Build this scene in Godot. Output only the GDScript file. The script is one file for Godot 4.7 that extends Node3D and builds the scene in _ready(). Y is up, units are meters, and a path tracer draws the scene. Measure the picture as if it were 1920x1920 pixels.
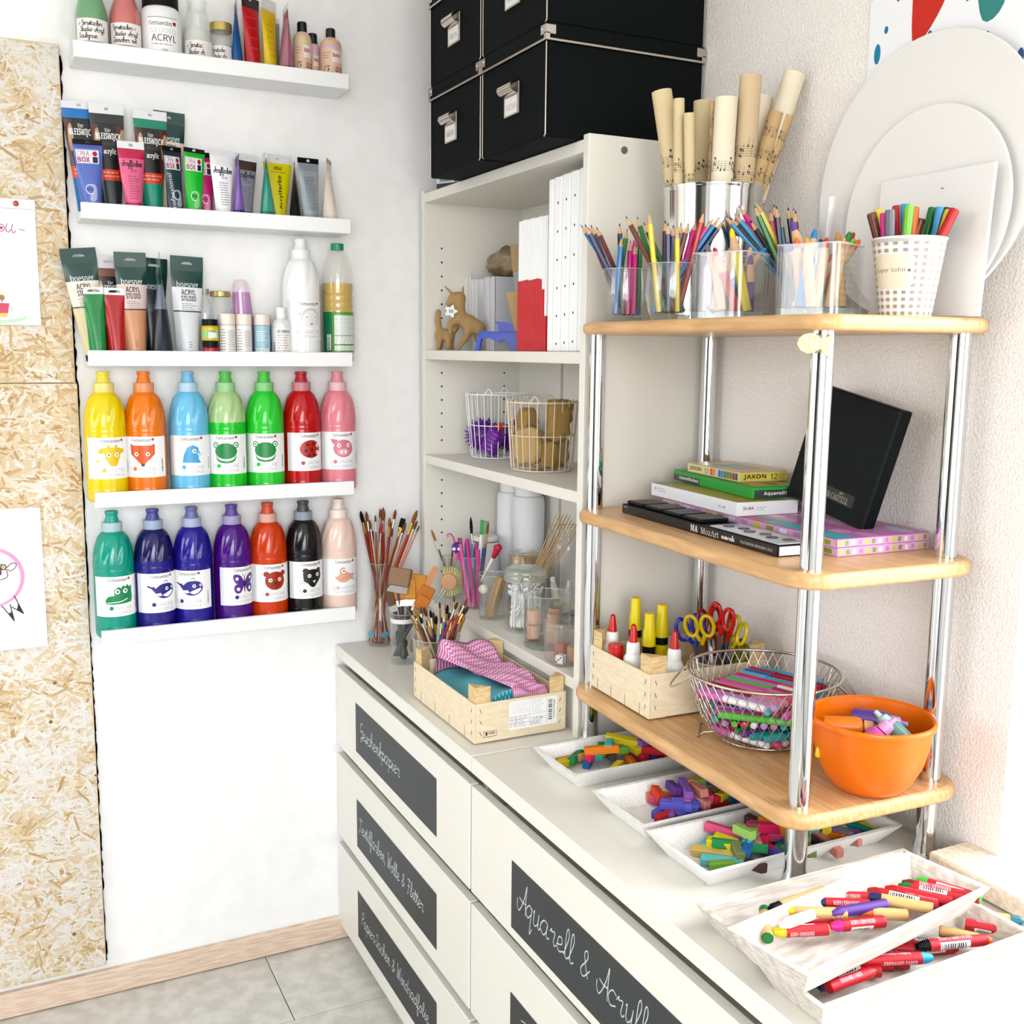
extends Node3D

# ------------------------------------------------------------------ mesh builder
class MB:
	var v := PackedVector3Array()
	var n := PackedVector3Array()
	var uv := PackedVector2Array()
	var ix := PackedInt32Array()
	var xf := Transform3D.IDENTITY
	func vert(p: Vector3, nn: Vector3, u := Vector2.ZERO) -> int:
		v.append(xf * p)
		n.append((xf.basis * nn).normalized())
		uv.append(u)
		return v.size() - 1
	func tri(a: Vector3, b: Vector3, c: Vector3, out := Vector3.ZERO) -> void:
		var nn := (b - a).cross(c - a)
		if out != Vector3.ZERO and nn.dot(out) < 0.0:
			var t := b
			b = c
			c = t
			nn = -nn
		nn = nn.normalized()
		var i := vert(a, nn)
		vert(b, nn)
		vert(c, nn)
		ix.append_array([i, i + 2, i + 1])
	# a b c d run counter-clockwise seen from outside (or are turned towards out); uv rect r maps a to bottom left
	func quad(a: Vector3, b: Vector3, c: Vector3, d: Vector3, out := Vector3.ZERO, r := Rect2()) -> void:
		var nn := (c - a).cross(d - b)
		var us := [Vector2(r.position.x, r.end.y), r.end, Vector2(r.end.x, r.position.y), r.position]
		var flip := out != Vector3.ZERO and nn.dot(out) < 0.0
		if flip:
			nn = -nn
		nn = nn.normalized()
		var i := vert(a, nn, us[0])
		vert(b, nn, us[1])
		vert(c, nn, us[2])
		vert(d, nn, us[3])
		if flip:
			ix.append_array([i, i + 1, i + 2, i, i + 2, i + 3])
		else:
			ix.append_array([i, i + 2, i + 1, i, i + 3, i + 2])
	func box(c: Vector3, s: Vector3, b := 0.0) -> MB:
		var h := s * 0.5
		b = minf(b, minf(h.x, minf(h.y, h.z)) * 0.99)
		for ax in 3:
			var a1 := (ax + 1) % 3
			var a2 := (ax + 2) % 3
			for sg in [-1.0, 1.0]:
				var o := Vector3.ZERO
				o[ax] = sg
				var q := []
				for k in [[-1, -1], [1, -1], [1, 1], [-1, 1]]:
					var p := Vector3.ZERO
					p[ax] = sg * h[ax]
					p[a1] = k[0] * (h[a1] - b)
					p[a2] = k[1] * (h[a2] - b)
					q.append(c + p)
				quad(q[0], q[1], q[2], q[3], o, Rect2(0, 0, 1, 1))
				if b > 0.0:
					for s2 in [-1.0, 1.0]:
						var e := []
						for k in [-1.0, 1.0]:
							var p1 := Vector3.ZERO
							p1[ax] = sg * h[ax]
							p1[a1] = s2 * (h[a1] - b)
							p1[a2] = k * (h[a2] - b)
							var p2 := p1
							p2[ax] = sg * (h[ax] - b)
							p2[a1] = s2 * h[a1]
							e.append([c + p1, c + p2])
						var eo := Vector3.ZERO
						eo[ax] = sg
						eo[a1] = s2
						quad(e[0][0], e[0][1], e[1][1], e[1][0], eo)
		if b > 0.0:
			for x in [-1.0, 1.0]:
				for y in [-1.0, 1.0]:
					for z in [-1.0, 1.0]:
						tri(c + Vector3(x * h.x, y * (h.y - b), z * (h.z - b)), c + Vector3(x * (h.x - b), y * h.y, z * (h.z - b)), c + Vector3(x * (h.x - b), y * (h.y - b), z * h.z), Vector3(x, y, z))
		return self
	# box between two points with a cross section w x h
	func bar(a: Vector3, b: Vector3, w: float, h: float, bev := 0.0, up := Vector3.UP) -> MB:
		var old := xf
		var d := b - a
		if absf(d.normalized().dot(up)) > 0.98:
			up = Vector3.RIGHT
		xf = old * Transform3D(Basis.looking_at(d, up), (a + b) * 0.5)
		box(Vector3.ZERO, Vector3(w, h, d.length()), bev)
		xf = old
		return self
	# rows of points, smooth normals; du x dv points outward when columns run counter-clockwise seen from above and rows run upward
	func grid(rows: Array, closed := true, ur := Rect2(0, 0, 1, 1)) -> MB:
		var nr := rows.size()
		var nc: int = rows[0].size()
		var base := v.size()
		for i in nr:
			for j in nc + (1 if closed else 0):
				var jj := j % nc
				var a: Vector3 = rows[i][(jj + 1) % nc] if closed else rows[i][mini(jj + 1, nc - 1)]
				var b: Vector3 = rows[i][(jj - 1 + nc) % nc] if closed else rows[i][maxi(jj - 1, 0)]
				var c: Vector3 = rows[mini(i + 1, nr - 1)][jj]
				var d: Vector3 = rows[maxi(i - 1, 0)][jj]
				var nn := (a - b).cross(c - d)
				if nn.length_squared() < 1e-18:
					nn = (rows[mini(i + 1, nr - 1)][(jj + 1) % nc] - rows[mini(i + 1, nr - 1)][(jj - 1 + nc) % nc]).cross(c - d)
				if nn.length_squared() < 1e-18:
					nn = (rows[maxi(i - 1, 0)][(jj + 1) % nc] - rows[maxi(i - 1, 0)][(jj - 1 + nc) % nc]).cross(c - d)
				if nn.length_squared() < 1e-18:
					nn = Vector3.UP
				vert(rows[i][jj], nn, Vector2(ur.position.x + ur.size.x * j / float(nc if closed else nc - 1), ur.end.y - ur.size.y * i / float(nr - 1)))
		var w := nc + (1 if closed else 0)
		for i in nr - 1:
			for j in w - 1:
				var q := base + i * w + j
				ix.append_array([q, q + w + 1, q + 1, q, q + w, q + w + 1])
		return self
	# flat lid over a ring of points
	func fan(ring: PackedVector3Array, out: Vector3) -> MB:
		var c := Vector3.ZERO
		for p in ring:
			c += p
		c /= ring.size()
		for j in ring.size():
			tri(c, ring[j], ring[(j + 1) % ring.size()], out)
		return self
	# profile of (radius, height), bottom to top on the outside; corners sharper than 35 degrees stay sharp
	func lathe(prof: Array, segs := 24, at := Vector3.ZERO) -> MB:
		var start := 0
		for i in range(1, prof.size()):
			var cut := i == prof.size() - 1
			if not cut:
				var d1: Vector2 = (prof[i] - prof[i - 1]).normalized()
				var d2: Vector2 = (prof[i + 1] - prof[i]).normalized()
				cut = d1.dot(d2) < 0.8
			if cut:
				var rows := []
				for k in range(start, i + 1):
					rows.append(ring(prof[k].x, prof[k].y, segs, at))
				grid(rows)
				start = i
		return self
	func ring(r: float, y: float, segs: int, at := Vector3.ZERO, rz := -1.0) -> PackedVector3Array:
		var o := PackedVector3Array()
		for j in segs:
			var t := -TAU * j / segs
			o.append(at + Vector3(cos(t) * r, y, sin(t) * (r if rz < 0.0 else rz)))
		return o
	# tube through points; r is a number or one radius per point
	func tube(pts: Array, r, sides := 8, closed := false) -> MB:
		var rows := []
		var side := Vector3.ZERO
		for i in pts.size():
			var a: Vector3 = pts[i - 1] if i > 0 else (pts[pts.size() - 1] if closed else pts[0])
			var b: Vector3 = pts[i + 1] if i < pts.size() - 1 else (pts[0] if closed else pts[i])
			var d := (b - a).normalized()
			if side == Vector3.ZERO:
				side = d.cross(Vector3.UP if absf(d.y) < 0.9 else Vector3.RIGHT).normalized()
			side = (side - d * side.dot(d)).normalized()
			var up := d.cross(side)
			var rr: float = r[i] if r is Array else r
			var row := PackedVector3Array()
			for j in sides:
				var t := TAU * j / sides
				row.append(pts[i] + (side * cos(t) + up * sin(t)) * rr)
			rows.append(row)
		if closed:
			rows.append(rows[0])
		grid(rows)
		if not closed:
			fan(rows[0], pts[0] - pts[1])
			fan(rows[rows.size() - 1], pts[pts.size() - 1] - pts[pts.size() - 2])
		return self
	# polygon in the xy plane drawn out from z0 to z1
	func prism(poly: PackedVector2Array, z0: float, z1: float, smooth := false, ur := Rect2()) -> MB:
		if Geometry2D.is_polygon_clockwise(poly):
			poly.reverse()
		var t := Geometry2D.triangulate_polygon(poly)
		var lo := poly[0]
		var hi := poly[0]
		for p in poly:
			lo = lo.min(p)
			hi = hi.max(p)
		for zz in [z0, z1]:
			var o := Vector3(0, 0, zz - (z0 + z1) * 0.5)
			for k in range(0, t.size(), 3):
				tri(Vector3(poly[t[k]].x, poly[t[k]].y, zz), Vector3(poly[t[k + 1]].x, poly[t[k + 1]].y, zz), Vector3(poly[t[k + 2]].x, poly[t[k + 2]].y, zz), o)
				for m in 3:
					var p: Vector2 = poly[t[k + m]]
					# tri may have swapped the last two, so look the vertex up again
					var q: Vector3 = xf.affine_inverse() * v[v.size() - 3 + m]
					p = Vector2(q.x, q.y)
					uv[v.size() - 3 + m] = ur.position + Vector2((p.x - lo.x) / maxf(hi.x - lo.x, 1e-6) * ur.size.x, (hi.y - p.y) / maxf(hi.y - lo.y, 1e-6) * ur.size.y)
		if smooth:
			var r0 := PackedVector3Array()
			var r1 := PackedVector3Array()
			for p in poly:
				r0.append(Vector3(p.x, p.y, z0))
				r1.append(Vector3(p.x, p.y, z1))
			grid([r0, r1])
		else:
			for i in poly.size():
				var a := poly[i]
				var b := poly[(i + 1) % poly.size()]
				var d := b - a
				quad(Vector3(a.x, a.y, z0), Vector3(b.x, b.y, z0), Vector3(b.x, b.y, z1), Vector3(a.x, a.y, z1), Vector3(d.y, -d.x, 0))
		return self
	func done() -> ArrayMesh:
		var m := ArrayMesh.new()
		var a := []
		a.resize(Mesh.ARRAY_MAX)
		a[Mesh.ARRAY_VERTEX] = v
		a[Mesh.ARRAY_NORMAL] = n
		a[Mesh.ARRAY_TEX_UV] = uv
		a[Mesh.ARRAY_INDEX] = ix
		m.add_surface_from_arrays(Mesh.PRIMITIVE_TRIANGLES, a)
		return m

# ------------------------------------------------------------------ flat print: labels, lettering, drawings on paper
# photo colour to surface colour: bright daylight lifts strong colours in the picture
class Tone:
	static func of(c: Color) -> Color:
		var l := c.srgb_to_linear()
		var hi := maxf(l.r, maxf(l.g, l.b))
		var lo := minf(l.r, minf(l.g, l.b))
		var s := (hi - lo) / maxf(hi, 0.001)
		var k := lerpf(0.9, 0.74, smoothstep(0.08, 0.6, s))
		if hi < 0.12:
			k = minf(k, 0.6)
		var y := l.r * 0.3 + l.g * 0.59 + l.b * 0.11
		var o := Color(maxf(0.0, lerpf(y, l.r, 1.08)), maxf(0.0, lerpf(y, l.g, 1.08)), maxf(0.0, lerpf(y, l.b, 1.08))) * k
		o.a = c.a
		return o.linear_to_srgb()

class Canvas:
	var im: Image
	var toned := true
	var size := 2048
	var px := 0
	var py := 0
	var rowh := 0
	var c := Rect2i()
	func _init(s := 2048, bg := Color.WHITE) -> void:
		size = s
		im = Image.create(s, s, false, Image.FORMAT_RGBA8)
		im.fill(Tone.of(bg))
		c = Rect2i(0, 0, s, s)
	var last := Color(0, 0, 0, 0)
	var last_toned := Color.BLACK
	func paint(col: Color) -> Color:
		if not toned:
			return col
		if col != last:
			last = col
			last_toned = Tone.of(col)
		return last_toned
	func cell(w: int, h: int, bg: Color) -> Rect2:
		if px + w + 2 > size:
			px = 0
			py += rowh
			rowh = 0
		assert(py + h + 2 <= size, "atlas full")
		im.fill_rect(Rect2i(px, py, w + 2, h + 2), paint(bg))
		c = Rect2i(px + 1, py + 1, w, h)
		px += w + 2
		rowh = maxi(rowh, h + 2)
		return Rect2(Vector2(c.position) / size, Vector2(c.size) / size)
	func span(x0: float, x1: float, y: int, col: Color) -> void:
		if y < 0 or y >= c.size.y:
			return
		var a := clampi(roundi(x0), 0, c.size.x)
		var b := clampi(roundi(x1), 0, c.size.x)
		if b > a:
			im.fill_rect(Rect2i(c.position.x + a, c.position.y + y, b - a, 1), paint(col))
	func rect(x: float, y: float, w: float, h: float, col: Color) -> void:
		for k in range(roundi(y), roundi(y + h)):
			span(x, x + w, k, col)
	func poly(pts: Array, col: Color) -> void:
		var lo := 1e9
		var hi := -1e9
		for p in pts:
			lo = minf(lo, p.y)
			hi = maxf(hi, p.y)
		for y in range(maxi(0, floori(lo)), mini(c.size.y, ceili(hi) + 1)):
			var xs := []
			for i in pts.size():
				var a: Vector2 = pts[i]
				var b: Vector2 = pts[(i + 1) % pts.size()]
				if (a.y <= y + 0.5) != (b.y <= y + 0.5):
					xs.append(a.x + (y + 0.5 - a.y) / (b.y - a.y) * (b.x - a.x))
			xs.sort()
			for i in range(0, xs.size() - 1, 2):
				span(xs[i], maxf(xs[i + 1], xs[i] + 0.6), y, col)
	func ell(x: float, y: float, rx: float, ry: float, col: Color, rot := 0.0) -> void:
		var pts := []
		for k in 28:
			pts.append(Vector2(x, y) + Vector2(cos(TAU * k / 28) * rx, sin(TAU * k / 28) * ry).rotated(rot))
		poly(pts, col)
	func line(pts: Array, w: float, col: Color) -> void:
		for i in pts.size() - 1:
			var a: Vector2 = pts[i]
			var b: Vector2 = pts[i + 1]
			var d := (b - a)
			if d.length() < 0.01:
				continue
			var s := d.normalized().orthogonal() * w * 0.5
			var e := d.normalized() * w * 0.25
			poly([a - e + s, b + e + s, b + e - s, a - e - s], col)
	# the outlines of a line of type, fitted into the box x y w h (w 0 keeps the proportions); turned: reads upward
	func text(s: String, x: float, y: float, w: float, h: float, col: Color, face := "Droid Sans", bold := false, turned := false) -> void:
		var tm := TextMesh.new()
		var f := SystemFont.new()
		f.font_names = PackedStringArray([face])
		if bold:
			f.font_weight = 700
		tm.font = f
		tm.text = s
		tm.font_size = 48
		tm.pixel_size = 1.0
		tm.depth = 0.0
		tm.curve_step = 4.0
		if tm.get_surface_count() == 0:
			return
		var arr := tm.surface_get_arrays(0)
		var vs: PackedVector3Array = arr[Mesh.ARRAY_VERTEX]
		var id: PackedInt32Array = arr[Mesh.ARRAY_INDEX] if arr[Mesh.ARRAY_INDEX] != null else PackedInt32Array()
		if id.is_empty():
			id = PackedInt32Array(range(vs.size()))
		var bb := tm.get_aabb()
		var sx := (h if turned else w) / bb.size.x
		var sy := (w if turned else h) / bb.size.y
		if (h if turned else w) == 0.0:
			sx = sy
		for k in range(0, id.size(), 3):
			var q := []
			for m in 3:
				var p := vs[id[k + m]]
				var u := Vector2((p.x - bb.position.x) * sx, (bb.end.y - p.y) * sy)
				q.append(Vector2(x + u.y, y + (h - u.x)) if turned else Vector2(x + u.x, y + u.y))
			poly(q, col)
	# rows of fine print
	func lines(x: float, y: float, w: float, n: int, step: float, h: float, col: Color, rng: RandomNumberGenerator) -> void:
		for k in n:
			var a := x
			var end := x + w * rng.randf_range(0.7, 1.0)
			while a < end:
				var l := rng.randf_range(0.06, 0.2) * w
				rect(a, y + k * step, minf(l, end - a), h, col)
				a += l + 0.05 * w
	func barcode(x: float, y: float, w: float, h: float, rng: RandomNumberGenerator, across := false) -> void:
		var a := 0.0
		var full := h if across else w
		while a < full:
			var t := full * rng.randf_range(0.02, 0.06)
			if across:
				rect(x, y + a, w, maxf(1, t), Color(0.08, 0.08, 0.08))
			else:
				rect(x + a, y, maxf(1, t), h, Color(0.08, 0.08, 0.08))
			a += t + full * rng.randf_range(0.025, 0.06)
	# handwriting: single strokes, x-height xh, starting at x on the baseline y
	func hand(s: String, x: float, y: float, xh: float, w: float, col: Color, squeeze := 1.0, slant := 0.15) -> float:
		for ch in s:
			if ch == " ":
				x += xh * 0.7 * squeeze
				continue
			var g: String = HAND.get(ch, HAND["n"])
			var adv := 0.0
			for st in g.split("/"):
				var pts := []
				for pr in st.split(" "):
					var q := pr.split(",")
					var u := Vector2(float(q[0]), float(q[1]))
					adv = maxf(adv, u.x)
					pts.append(Vector2(x + (u.x + u.y * slant) * xh * squeeze, y - u.y * xh))
				line(smooth(pts), w, col)
			x += adv * xh * squeeze + xh * 0.02
		return x
	func smooth(p: Array) -> Array:
		if p.size() < 3:
			return p
		var o := []
		for i in p.size() - 1:
			var a: Vector2 = p[maxi(i - 1, 0)]
			var b: Vector2 = p[i]
			var d: Vector2 = p[i + 1]
			var e: Vector2 = p[mini(i + 2, p.size() - 1)]
			for k in 4:
				o.append(b.cubic_interpolate(d, a, e, k / 4.0))
		o.append(p[p.size() - 1])
		return o
	const HAND := {
		"a": "0.1,0.1 0,0.5 0.3,1 0.7,0.95 0.65,0.4 0.4,0 0.1,0.15/0.7,0.95 0.68,0.2 0.85,0 1,0.15",
		"b": "0,0.1 0.35,1.4 0.3,2 0.1,1.9 0.1,0.1 0.4,0 0.6,0.5 0.45,0.9 0.8,0.8", "c": "0.65,0.85 0.3,1 0,0.5 0.25,0 0.7,0.2",
		"d": "0.6,0.8 0.3,1 0,0.5 0.25,0 0.6,0.4/0.75,2 0.65,0.3 0.8,0 0.95,0.15", "e": "0,0.35 0.5,0.6 0.45,1 0.15,0.9 0.1,0.25 0.35,0 0.75,0.25",
		"f": "0,0.1 0.4,1.4 0.35,2 0.15,1.8 0.15,-0.9 0.35,-0.7 0.2,0.1 0.6,0.2", "h": "0,0.1 0.35,1.5 0.25,2 0.1,1.7 0.1,0 0.2,0.7 0.45,1 0.6,0.8 0.6,0.1 0.8,0.1",
		"i": "0,0.2 0.25,1 0.25,0.2 0.4,0 0.55,0.2/0.35,1.4 0.38,1.5", "k": "0,0.1 0.35,1.5 0.25,2 0.1,1.7 0.1,0 0.15,0.5 0.5,0.95 0.45,0.6 0.2,0.5 0.5,0 0.7,0.15",
		"l": "0,0.1 0.35,1.4 0.25,2 0.1,1.7 0.12,0.3 0.3,0 0.5,0.2", "m": "0,0.8 0.15,1 0.15,0 0.3,0.8 0.5,1 0.5,0 0.65,0.8 0.85,1 0.85,0.15 1,0 1.1,0.15",
		"n": "0,0.8 0.15,1 0.15,0 0.3,0.8 0.5,1 0.6,0.7 0.6,0.15 0.75,0 0.85,0.15", "o": "0.3,1 0,0.5 0.25,0 0.6,0.4 0.45,0.95 0.3,0.9 0.8,0.8",
		"p": "0,0.8 0.2,1 0.15,-0.9/0.17,0.6 0.45,1 0.75,0.6 0.5,0.05 0.2,0.2 0.8,0.1", "q": "0.6,0.8 0.3,1 0,0.5 0.25,0.05 0.6,0.5/0.62,1 0.6,-0.9 0.8,-0.5",
		"r": "0,0.7 0.15,1 0.18,0.8 0.5,0.9 0.45,0.2 0.6,0 0.75,0.2", "s": "0,0.2 0.4,1 0.45,0.4 0.2,0 0.05,0.15 0.6,0.15", "t": "0,0.2 0.25,1.6 0.2,0.3 0.35,0 0.55,0.2/0,1.1 0.5,1.15",
		"u": "0,0.8 0.1,1 0.1,0.2 0.3,0 0.55,0.3 0.6,1 0.6,0.2 0.75,0 0.85,0.2", "w": "0,0.9 0.1,1 0.15,0.1 0.4,0.1 0.45,0.8 0.5,0.1 0.8,0.2 0.8,1 0.95,0.85",
		"x": "0,0.9 0.2,0.9 0.4,0.1 0.65,0.1/0.6,1 0,0", "y": "0,0.9 0.1,1 0.1,0.3 0.3,0 0.55,0.4 0.6,1 0.5,-0.8 0.2,-0.9 0.1,-0.5 0.8,0.2", "z": "0,0.9 0.55,0.95 0,0.05 0.6,0.05", "g": "0.6,0.8 0.3,1 0,0.5 0.25,0.05 0.6,0.5/0.62,1 0.55,-0.8 0.2,-0.9 0.1,-0.5 0.8,0.2",
		"A": "0,0.7 0.05,0.2 0.35,0 0.75,1.1 0.9,2.1 0.95,0.9 1.05,0/0.2,0.9 0.6,0.75 1.0,0.8", "G": "0.6,1.9 0.3,2.1 0,1.6 0.1,1 0.45,0.9 0.7,1.2 0.65,-0.2 0.4,-0.5 0.35,0 0.9,0.2", "T": "0,1.8 0.4,2 1,1.9/0.5,2 0.45,0.1 0.2,0 0.1,0.3",
		"W": "0,1.9 0.15,2 0.25,0 0.6,1.6 0.7,0 1.1,1.9 1.2,2", "F": "0,1.8 0.4,2 1,1.9/0.5,2 0.4,0.1 0.15,0/0.2,1 0.7,1.05", "P": "0.2,0 0.3,1.9 0.7,2 0.9,1.6 0.6,1.1 0.3,1.1", "S": "0.7,1.7 0.4,2 0.15,1.6 0.6,0.7 0.4,0 0,0.3", "Z": "0.1,1.8 0.7,1.9 0.5,1 0.1,0 0.7,0.1", "L": "0,1.6 0.4,2 0.3,1 0.1,0.1 0.3,0.1 0.7,0.1",
		"&": "0.7,0.1 0.2,1.4 0.4,1.8 0.5,1.3 0,0.4 0.3,0 0.8,0.7", ",": "0.1,0 0,-0.35", "-": "0,0.5 0.5,0.55", ".": "0.1,0 0.15,0.05", "\"": "0,1.9 0,1.5/0.25,1.9 0.25,1.5", "*": "0,0.4 0.3,0.8/0,0.8 0.3,0.4", "=": "0,0.7 0.5,0.7/0,0.3 0.5,0.3"}

# ------------------------------------------------------------------ things and parts
var taken := {}
var mats := {}
var art: Array[Canvas] = []
var art_mat: Array[StandardMaterial3D] = []
var rng := RandomNumberGenerator.new()

func V(x: float, y: float, z: float) -> Vector3:
	return Vector3(x, y, z)

func numbered(s: String) -> String:
	var k: int = taken.get(s, 0)
	taken[s] = k + 1
	return s if k == 0 else "%s_%03d" % [s, k]

func thing(called: String, label: String, category: String, at := Vector3.ZERO, turn := 0.0, group := "") -> Node3D:
	var o := Node3D.new()
	o.name = numbered(called)
	add_child(o)
	o.position = at
	o.rotation.y = turn
	tag(o, label, category, group)
	return o

func tag(o: Node3D, label: String, category: String, group := "") -> void:
	o.set_meta("label", label)
	o.set_meta("category", category)
	if group:
		o.set_meta("group", group)

func part(parent: Node, called: String, mesh: Mesh, m: Material, at := Vector3.ZERO, basis := Basis.IDENTITY) -> MeshInstance3D:
	var o := MeshInstance3D.new()
	o.name = called
	o.mesh = mesh
	o.material_override = m
	o.transform = Transform3D(basis, at)
	parent.add_child(o, true)
	return o

func solo(called: String, label: String, category: String, mesh: Mesh, m: Material, at := Vector3.ZERO, basis := Basis.IDENTITY, group := "") -> MeshInstance3D:
	var o := MeshInstance3D.new()
	o.name = numbered(called)
	o.mesh = mesh
	o.material_override = m
	o.transform = Transform3D(basis, at)
	add_child(o)
	tag(o, label, category, group)
	return o

func struct(called: String, mesh: Mesh, m: Material, at := Vector3.ZERO) -> MeshInstance3D:
	var o := MeshInstance3D.new()
	o.name = called
	o.mesh = mesh
	o.material_override = m
	o.position = at
	o.set_meta("kind", "structure")
	add_child(o)
	return o

func mat(c, rough := 0.6, metal := 0.0, coat := 0.0) -> StandardMaterial3D:
	var col: Color = Color(c) if c is String else c
	var key := "%s|%.2f|%.2f|%.2f" % [col.to_html(), rough, metal, coat]
	if not mats.has(key):
		var m := StandardMaterial3D.new()
		m.albedo_color = col if metal > 0.5 else Tone.of(col)
		m.roughness = rough
		m.metallic = metal
		if maxf(col.r, maxf(col.g, col.b)) < 0.16 and rough > 0.3 and metal < 0.5:
			m.metallic_specular = 0.25
		if coat > 0.0:
			m.clearcoat_enabled = true
			m.clearcoat = coat
			m.clearcoat_roughness = 0.08
		mats[key] = m
	return mats[key]

func glass(c: Color, alpha := 0.12, rough := 0.02) -> StandardMaterial3D:
	var key := "glass%s%.2f%.2f" % [c.to_html(), alpha, rough]
	if not mats.has(key):
		var m := StandardMaterial3D.new()
		m.albedo_color = Color(c.r, c.g, c.b, alpha)
		m.transparency = BaseMaterial3D.TRANSPARENCY_ALPHA
		m.roughness = rough
		m.metallic_specular = 0.6
		mats[key] = m
	return mats[key]

func noise_mat(c1: Color, c2: Color, scale: Vector3, freq: float, rough := 0.6, bump := 0.0, oct := 4) -> StandardMaterial3D:
	var m := StandardMaterial3D.new()
	var f := FastNoiseLite.new()
	f.noise_type = FastNoiseLite.TYPE_SIMPLEX_SMOOTH
	f.frequency = freq
	f.fractal_octaves = oct
	f.seed = 7
	var t := NoiseTexture2D.new()
	t.width = 512
	t.height = 512
	t.seamless = true
	t.noise = f
	var g := Gradient.new()
	g.colors = PackedColorArray([c1, c2])
	g.offsets = PackedFloat32Array([0.25, 0.75])
	t.color_ramp = g
	m.albedo_texture = t
	m.uv1_triplanar = true
	m.uv1_world_triplanar = false
	m.uv1_scale = scale
	m.roughness = rough
	if bump > 0.0:
		var b := NoiseTexture2D.new()
		b.width = 512
		b.height = 512
		b.seamless = true
		b.noise = f
		b.as_normal_map = true
		b.bump_strength = bump
		m.normal_enabled = true
		m.normal_texture = b
	return m

func mb() -> MB:
	return MB.new()

func boxm(c: Vector3, s: Vector3, b := 0.0) -> ArrayMesh:
	return MB.new().box(c, s, b).done()

func p2(a: Array) -> PackedVector2Array:
	var o := PackedVector2Array()
	for k in range(0, a.size(), 2):
		o.append(Vector2(a[k], a[k + 1]))
	return o

func v2(a: Array) -> Array:
	var o := []
	for k in range(0, a.size(), 2):
		o.append(Vector2(a[k], a[k + 1]))
	return o

# curved label on an upright cylinder: centred on angle ang (0 faces +x, PI/2 faces +z), half-width half
func curved(r: float, y0: float, y1: float, ang: float, half: float, ur: Rect2, r1 := -1.0) -> ArrayMesh:
	var b := MB.new()
	var rows := []
	for i in 3:
		var row := PackedVector3Array()
		var rr := r if r1 < 0.0 else lerpf(r, r1, i / 2.0)
		for j in 13:
			var t := ang + half - 2.0 * half * j / 12.0
			row.append(Vector3(cos(t) * rr, lerpf(y0, y1, i / 2.0), sin(t) * rr))
		rows.append(row)
	b.grid(rows, false, ur)
	return b.done()

# ------------------------------------------------------------------ the scene
const DESK := 0.756
const CREAM := Color(0.905, 0.893, 0.855)

func _ready() -> void:
	rng.seed = 11
	# camera: a phone held at chest height, looking into the corner
	var cam := Camera3D.new()
	cam.fov = 51.175
	cam.near = 0.02
	cam.transform = Transform3D(Basis(V(0.442851, 0.009819, -0.896541), V(-0.13774, 0.988815, -0.057208), V(0.885952, 0.148824, 0.439251)), V(2.41866, 1.45478, 1.19947))
	add_child(cam)
	cam.current = true
	# overcast daylight, one window in the right wall beside the drawers and one behind the viewer
	var sky_mat := ProceduralSkyMaterial.new()
	sky_mat.sky_top_color = Color(0.86, 0.91, 0.98)
	sky_mat.sky_horizon_color = Color(0.97, 0.98, 1.0)
	sky_mat.ground_bottom_color = Color(0.45, 0.46, 0.44)
	sky_mat.ground_horizon_color = Color(0.72, 0.73, 0.72)
	sky_mat.sky_energy_multiplier = 2.0
	sky_mat.ground_energy_multiplier = 1.2
	var sky := Sky.new()
	sky.sky_material = sky_mat
	var env := Environment.new()
	env.background_mode = Environment.BG_SKY
	env.sky = sky
	env.tonemap_mode = Environment.TONE_MAPPER_LINEAR
	env.tonemap_exposure = 1.35
	env.sdfgi_enabled = true
	env.ssao_enabled = true
	env.ssil_enabled = true
	var we := WorldEnvironment.new()
	we.environment = env
	add_child(we)
	daylight("daylight_side_window", V(2.25, 1.55, -0.24), PI, Vector2(1.44, 1.44), 2.9)
	daylight("daylight_rear_window", V(3.86, 1.55, 1.7), PI / 2, Vector2(1.9, 1.4), 4.2)
	daylight("daylight_garden_window", V(0.95, 1.55, 3.36), 0.0, Vector2(1.3, 1.4), 0.75)

	room()
	ledges()
	furniture()
	g_paint_bottles()
	g_paint_tubes()
	g_strand_board()
	g_storage_boxes()
	g_bookcase_top_shelf()
	g_bookcase_baskets()
	g_bookcase_lower()
	g_desk_brushes()
	g_rack_top()
	g_rack_middle()
	g_rack_lower()
	g_trays()

func daylight(called: String, at: Vector3, turn: float, size: Vector2, energy: float) -> void:
	var l := AreaLight3D.new()
	l.name = called
	l.area_size = size
	l.light_energy = energy
	l.light_color = Color(1.0, 0.995, 0.985)
	l.area_range = 12.0
	l.area_attenuation = 2.0
	l.shadow_enabled = true
	l.position = at
	l.rotation.y = turn
	add_child(l)

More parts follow.
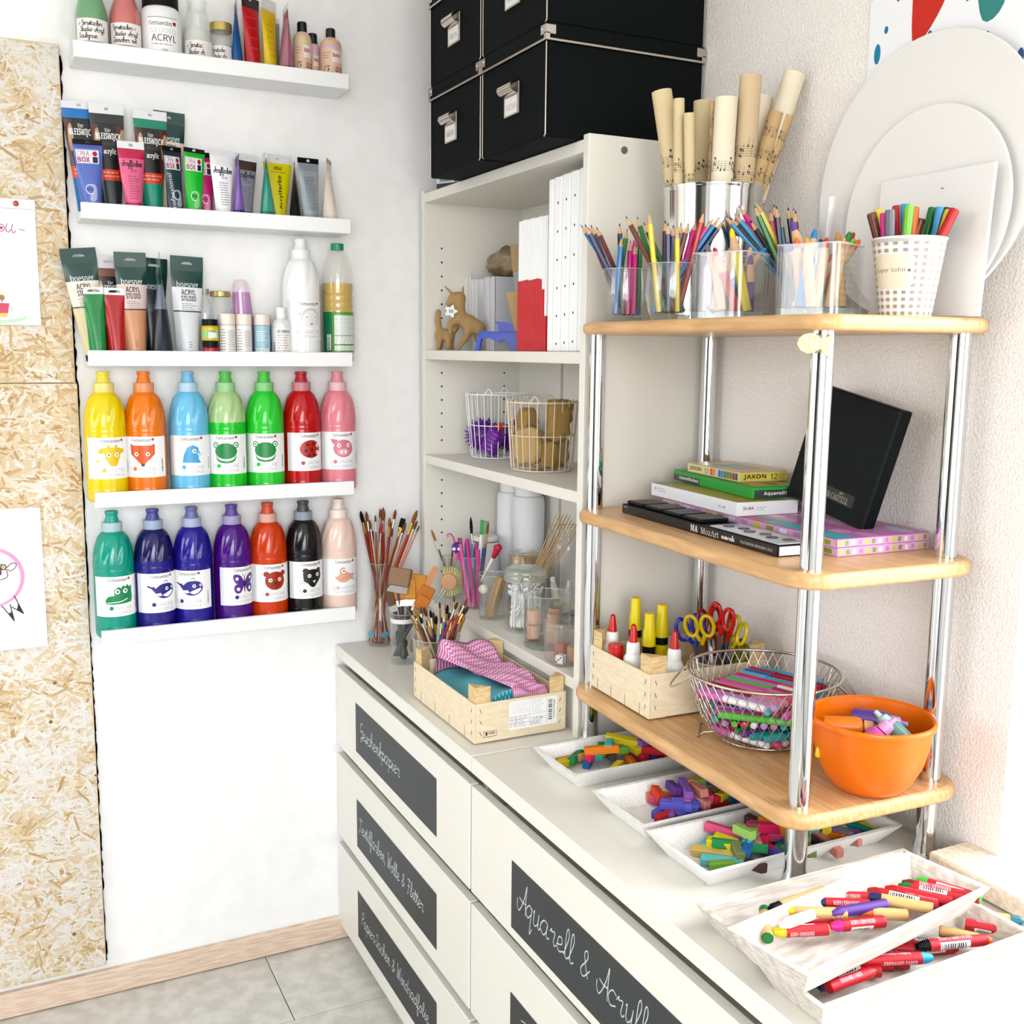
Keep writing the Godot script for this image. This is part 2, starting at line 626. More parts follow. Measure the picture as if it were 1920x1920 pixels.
# ------------------------------------------------------------------ the room
func room() -> void:
	var white := noise_mat(Color(0.925, 0.925, 0.92), Color(0.94, 0.94, 0.937), V(1.2, 1.2, 1.2), 0.02, 0.85, 0.6)
	var plaster := noise_mat(Color(0.885, 0.862, 0.838), Color(0.915, 0.893, 0.868), V(9, 9, 9), 0.035, 0.9, 4.5)
	struct("wall_left", boxm(V(-0.1, 1.31, 1.6), V(0.2, 2.62, 3.8)), white)
	var b := mb()
	b.box(V(0.696, 1.31, -0.15), V(1.592, 2.62, 0.3))
	b.box(V(2.246, 0.38, -0.15), V(1.508, 0.76, 0.3))
	b.box(V(2.246, 2.46, -0.15), V(1.508, 0.32, 0.3))
	b.box(V(3.5, 1.31, -0.15), V(1.0, 2.62, 0.3))
	struct("wall_right", b.done(), plaster)
	b = mb()
	b.box(V(4.0, 0.42, 1.6), V(0.2, 0.84, 3.8))
	b.box(V(4.0, 2.44, 1.6), V(0.2, 0.36, 3.8))
	b.box(V(4.0, 1.55, 0.2), V(0.2, 1.42, 1.0))
	b.box(V(4.0, 1.55, 3.1), V(0.2, 1.42, 0.8))
	struct("wall_rear", b.done(), white)
	b = mb()
	b.box(V(1.95, 0.42, 3.5), V(4.1, 0.84, 0.2))
	b.box(V(1.95, 2.44, 3.5), V(4.1, 0.36, 0.2))
	b.box(V(0.09, 1.55, 3.5), V(0.38, 1.42, 0.2))
	b.box(V(2.81, 1.55, 3.5), V(2.38, 1.42, 0.2))
	struct("wall_far", b.done(), white)
	struct("ceiling", boxm(V(1.95, 2.7, 1.6), V(4.3, 0.16, 4.0)), mat("f4f4f2", 0.9))
	# windows: white frames with panes
	var frame_m := mat("f5f6f6", 0.4)
	var pane_m := glass(Color(0.95, 0.98, 0.97), 0.05)
	var w := struct("window_1", mb().box(V(1.52, 1.55, -0.2), V(0.056, 1.53, 0.06), 0.004).box(V(2.97, 1.55, -0.2), V(0.056, 1.53, 0.06), 0.004).box(V(2.246, 2.27, -0.2), V(1.39, 0.056, 0.06), 0.004).box(V(2.246, 0.82, -0.2), V(1.39, 0.056, 0.06), 0.004).box(V(2.246, 1.55, -0.2), V(0.07, 1.39, 0.06), 0.004).done(), frame_m)
	for x in [1.88, 2.612]:
		part(w, "pane", boxm(V(x, 1.545, -0.2), V(0.66, 1.39, 0.006)), pane_m)
	w = struct("window_2", mb().box(V(3.97, 1.55, 0.73), V(0.06, 1.42, 0.06), 0.004).box(V(3.97, 1.55, 2.67), V(0.06, 1.42, 0.06), 0.004).box(V(3.97, 2.23, 1.7), V(0.06, 0.06, 1.88), 0.004).box(V(3.97, 0.87, 1.7), V(0.06, 0.06, 1.88), 0.004).box(V(3.97, 1.55, 1.7), V(0.06, 1.3, 0.07), 0.004).done(), frame_m)
	for z in [1.21, 2.19]:
		part(w, "pane", boxm(V(3.97, 1.55, z), V(0.006, 1.3, 0.9)), pane_m)
	w = struct("window_3", mb().box(V(0.31, 1.55, 3.47), V(0.06, 1.42, 0.06), 0.004).box(V(1.59, 1.55, 3.47), V(0.06, 1.42, 0.06), 0.004).box(V(0.95, 2.23, 3.47), V(1.22, 0.06, 0.06), 0.004).box(V(0.95, 0.87, 3.47), V(1.22, 0.06, 0.06), 0.004).box(V(0.95, 1.55, 3.47), V(0.07, 1.3, 0.06), 0.004).done(), frame_m)
	for x in [0.63, 1.27]:
		part(w, "pane", boxm(V(x, 1.55, 3.47), V(0.56, 1.3, 0.006)), pane_m)
	# window sill of pale beige stone
	struct("trim_1", boxm(V(2.22, 0.772, -0.05), V(1.56, 0.026, 0.25), 0.003), noise_mat(Color(0.83, 0.76, 0.66), Color(0.9, 0.85, 0.78), V(6, 6, 6), 0.03, 0.35))
	# dark blackboard and brown door on the wall behind the viewer, mirrored as dark streaks in the chrome
	var bbm := mat("1c2624", 0.5)
	var bb := thing("blackboard", "large dark green blackboard on the wall behind the viewer", "blackboard", V(2.22, 1.42, 3.385))
	part(bb, "writing_surface", boxm(Vector3.ZERO, V(0.9, 1.5, 0.02), 0.002), bbm)
	for e in [-1.0, 1.0]:
		part(bb, "frame_rail", boxm(V(0, e * 0.765, 0), V(0.96, 0.03, 0.03), 0.003), mat("a98a60", 0.5))
		part(bb, "frame_stile", boxm(V(e * 0.465, 0, 0), V(0.03, 1.5, 0.03), 0.003), mat("a98a60", 0.5))
	var dr := struct("door_1", boxm(V(3.05, 1.02, 3.382), V(0.84, 2.04, 0.034), 0.003), mat("4a3426", 0.45))
	part(dr, "handle", mb().tube([V(2.72, 1.02, 3.365), V(2.72, 1.02, 3.32), V(2.83, 1.02, 3.32)], 0.009, 8).done(), mat("b0b0b0", 0.25, 1.0))
	# skirting board of pale wood along the left wall
	struct("baseboard_left", boxm(V(0.008, 0.031, 1.75), V(0.016, 0.058, 3.4), 0.003), wood(Color(0.80, 0.69, 0.60), Color(0.87, 0.79, 0.71), V(2, 30, 2)))
	# floor: grey laminate tiles laid in offset rows
	var fl := struct("floor", boxm(V(1.95, -0.08, 1.6), V(4.3, 0.13, 4.0)), mat("8d8880", 0.8))
	var tones := []
	for k in 3:
		var m := noise_mat(Color(0.75, 0.735, 0.70).lightened(k * 0.02), Color(0.82, 0.805, 0.775).lightened(k * 0.02), V(1.6, 1.6, 1.6), 0.02, 0.45)
		m.uv1_offset = V(k * 0.37, k * 0.21, k * 0.11)
		tones.append(m)
	for i in 13:
		var x0 := -0.317 + i * 0.30
		var z0 := 0.06 - 0.6 - (0.0 if i % 2 == 1 else 0.3)
		while z0 < 3.5:
			var a := maxf(z0, 0.0)
			var e := minf(z0 + 0.6, 3.4)
			var xa := maxf(x0, 0.0)
			if e - a > 0.02 and x0 + 0.3 - xa > 0.02:
				part(fl, "plank", boxm(V((xa + x0 + 0.3) * 0.5, -0.008, (a + e) * 0.5), V(x0 + 0.298 - xa, 0.016, e - a - 0.002), 0.0012), tones[rng.randi() % 3])
			z0 += 0.6

func wood(c1: Color, c2: Color, scale: Vector3, rough := 0.55) -> StandardMaterial3D:
	return noise_mat(c1, c2, scale, 0.012, rough, 0.0, 5)

# ------------------------------------------------------------------ ledges on the left wall
const LEDGE_Y := [2.007, 1.705, 1.417, 1.129, 0.838]
func ledges() -> void:
	var m := mat("f3f4f4", 0.45)
	var names := ["white wall ledge carrying the labelled jars and glass bottles, the topmost ledge", "white wall ledge carrying two rows of printed acrylic tubes", "white wall ledge carrying dark-topped tubes and the oil bottle", "white wall ledge carrying paint bottles from yellow to pink", "lowest white wall ledge, carrying paint bottles from teal to pale peach"]
	for i in 5:
		var t := thing("picture_ledge", names[i], "wall ledge", V(0, LEDGE_Y[i], 0.727), 0, "white picture ledges on the left wall")
		part(t, "shelf_base", boxm(V(0.047, 0.004, 0), V(0.094, 0.008, 0.55), 0.001), m)
		part(t, "front_lip", boxm(V(0.0995, 0.0155, 0), V(0.011, 0.031, 0.55), 0.0012), m)
		part(t, "back_rail", boxm(V(0.0045, 0.032, 0), V(0.009, 0.048, 0.55), 0.001), m)

# ------------------------------------------------------------------ chests of drawers, bookcase, rack
func furniture() -> void:
	var cream := mat(CREAM, 0.42)
	var chalk := Canvas.new(1024, Color("2b3032"))
	var texts := [["Geschenkpapier", 60, 28, 1.75], ["Textilfarben, Wolle & Flitter", 30, 27, 1.5], ["Papier-Sachen & Windradfolie", 50, 27, 1.45], ["Aquarell & Acryllea\"", 40, 40, 1.5], ["Za", 60, 40, 1.5]]
	var rects := []
	for k in 5:
		rects.append(chalk.cell(1000, 190, Color("33393b")))
		for g in 60:
			var gx := rng.randf() * 1000
			var gy := rng.randf() * 190
			chalk.line(v2([gx, gy, gx + rng.randf_range(10, 60), gy + rng.randf_range(-6, 6)]), 2, Color("363d3e"))
		var tx: Array = texts[k]
		chalk.hand(tx[0], tx[1], 118.0, tx[2], 3.6, Color(0.80, 0.83, 0.82), tx[3])
	var chalk_m := canvas_mat(chalk, 0.5)
	var dn := [["cream chest of three drawers with a bookcase standing on it", 0.002, 0.795], ["cream chest of three drawers under the chrome rack and the trays", 0.799, 1.667]]
	var k := 0
	for d in 2:
		var x0: float = dn[d][1]
		var x1: float = dn[d][2]
		var w := x1 - x0
		var t := thing("chest_of_drawers", dn[d][0], "chest of drawers", V(x0, 0, 0), 0, "cream chests of drawers")
		part(t, "top_panel", boxm(V(w / 2, 0.7415, 0.2365), V(w, 0.029, 0.469), 0.002), cream)
		for s in [0.009, w - 0.009]:
			part(t, "side_panel", boxm(V(s, 0.3635, 0.22), V(0.018, 0.727, 0.436), 0.001), cream)
		part(t, "back_panel", boxm(V(w / 2, 0.38, 0.006), V(w - 0.036, 0.69, 0.008)), cream)
		part(t, "plinth", boxm(V(w / 2, 0.025, 0.40), V(w - 0.036, 0.05, 0.018)), cream)
		var tops := [0.704, 0.484, 0.253]
		var bots := [0.507, 0.275, 0.040]
		for j in 3:
			var dr := part(t, "drawer", mb().box(V(w / 2, (tops[j] + bots[j]) / 2, 0.462), V(w - 0.003, tops[j] - bots[j], 0.018), 0.0015).box(V(w / 2, (tops[j] + bots[j]) / 2 - 0.01, 0.24), V(w - 0.06, tops[j] - bots[j] - 0.05, 0.42)).done(), cream)
			if d == 1 and j == 2:
				continue
			var lx := 0.154 - 0.002 if d == 0 else 0.962 - x0
			var ly: float = [0.5405, 0.3085, 0.082][j] if d == 0 else [0.524, 0.293][j]
			var q := mb()
			q.quad(V(lx, ly, 0.4715), V(lx + 0.487, ly, 0.4715), V(lx + 0.487, ly + 0.116, 0.4715), V(lx, ly + 0.116, 0.4715), V(0, 0, 1), rects[k])
			var lb := part(dr, "chalkboard_label", q.done(), chalk_m)
			lb.set_meta("label", "dark chalkboard sticker with handwriting in chalk")
			k += 1
	bookcase(cream)
	rack()

func canvas_mat(c: Canvas, rough := 0.5, alpha := false) -> StandardMaterial3D:
	var m := StandardMaterial3D.new()
	m.albedo_texture = ImageTexture.create_from_image(c.im)
	m.roughness = rough
	m.texture_repeat = false
	if alpha:
		m.transparency = BaseMaterial3D.TRANSPARENCY_ALPHA_SCISSOR
	return m

func bookcase(cream: Material) -> void:
	var t := thing("bookcase", "cream open bookcase standing on the chest of drawers in the corner", "bookcase", V(0, DESK, 0))
	var hole := mat("2a2622", 0.9)
	for s in [0.041, 0.791]:
		var sp := part(t, "side_panel", boxm(V(s, 0.531, 0.131), V(0.018, 1.062, 0.258), 0.001), cream)
		if s < 0.5:
			var h := mb()
			for zz in [0.215, 0.05]:
				for i in 28:
					var y := 0.07 + i * 0.032
					if absf(y - 0.44) > 0.02 and absf(y - 0.69) > 0.02:
						h.xf = Transform3D(Basis(Vector3.BACK, -PI / 2), V(0.05, y, zz))
						h.lathe([Vector2(0.0024, -0.001), Vector2(0.0024, 0.0004), Vector2(0.0001, 0.0004)], 8)
			part(sp, "peg_holes", h.done(), hole).set_meta("kind", "stuff")
		else:
			var h := mb()
			h.xf = Transform3D(Basis(Vector3.BACK, -PI / 2), V(0.8, 1.040, 0.19))
			h.lathe([Vector2(0.0065, -0.002), Vector2(0.0065, 0.0015), Vector2(0.004, 0.0015), Vector2(0.0035, 0.0002), Vector2(0.0002, 0.0002)], 14)
			part(sp, "screw_cap", h.done(), mat("8f8d86", 0.35, 0.8))
	part(t, "top_board", boxm(V(0.416, 1.0445, 0.131), V(0.732, 0.021, 0.256), 0.001), cream)
	for y in [0.688, 0.442, 0.0975]:
		part(t, "shelf_board", boxm(V(0.416, y, 0.131), V(0.731, 0.021, 0.254), 0.001), cream)
	for x in [[0.05, 0.262], [0.270, 0.782]]:
		part(t, "back_panel", boxm(V((x[0] + x[1]) / 2, 0.53, 0.005), V(x[1] - x[0], 1.05, 0.006)), cream)
	part(t, "plinth", boxm(V(0.416, 0.043, 0.236), V(0.731, 0.086, 0.016), 0.001), cream)
	part(t, "back_joint", boxm(V(0.266, 0.53, 0.006), V(0.01, 1.05, 0.006)), mat("b9b4a8", 0.5))

const RACK_AT := Vector3(1.1173, 0, 0.1466)
const RACK_TURN := -0.0332
func rack() -> void:
	var beech := wood(Color(0.74, 0.57, 0.38), Color(0.82, 0.66, 0.46), V(1.2, 8, 16), 0.35)
	var chrome := mat(Color(0.86, 0.87, 0.88), 0.06, 1.0)
	var t := thing("chrome_rack", "three-tier rack of beech boards on chrome poles standing on the chest", "shelf rack", RACK_AT, RACK_TURN)
	var w := 0.620
	var d := 0.300
	for y in [[1.4834, 0.0195], [1.1633, 0.0215], [0.8474, 0.0215]]:
		var o := PackedVector2Array()
		for c in [[1, 1, 0], [-1, 1, 1], [-1, -1, 2], [1, -1, 3]]:
			for k in 7:
				var a: float = (c[2] + k / 6.0) * PI / 2
				o.append(Vector2(0.008 + c[0] * (w / 2 - 0.04) + cos(a) * 0.04, c[1] * (d / 2 - 0.04) + sin(a) * 0.04))
		var b := mb()
		b.xf = Transform3D(Basis(Vector3.RIGHT, PI / 2), V(0, y[0] + y[1], 0))
		# rounded rims: three stacked outlines
		var rows := []
		var e: float = y[1]
		for q in [[0.006, 0.0], [0.0018, 0.0018], [0.0, 0.006], [0.0, e - 0.006], [0.0018, e - 0.0018], [0.006, e]]:
			var row := PackedVector3Array()
			for p in o:
				var pn: Vector2 = p.normalized()
				row.append(V(p.x - signf(p.x) * q[0], p.y - signf(p.y) * q[0], e - q[1]))
			row.reverse()
			rows.append(row)
		b.grid(rows)
		b.fan(rows[0], V(0, 0, 1))
		b.fan(rows[5], V(0, 0, -1))
		part(t, "shelf", b.done(), beech)
	for x in [-0.284, 0.284]:
		for z in [-0.1145, 0.1145]:
			var b := mb()
			b.lathe([Vector2(0.0001, DESK), Vector2(0.019, DESK), Vector2(0.019, DESK + 0.004), Vector2(0.0165, DESK + 0.018), Vector2(0.0145, DESK + 0.03), Vector2(0.0145, 0.8474)], 24, V(x, 0, z))
			b.lathe([Vector2(0.0145, 0.8689), Vector2(0.0145, 1.1633)], 24, V(x, 0, z))
			b.lathe([Vector2(0.0145, 1.1848), Vector2(0.0145, 1.4834)], 24, V(x, 0, z))
			var pl := part(t, "pole", b.done(), chrome)
			part(pl, "foot_ring", mb().lathe([Vector2(0.0195, DESK + 0.0002), Vector2(0.0195, DESK + 0.003)], 20, V(x, 0, z)).done(), mat("1c1c1c", 0.5))

# ------------------------------------------------------------------ paint bottles on the ledges
func bottle_rows(y0: float, y1: float, steps: int, swirl: bool) -> Array:
	var prof := v2([0.0355, 0.0, 0.0392, 0.0025, 0.0413, 0.008, 0.0415, 0.014, 0.0415, 0.0175, 0.0407, 0.0195, 0.0415, 0.0215, 0.0415, 0.025, 0.0407, 0.027, 0.0415, 0.029, 0.0415, 0.139, 0.0408, 0.141, 0.0415, 0.143, 0.0415, 0.147, 0.0408, 0.149, 0.0415, 0.151, 0.0415, 0.160, 0.0410, 0.168, 0.0400, 0.178, 0.0384, 0.188, 0.0362, 0.198, 0.0330, 0.208, 0.0285, 0.217, 0.0235, 0.2225, 0.0195, 0.2255, 0.0190, 0.232])
	var rows := []
	for p in prof:
		if p.y < y0 - 1e-5 or p.y > y1 + 1e-5:
			continue
		var row := PackedVector3Array()
		for j in 48:
			var t := -TAU * j / 48
			var r: float = p.x
			if swirl and p.y > 0.152 and p.y < 0.224:
				var c := maxf(0.0, cos(9.0 * (t + (p.y - 0.15) * 7.0)))
				r -= 0.0030 * c * c * c * sin(PI * (p.y - 0.152) / 0.072)
			row.append(V(cos(t) * r, p.y, sin(t) * r))
		rows.append(row)
	return rows

func g_paint_bottles() -> void:
	var body := mb()
	var rows := bottle_rows(0.0, 0.16, 0, true)
	body.grid(rows)
	body.fan(rows[0], Vector3.DOWN)
	var body_mesh := body.done()
	var top_mesh := mb().grid(bottle_rows(0.16, 0.24, 0, true)).done()
	var collar := mb().lathe(v2([0.0188, 0.2245, 0.0206, 0.2255, 0.0208, 0.2345, 0.0206, 0.2355, 0.0208, 0.2365, 0.0206, 0.2435, 0.0194, 0.2447, 0.013, 0.2450]), 28).done()
	var nozzle := mb().lathe(v2([0.0148, 0.245, 0.0138, 0.2505, 0.0122, 0.255, 0.0118, 0.259, 0.0126, 0.2615, 0.0134, 0.263, 0.0134, 0.2665, 0.0125, 0.268, 0.0001, 0.268]), 24).done()
	var cv := Canvas.new(1024)
	# kind, paint, cap, collar, label angle (deg), z, ledge, drawing, words
	var list := [
		["yellow", "f2d800", "f3e05a", "efe08e", 15, 0.9712, 3, "giraffe", "yellow"], ["orange", "f38200", "f4862a", "f0a06c", -12, 0.8918, 3, "fox", "orange"],
		["light_blue", "79c8ee", "83c4ea", "b5d6ea", 4, 0.8022, 3, "bird", "light blue"], ["green", "35cf3e", "62c45c", "a4d59b", -4, 0.7226, 3, "frog", "half-used bright green"],
		["green", "3fd347", "58cf52", "8fd888", 0, 0.6388, 3, "frog", "full bright green"], ["red", "c40d22", "bd2338", "cf8a92", 24, 0.5556, 3, "ladybird", "deep red"], ["pink", "f0919f", "f1a0aa", "efc0c4", 13, 0.4720, 3, "pig", "pink"],
		["teal", "0c9a86", "22a390", "a9c3c4", 11, 0.9672, 4, "crocodile", "teal"], ["navy", "231a82", "4a4a98", "9fb0c6", 17, 0.8849, 4, "whale", "navy"], ["navy", "241b8e", "6d74ac", "a9b5cc", -16, 0.8038, 4, "whale", "navy"],
		["violet", "4a1280", "5c4a9c", "a29cc0", 32, 0.7180, 4, "butterfly", "violet"], ["rust", "d24416", "d5543a", "e3b3a6", 16, 0.6383, 4, "bear", "rust orange"], ["black", "101216", "4a5058", "8d97a2", 23, 0.5569, 4, "panther", "black"],
		["peach", "f0d3c6", "f0ddd4", "efe0da", 18, 0.4744, 4, "fish", "pale peach"], ["white", "f1f2f2", "f2f3f3", "eef0f0", 24, 0.5514, 2, "sheep", "white"]]
	var made := []
	for a in list:
		made.append(gouache_label(cv, a[7], Color(a[1])))
	var lm := canvas_mat(cv, 0.35)
	for i in list.size():
		var a: Array = list[i]
		var what: String = a[8]
		var where: String = ["", "", "beside the oil bottle", "", ""][a[6]]
		var lb: String = "%s gouache paint bottle with a %s on its label" % [what, a[7]]
		if a[0] == "navy":
			lb = "navy gouache bottle with its whale label turned aside, beside the %s bottle" % ("teal" if i == 8 else "violet")
		if where:
			lb += " " + where
		var t := thing("paint_bottle", lb, "paint bottle", V(0.0515, LEDGE_Y[a[6]] + 0.0082, a[5]), 0, "gouache bottles on the ledges")
		var pm := mat(a[1], 0.14)
		part(t, "body", body_mesh, pm)
		part(t, "shoulder", top_mesh, mat("b9d79a", 0.14) if i == 3 else (mat("1a1560", 0.14) if i == 8 else pm))
		part(t, "collar", collar, mat(a[3], 0.4))
		part(t, "nozzle", nozzle, mat(a[2], 0.35))
		var zc: float = a[5]
		var face := atan2(1.2 - zc, 2.37)
		part(t, "label", curved(0.0419, 0.049, 0.134, face - deg_to_rad(a[4]), deg_to_rad(74), made[i]), lm)

func gouache_label(c: Canvas, who: String, col: Color) -> Rect2:
	var r := c.cell(250, 196, Color(0.96, 0.96, 0.96))
	var dark := col.darkened(0.08)
	var k := Color(0.1, 0.1, 0.1)
	var w := Color.WHITE
	c.rect(0, 0, 28, 196, Color(0.86, 0.87, 0.88))
	c.lines(4, 12, 18, 14, 11, 2, Color(0.72, 0.73, 0.75), rng)
	c.text("Gerstaecker", 76, 8, 92, 16, Color(0.15, 0.15, 0.18), "Droid Serif")
	c.rect(172, 7, 11, 12, Color("b3202c"))
	c.text("GOUACHE", 58, 146, 132, 18, Color(0.72, 0.73, 0.75))
	c.ell(88, 155, 10, 10, dark)
	c.text("Tempera", 66, 168, 118, 22, Color(0.75, 0.76, 0.78))
	c.barcode(222, 110, 10, 60, rng, true)
	var eye := func(x: float, y: float, s: float, out := Color(0, 0, 0, 0)) -> void:
		if out.a > 0.0:
			c.ell(x, y, s * 1.35, s * 1.35, out)
		c.ell(x, y, s, s, w)
		c.ell(x + s * 0.1, y, s * 0.42, s * 0.42, k)
	match who:
		"giraffe":
			col = Color("f0cf10")
			c.poly(v2([80, 48, 62, 62, 66, 76, 88, 74, 96, 104, 118, 136, 146, 136, 160, 104, 168, 76, 188, 72, 188, 56, 168, 52, 150, 44, 152, 34, 140, 34, 138, 46, 116, 46, 114, 34, 102, 34, 104, 46]), col)
			c.ell(58, 112, 8, 6, col)
			eye.call(110, 82, 10)
			eye.call(148, 82, 10)
		"fox":
			col = Color("e0601a")
			c.poly(v2([66, 34, 84, 42, 166, 42, 186, 34, 186, 84, 128, 140, 68, 84]), col)
			eye.call(98, 84, 10)
			eye.call(152, 84, 10)
			c.ell(128, 136, 9, 7, Color("5a2415"))
		"bird":
			c.poly(v2([82, 132, 88, 96, 106, 58, 132, 46, 160, 58, 168, 86, 160, 112, 172, 134]), Color("4aa9dc"))
			c.poly(v2([152, 82, 182, 92, 160, 104]), Color("c9e4f2"))
			eye.call(140, 76, 10)
			c.ell(166, 70, 5, 7, w)
		"frog":
			col = Color("178a45")
			c.ell(74, 52, 15, 15, col)
			c.ell(176, 52, 15, 15, col)
			c.ell(125, 84, 56, 42, col)
			c.poly(c.smooth(v2([66, 84, 84, 110, 125, 122, 166, 110, 184, 84, 172, 122, 125, 136, 78, 122, 66, 84])), w)
			c.poly(c.smooth(v2([72, 100, 90, 124, 125, 132, 160, 124, 178, 100, 166, 132, 125, 142, 84, 132, 72, 100])), col)
			eye.call(74, 52, 10)
			eye.call(176, 52, 10)
		"ladybird":
			c.ell(130, 84, 58, 46, Color("c2161f"))
			for q in [[112, 60], [146, 58], [104, 92], [136, 88], [150, 116], [118, 118]]:
				c.ell(q[0], q[1], 8, 8, k)
			eye.call(172, 66, 10)
			eye.call(172, 102, 10)
		"pig":
			c.poly(v2([62, 36, 104, 40, 96, 64, 76, 62]), Color("e58494"))
			c.ell(132, 86, 54, 46, Color("e58494"))
			c.ell(132, 104, 28, 18, Color("f2b5bf"))
			c.ell(122, 104, 5, 9, w)
			c.ell(142, 104, 5, 9, w)
			eye.call(108, 70, 10)
			eye.call(158, 70, 10)
		"crocodile":
			c.poly(v2([60, 112, 76, 96, 104, 92, 102, 66, 124, 50, 136, 58, 146, 44, 156, 54, 168, 40, 176, 54, 192, 48, 192, 76, 196, 106, 190, 130, 150, 134, 92, 136, 64, 134]), Color("0c8a52"))
			c.line(v2([70, 128, 130, 124, 166, 112]), 4, w)
			eye.call(118, 74, 12, Color("0c8a52"))
			eye.call(156, 72, 12, Color("0c8a52"))
		"whale":
			var n := Color("241f86")
			c.poly(c.smooth(v2([60, 58, 76, 66, 92, 66, 98, 74, 124, 56, 164, 52, 190, 66, 196, 92, 176, 116, 146, 126, 112, 118, 92, 92, 78, 76, 58, 66, 60, 58])), n)
			c.poly(c.smooth(v2([132, 108, 184, 88, 182, 104, 160, 118, 140, 116, 132, 108])), w)
			c.poly(v2([96, 100, 122, 98, 130, 112, 110, 114]), w)
			eye.call(154, 78, 9)
			eye.call(186, 74, 7, n)
			c.line(v2([140, 44, 150, 36, 160, 44]), 3, n)
		"butterfly":
			var n := Color("55208e")
			for s in [-1.0, 1.0]:
				c.poly(c.smooth(v2([130, 84, 130 + s * 20, 46, 130 + s * 50, 36, 130 + s * 60, 52, 130 + s * 44, 84, 130, 90])), n)
				c.poly(c.smooth(v2([130, 88, 130 + s * 44, 88, 130 + s * 56, 112, 130 + s * 44, 134, 130 + s * 20, 130, 130, 88])), n)
				c.ell(130 + s * 40, 60, 8, 8, w)
				c.ell(130 + s * 34, 114, 9, 9, w)
				c.line(v2([130, 54, 130 + s * 12, 36]), 2, k)
			c.ell(130, 92, 4, 42, k)
		"bear":
			var n := Color("a8330f")
			c.ell(86, 50, 16, 14, n)
			c.ell(178, 48, 16, 14, n)
			c.ell(132, 86, 54, 48, n)
			c.ell(132, 108, 20, 14, n.darkened(0.15))
			eye.call(106, 82, 10)
			eye.call(156, 80, 10)
			c.ell(132, 98, 7, 5, k)
		"panther":
			c.ell(94, 48, 16, 13, k)
			c.ell(170, 48, 14, 13, k)
			c.poly(c.smooth(v2([80, 60, 106, 44, 156, 44, 184, 60, 184, 90, 160, 116, 140, 136, 120, 132, 104, 114, 84, 100, 80, 60])), k)
			eye.call(114, 76, 10)
			eye.call(162, 72, 10)
			c.poly(v2([130, 104, 150, 100, 142, 116]), w)
			c.line(v2([60, 102, 100, 104]), 1.5, k)
			c.line(v2([60, 116, 100, 112]), 1.5, k)
		"fish":
			col = Color("eeb79c")
			c.poly(c.smooth(v2([70, 98, 96, 84, 100, 54, 124, 44, 134, 68, 160, 80, 190, 84, 178, 102, 192, 122, 160, 112, 130, 126, 96, 122, 70, 98])), col)
			eye.call(120, 66, 11)
			c.line(c.smooth(v2([92, 100, 108, 110, 124, 100])), 4, Color("e09a7c"))
		"sheep":
			var n := Color(0.80, 0.80, 0.79)
			c.poly(v2([62, 70, 76, 56, 90, 70]), n)
			c.ell(134, 84, 52, 48, n)
			c.ell(134, 90, 46, 42, Color(0.92, 0.92, 0.91))
			eye.call(112, 82, 8)
			eye.call(158, 82, 8)
			c.poly(v2([126, 112, 146, 112, 136, 122]), Color(0.6, 0.5, 0.5))
	return r

# ------------------------------------------------------------------ acrylic tubes, jars and small bottles on the three upper ledges
func tube_mesh(h: float, w: float, r: float, ur: Rect2) -> ArrayMesh:
	var b := mb()
	for side in 2:
		var rows := []
		for i in 9:
			var f := i / 8.0
			var e := f * f * (3 - 2 * f) * 0.35 + f * 0.65
			var row := PackedVector3Array()
			for j in 11:
				var t := asin(1.0 - j / 5.0) - side * PI
				row.append(V(cos(t) * lerpf(r, 0.0006, pow(f, 1.25)), 0.012 + (h - 0.012) * f, sin(t) * lerpf(r, w / 2, e)))
			rows.append(row)
		b.grid(rows, false, ur)
	return b.done()

func tab_mesh(w: float, y0: float, y1: float, hw: float, hh: float) -> ArrayMesh:
	# welded end of the tube with a hang hole, cut as two halves
	var b := mb()
	var ym := (y0 + y1) / 2
	for s in [-1.0, 1.0]:
		b.xf = Transform3D(Basis(Vector3.UP, PI / 2), Vector3.ZERO)
		b.prism(p2([0, y0, s * w / 2, y0, s * w / 2, y1, 0, y1, 0, ym + hh * 0.5, s * hw * 0.3, ym + hh * 0.45, s * hw * 0.5, ym, s * hw * 0.5, ym - hh * 0.4, 0, ym - hh * 0.4]), -0.0006, 0.0006)
	return b.done()

func paint_tube(lb: String, at: Vector3, h: float, w: float, r: float, yaw: float, roll: float, ur: Rect2, am: Material, tab_h: float, tab_m: Material, cap: Color, group: String, hole := 0.012) -> void:
	var t := thing("paint_tube", lb, "paint tube", at, 0, group)
	t.basis = Basis(Vector3.RIGHT, deg_to_rad(roll)) * Basis(Vector3.UP, deg_to_rad(yaw))
	t.position.y += r * absf(sin(deg_to_rad(roll))) + 0.0004
	t.position.x = maxf(at.x, r + 0.0095)
	part(t, "body", tube_mesh(h - tab_h, w, r, ur), am)
	part(t, "tab", tab_mesh(w, h - tab_h, h, hole, 0.006), tab_m)
	part(t, "cap", mb().lathe(v2([0.0001, 0.0, r * 0.93, 0.0, r * 0.97, 0.001, r * 0.97, 0.0115, r * 0.6, 0.012]), 20).done(), mat(cap, 0.35))

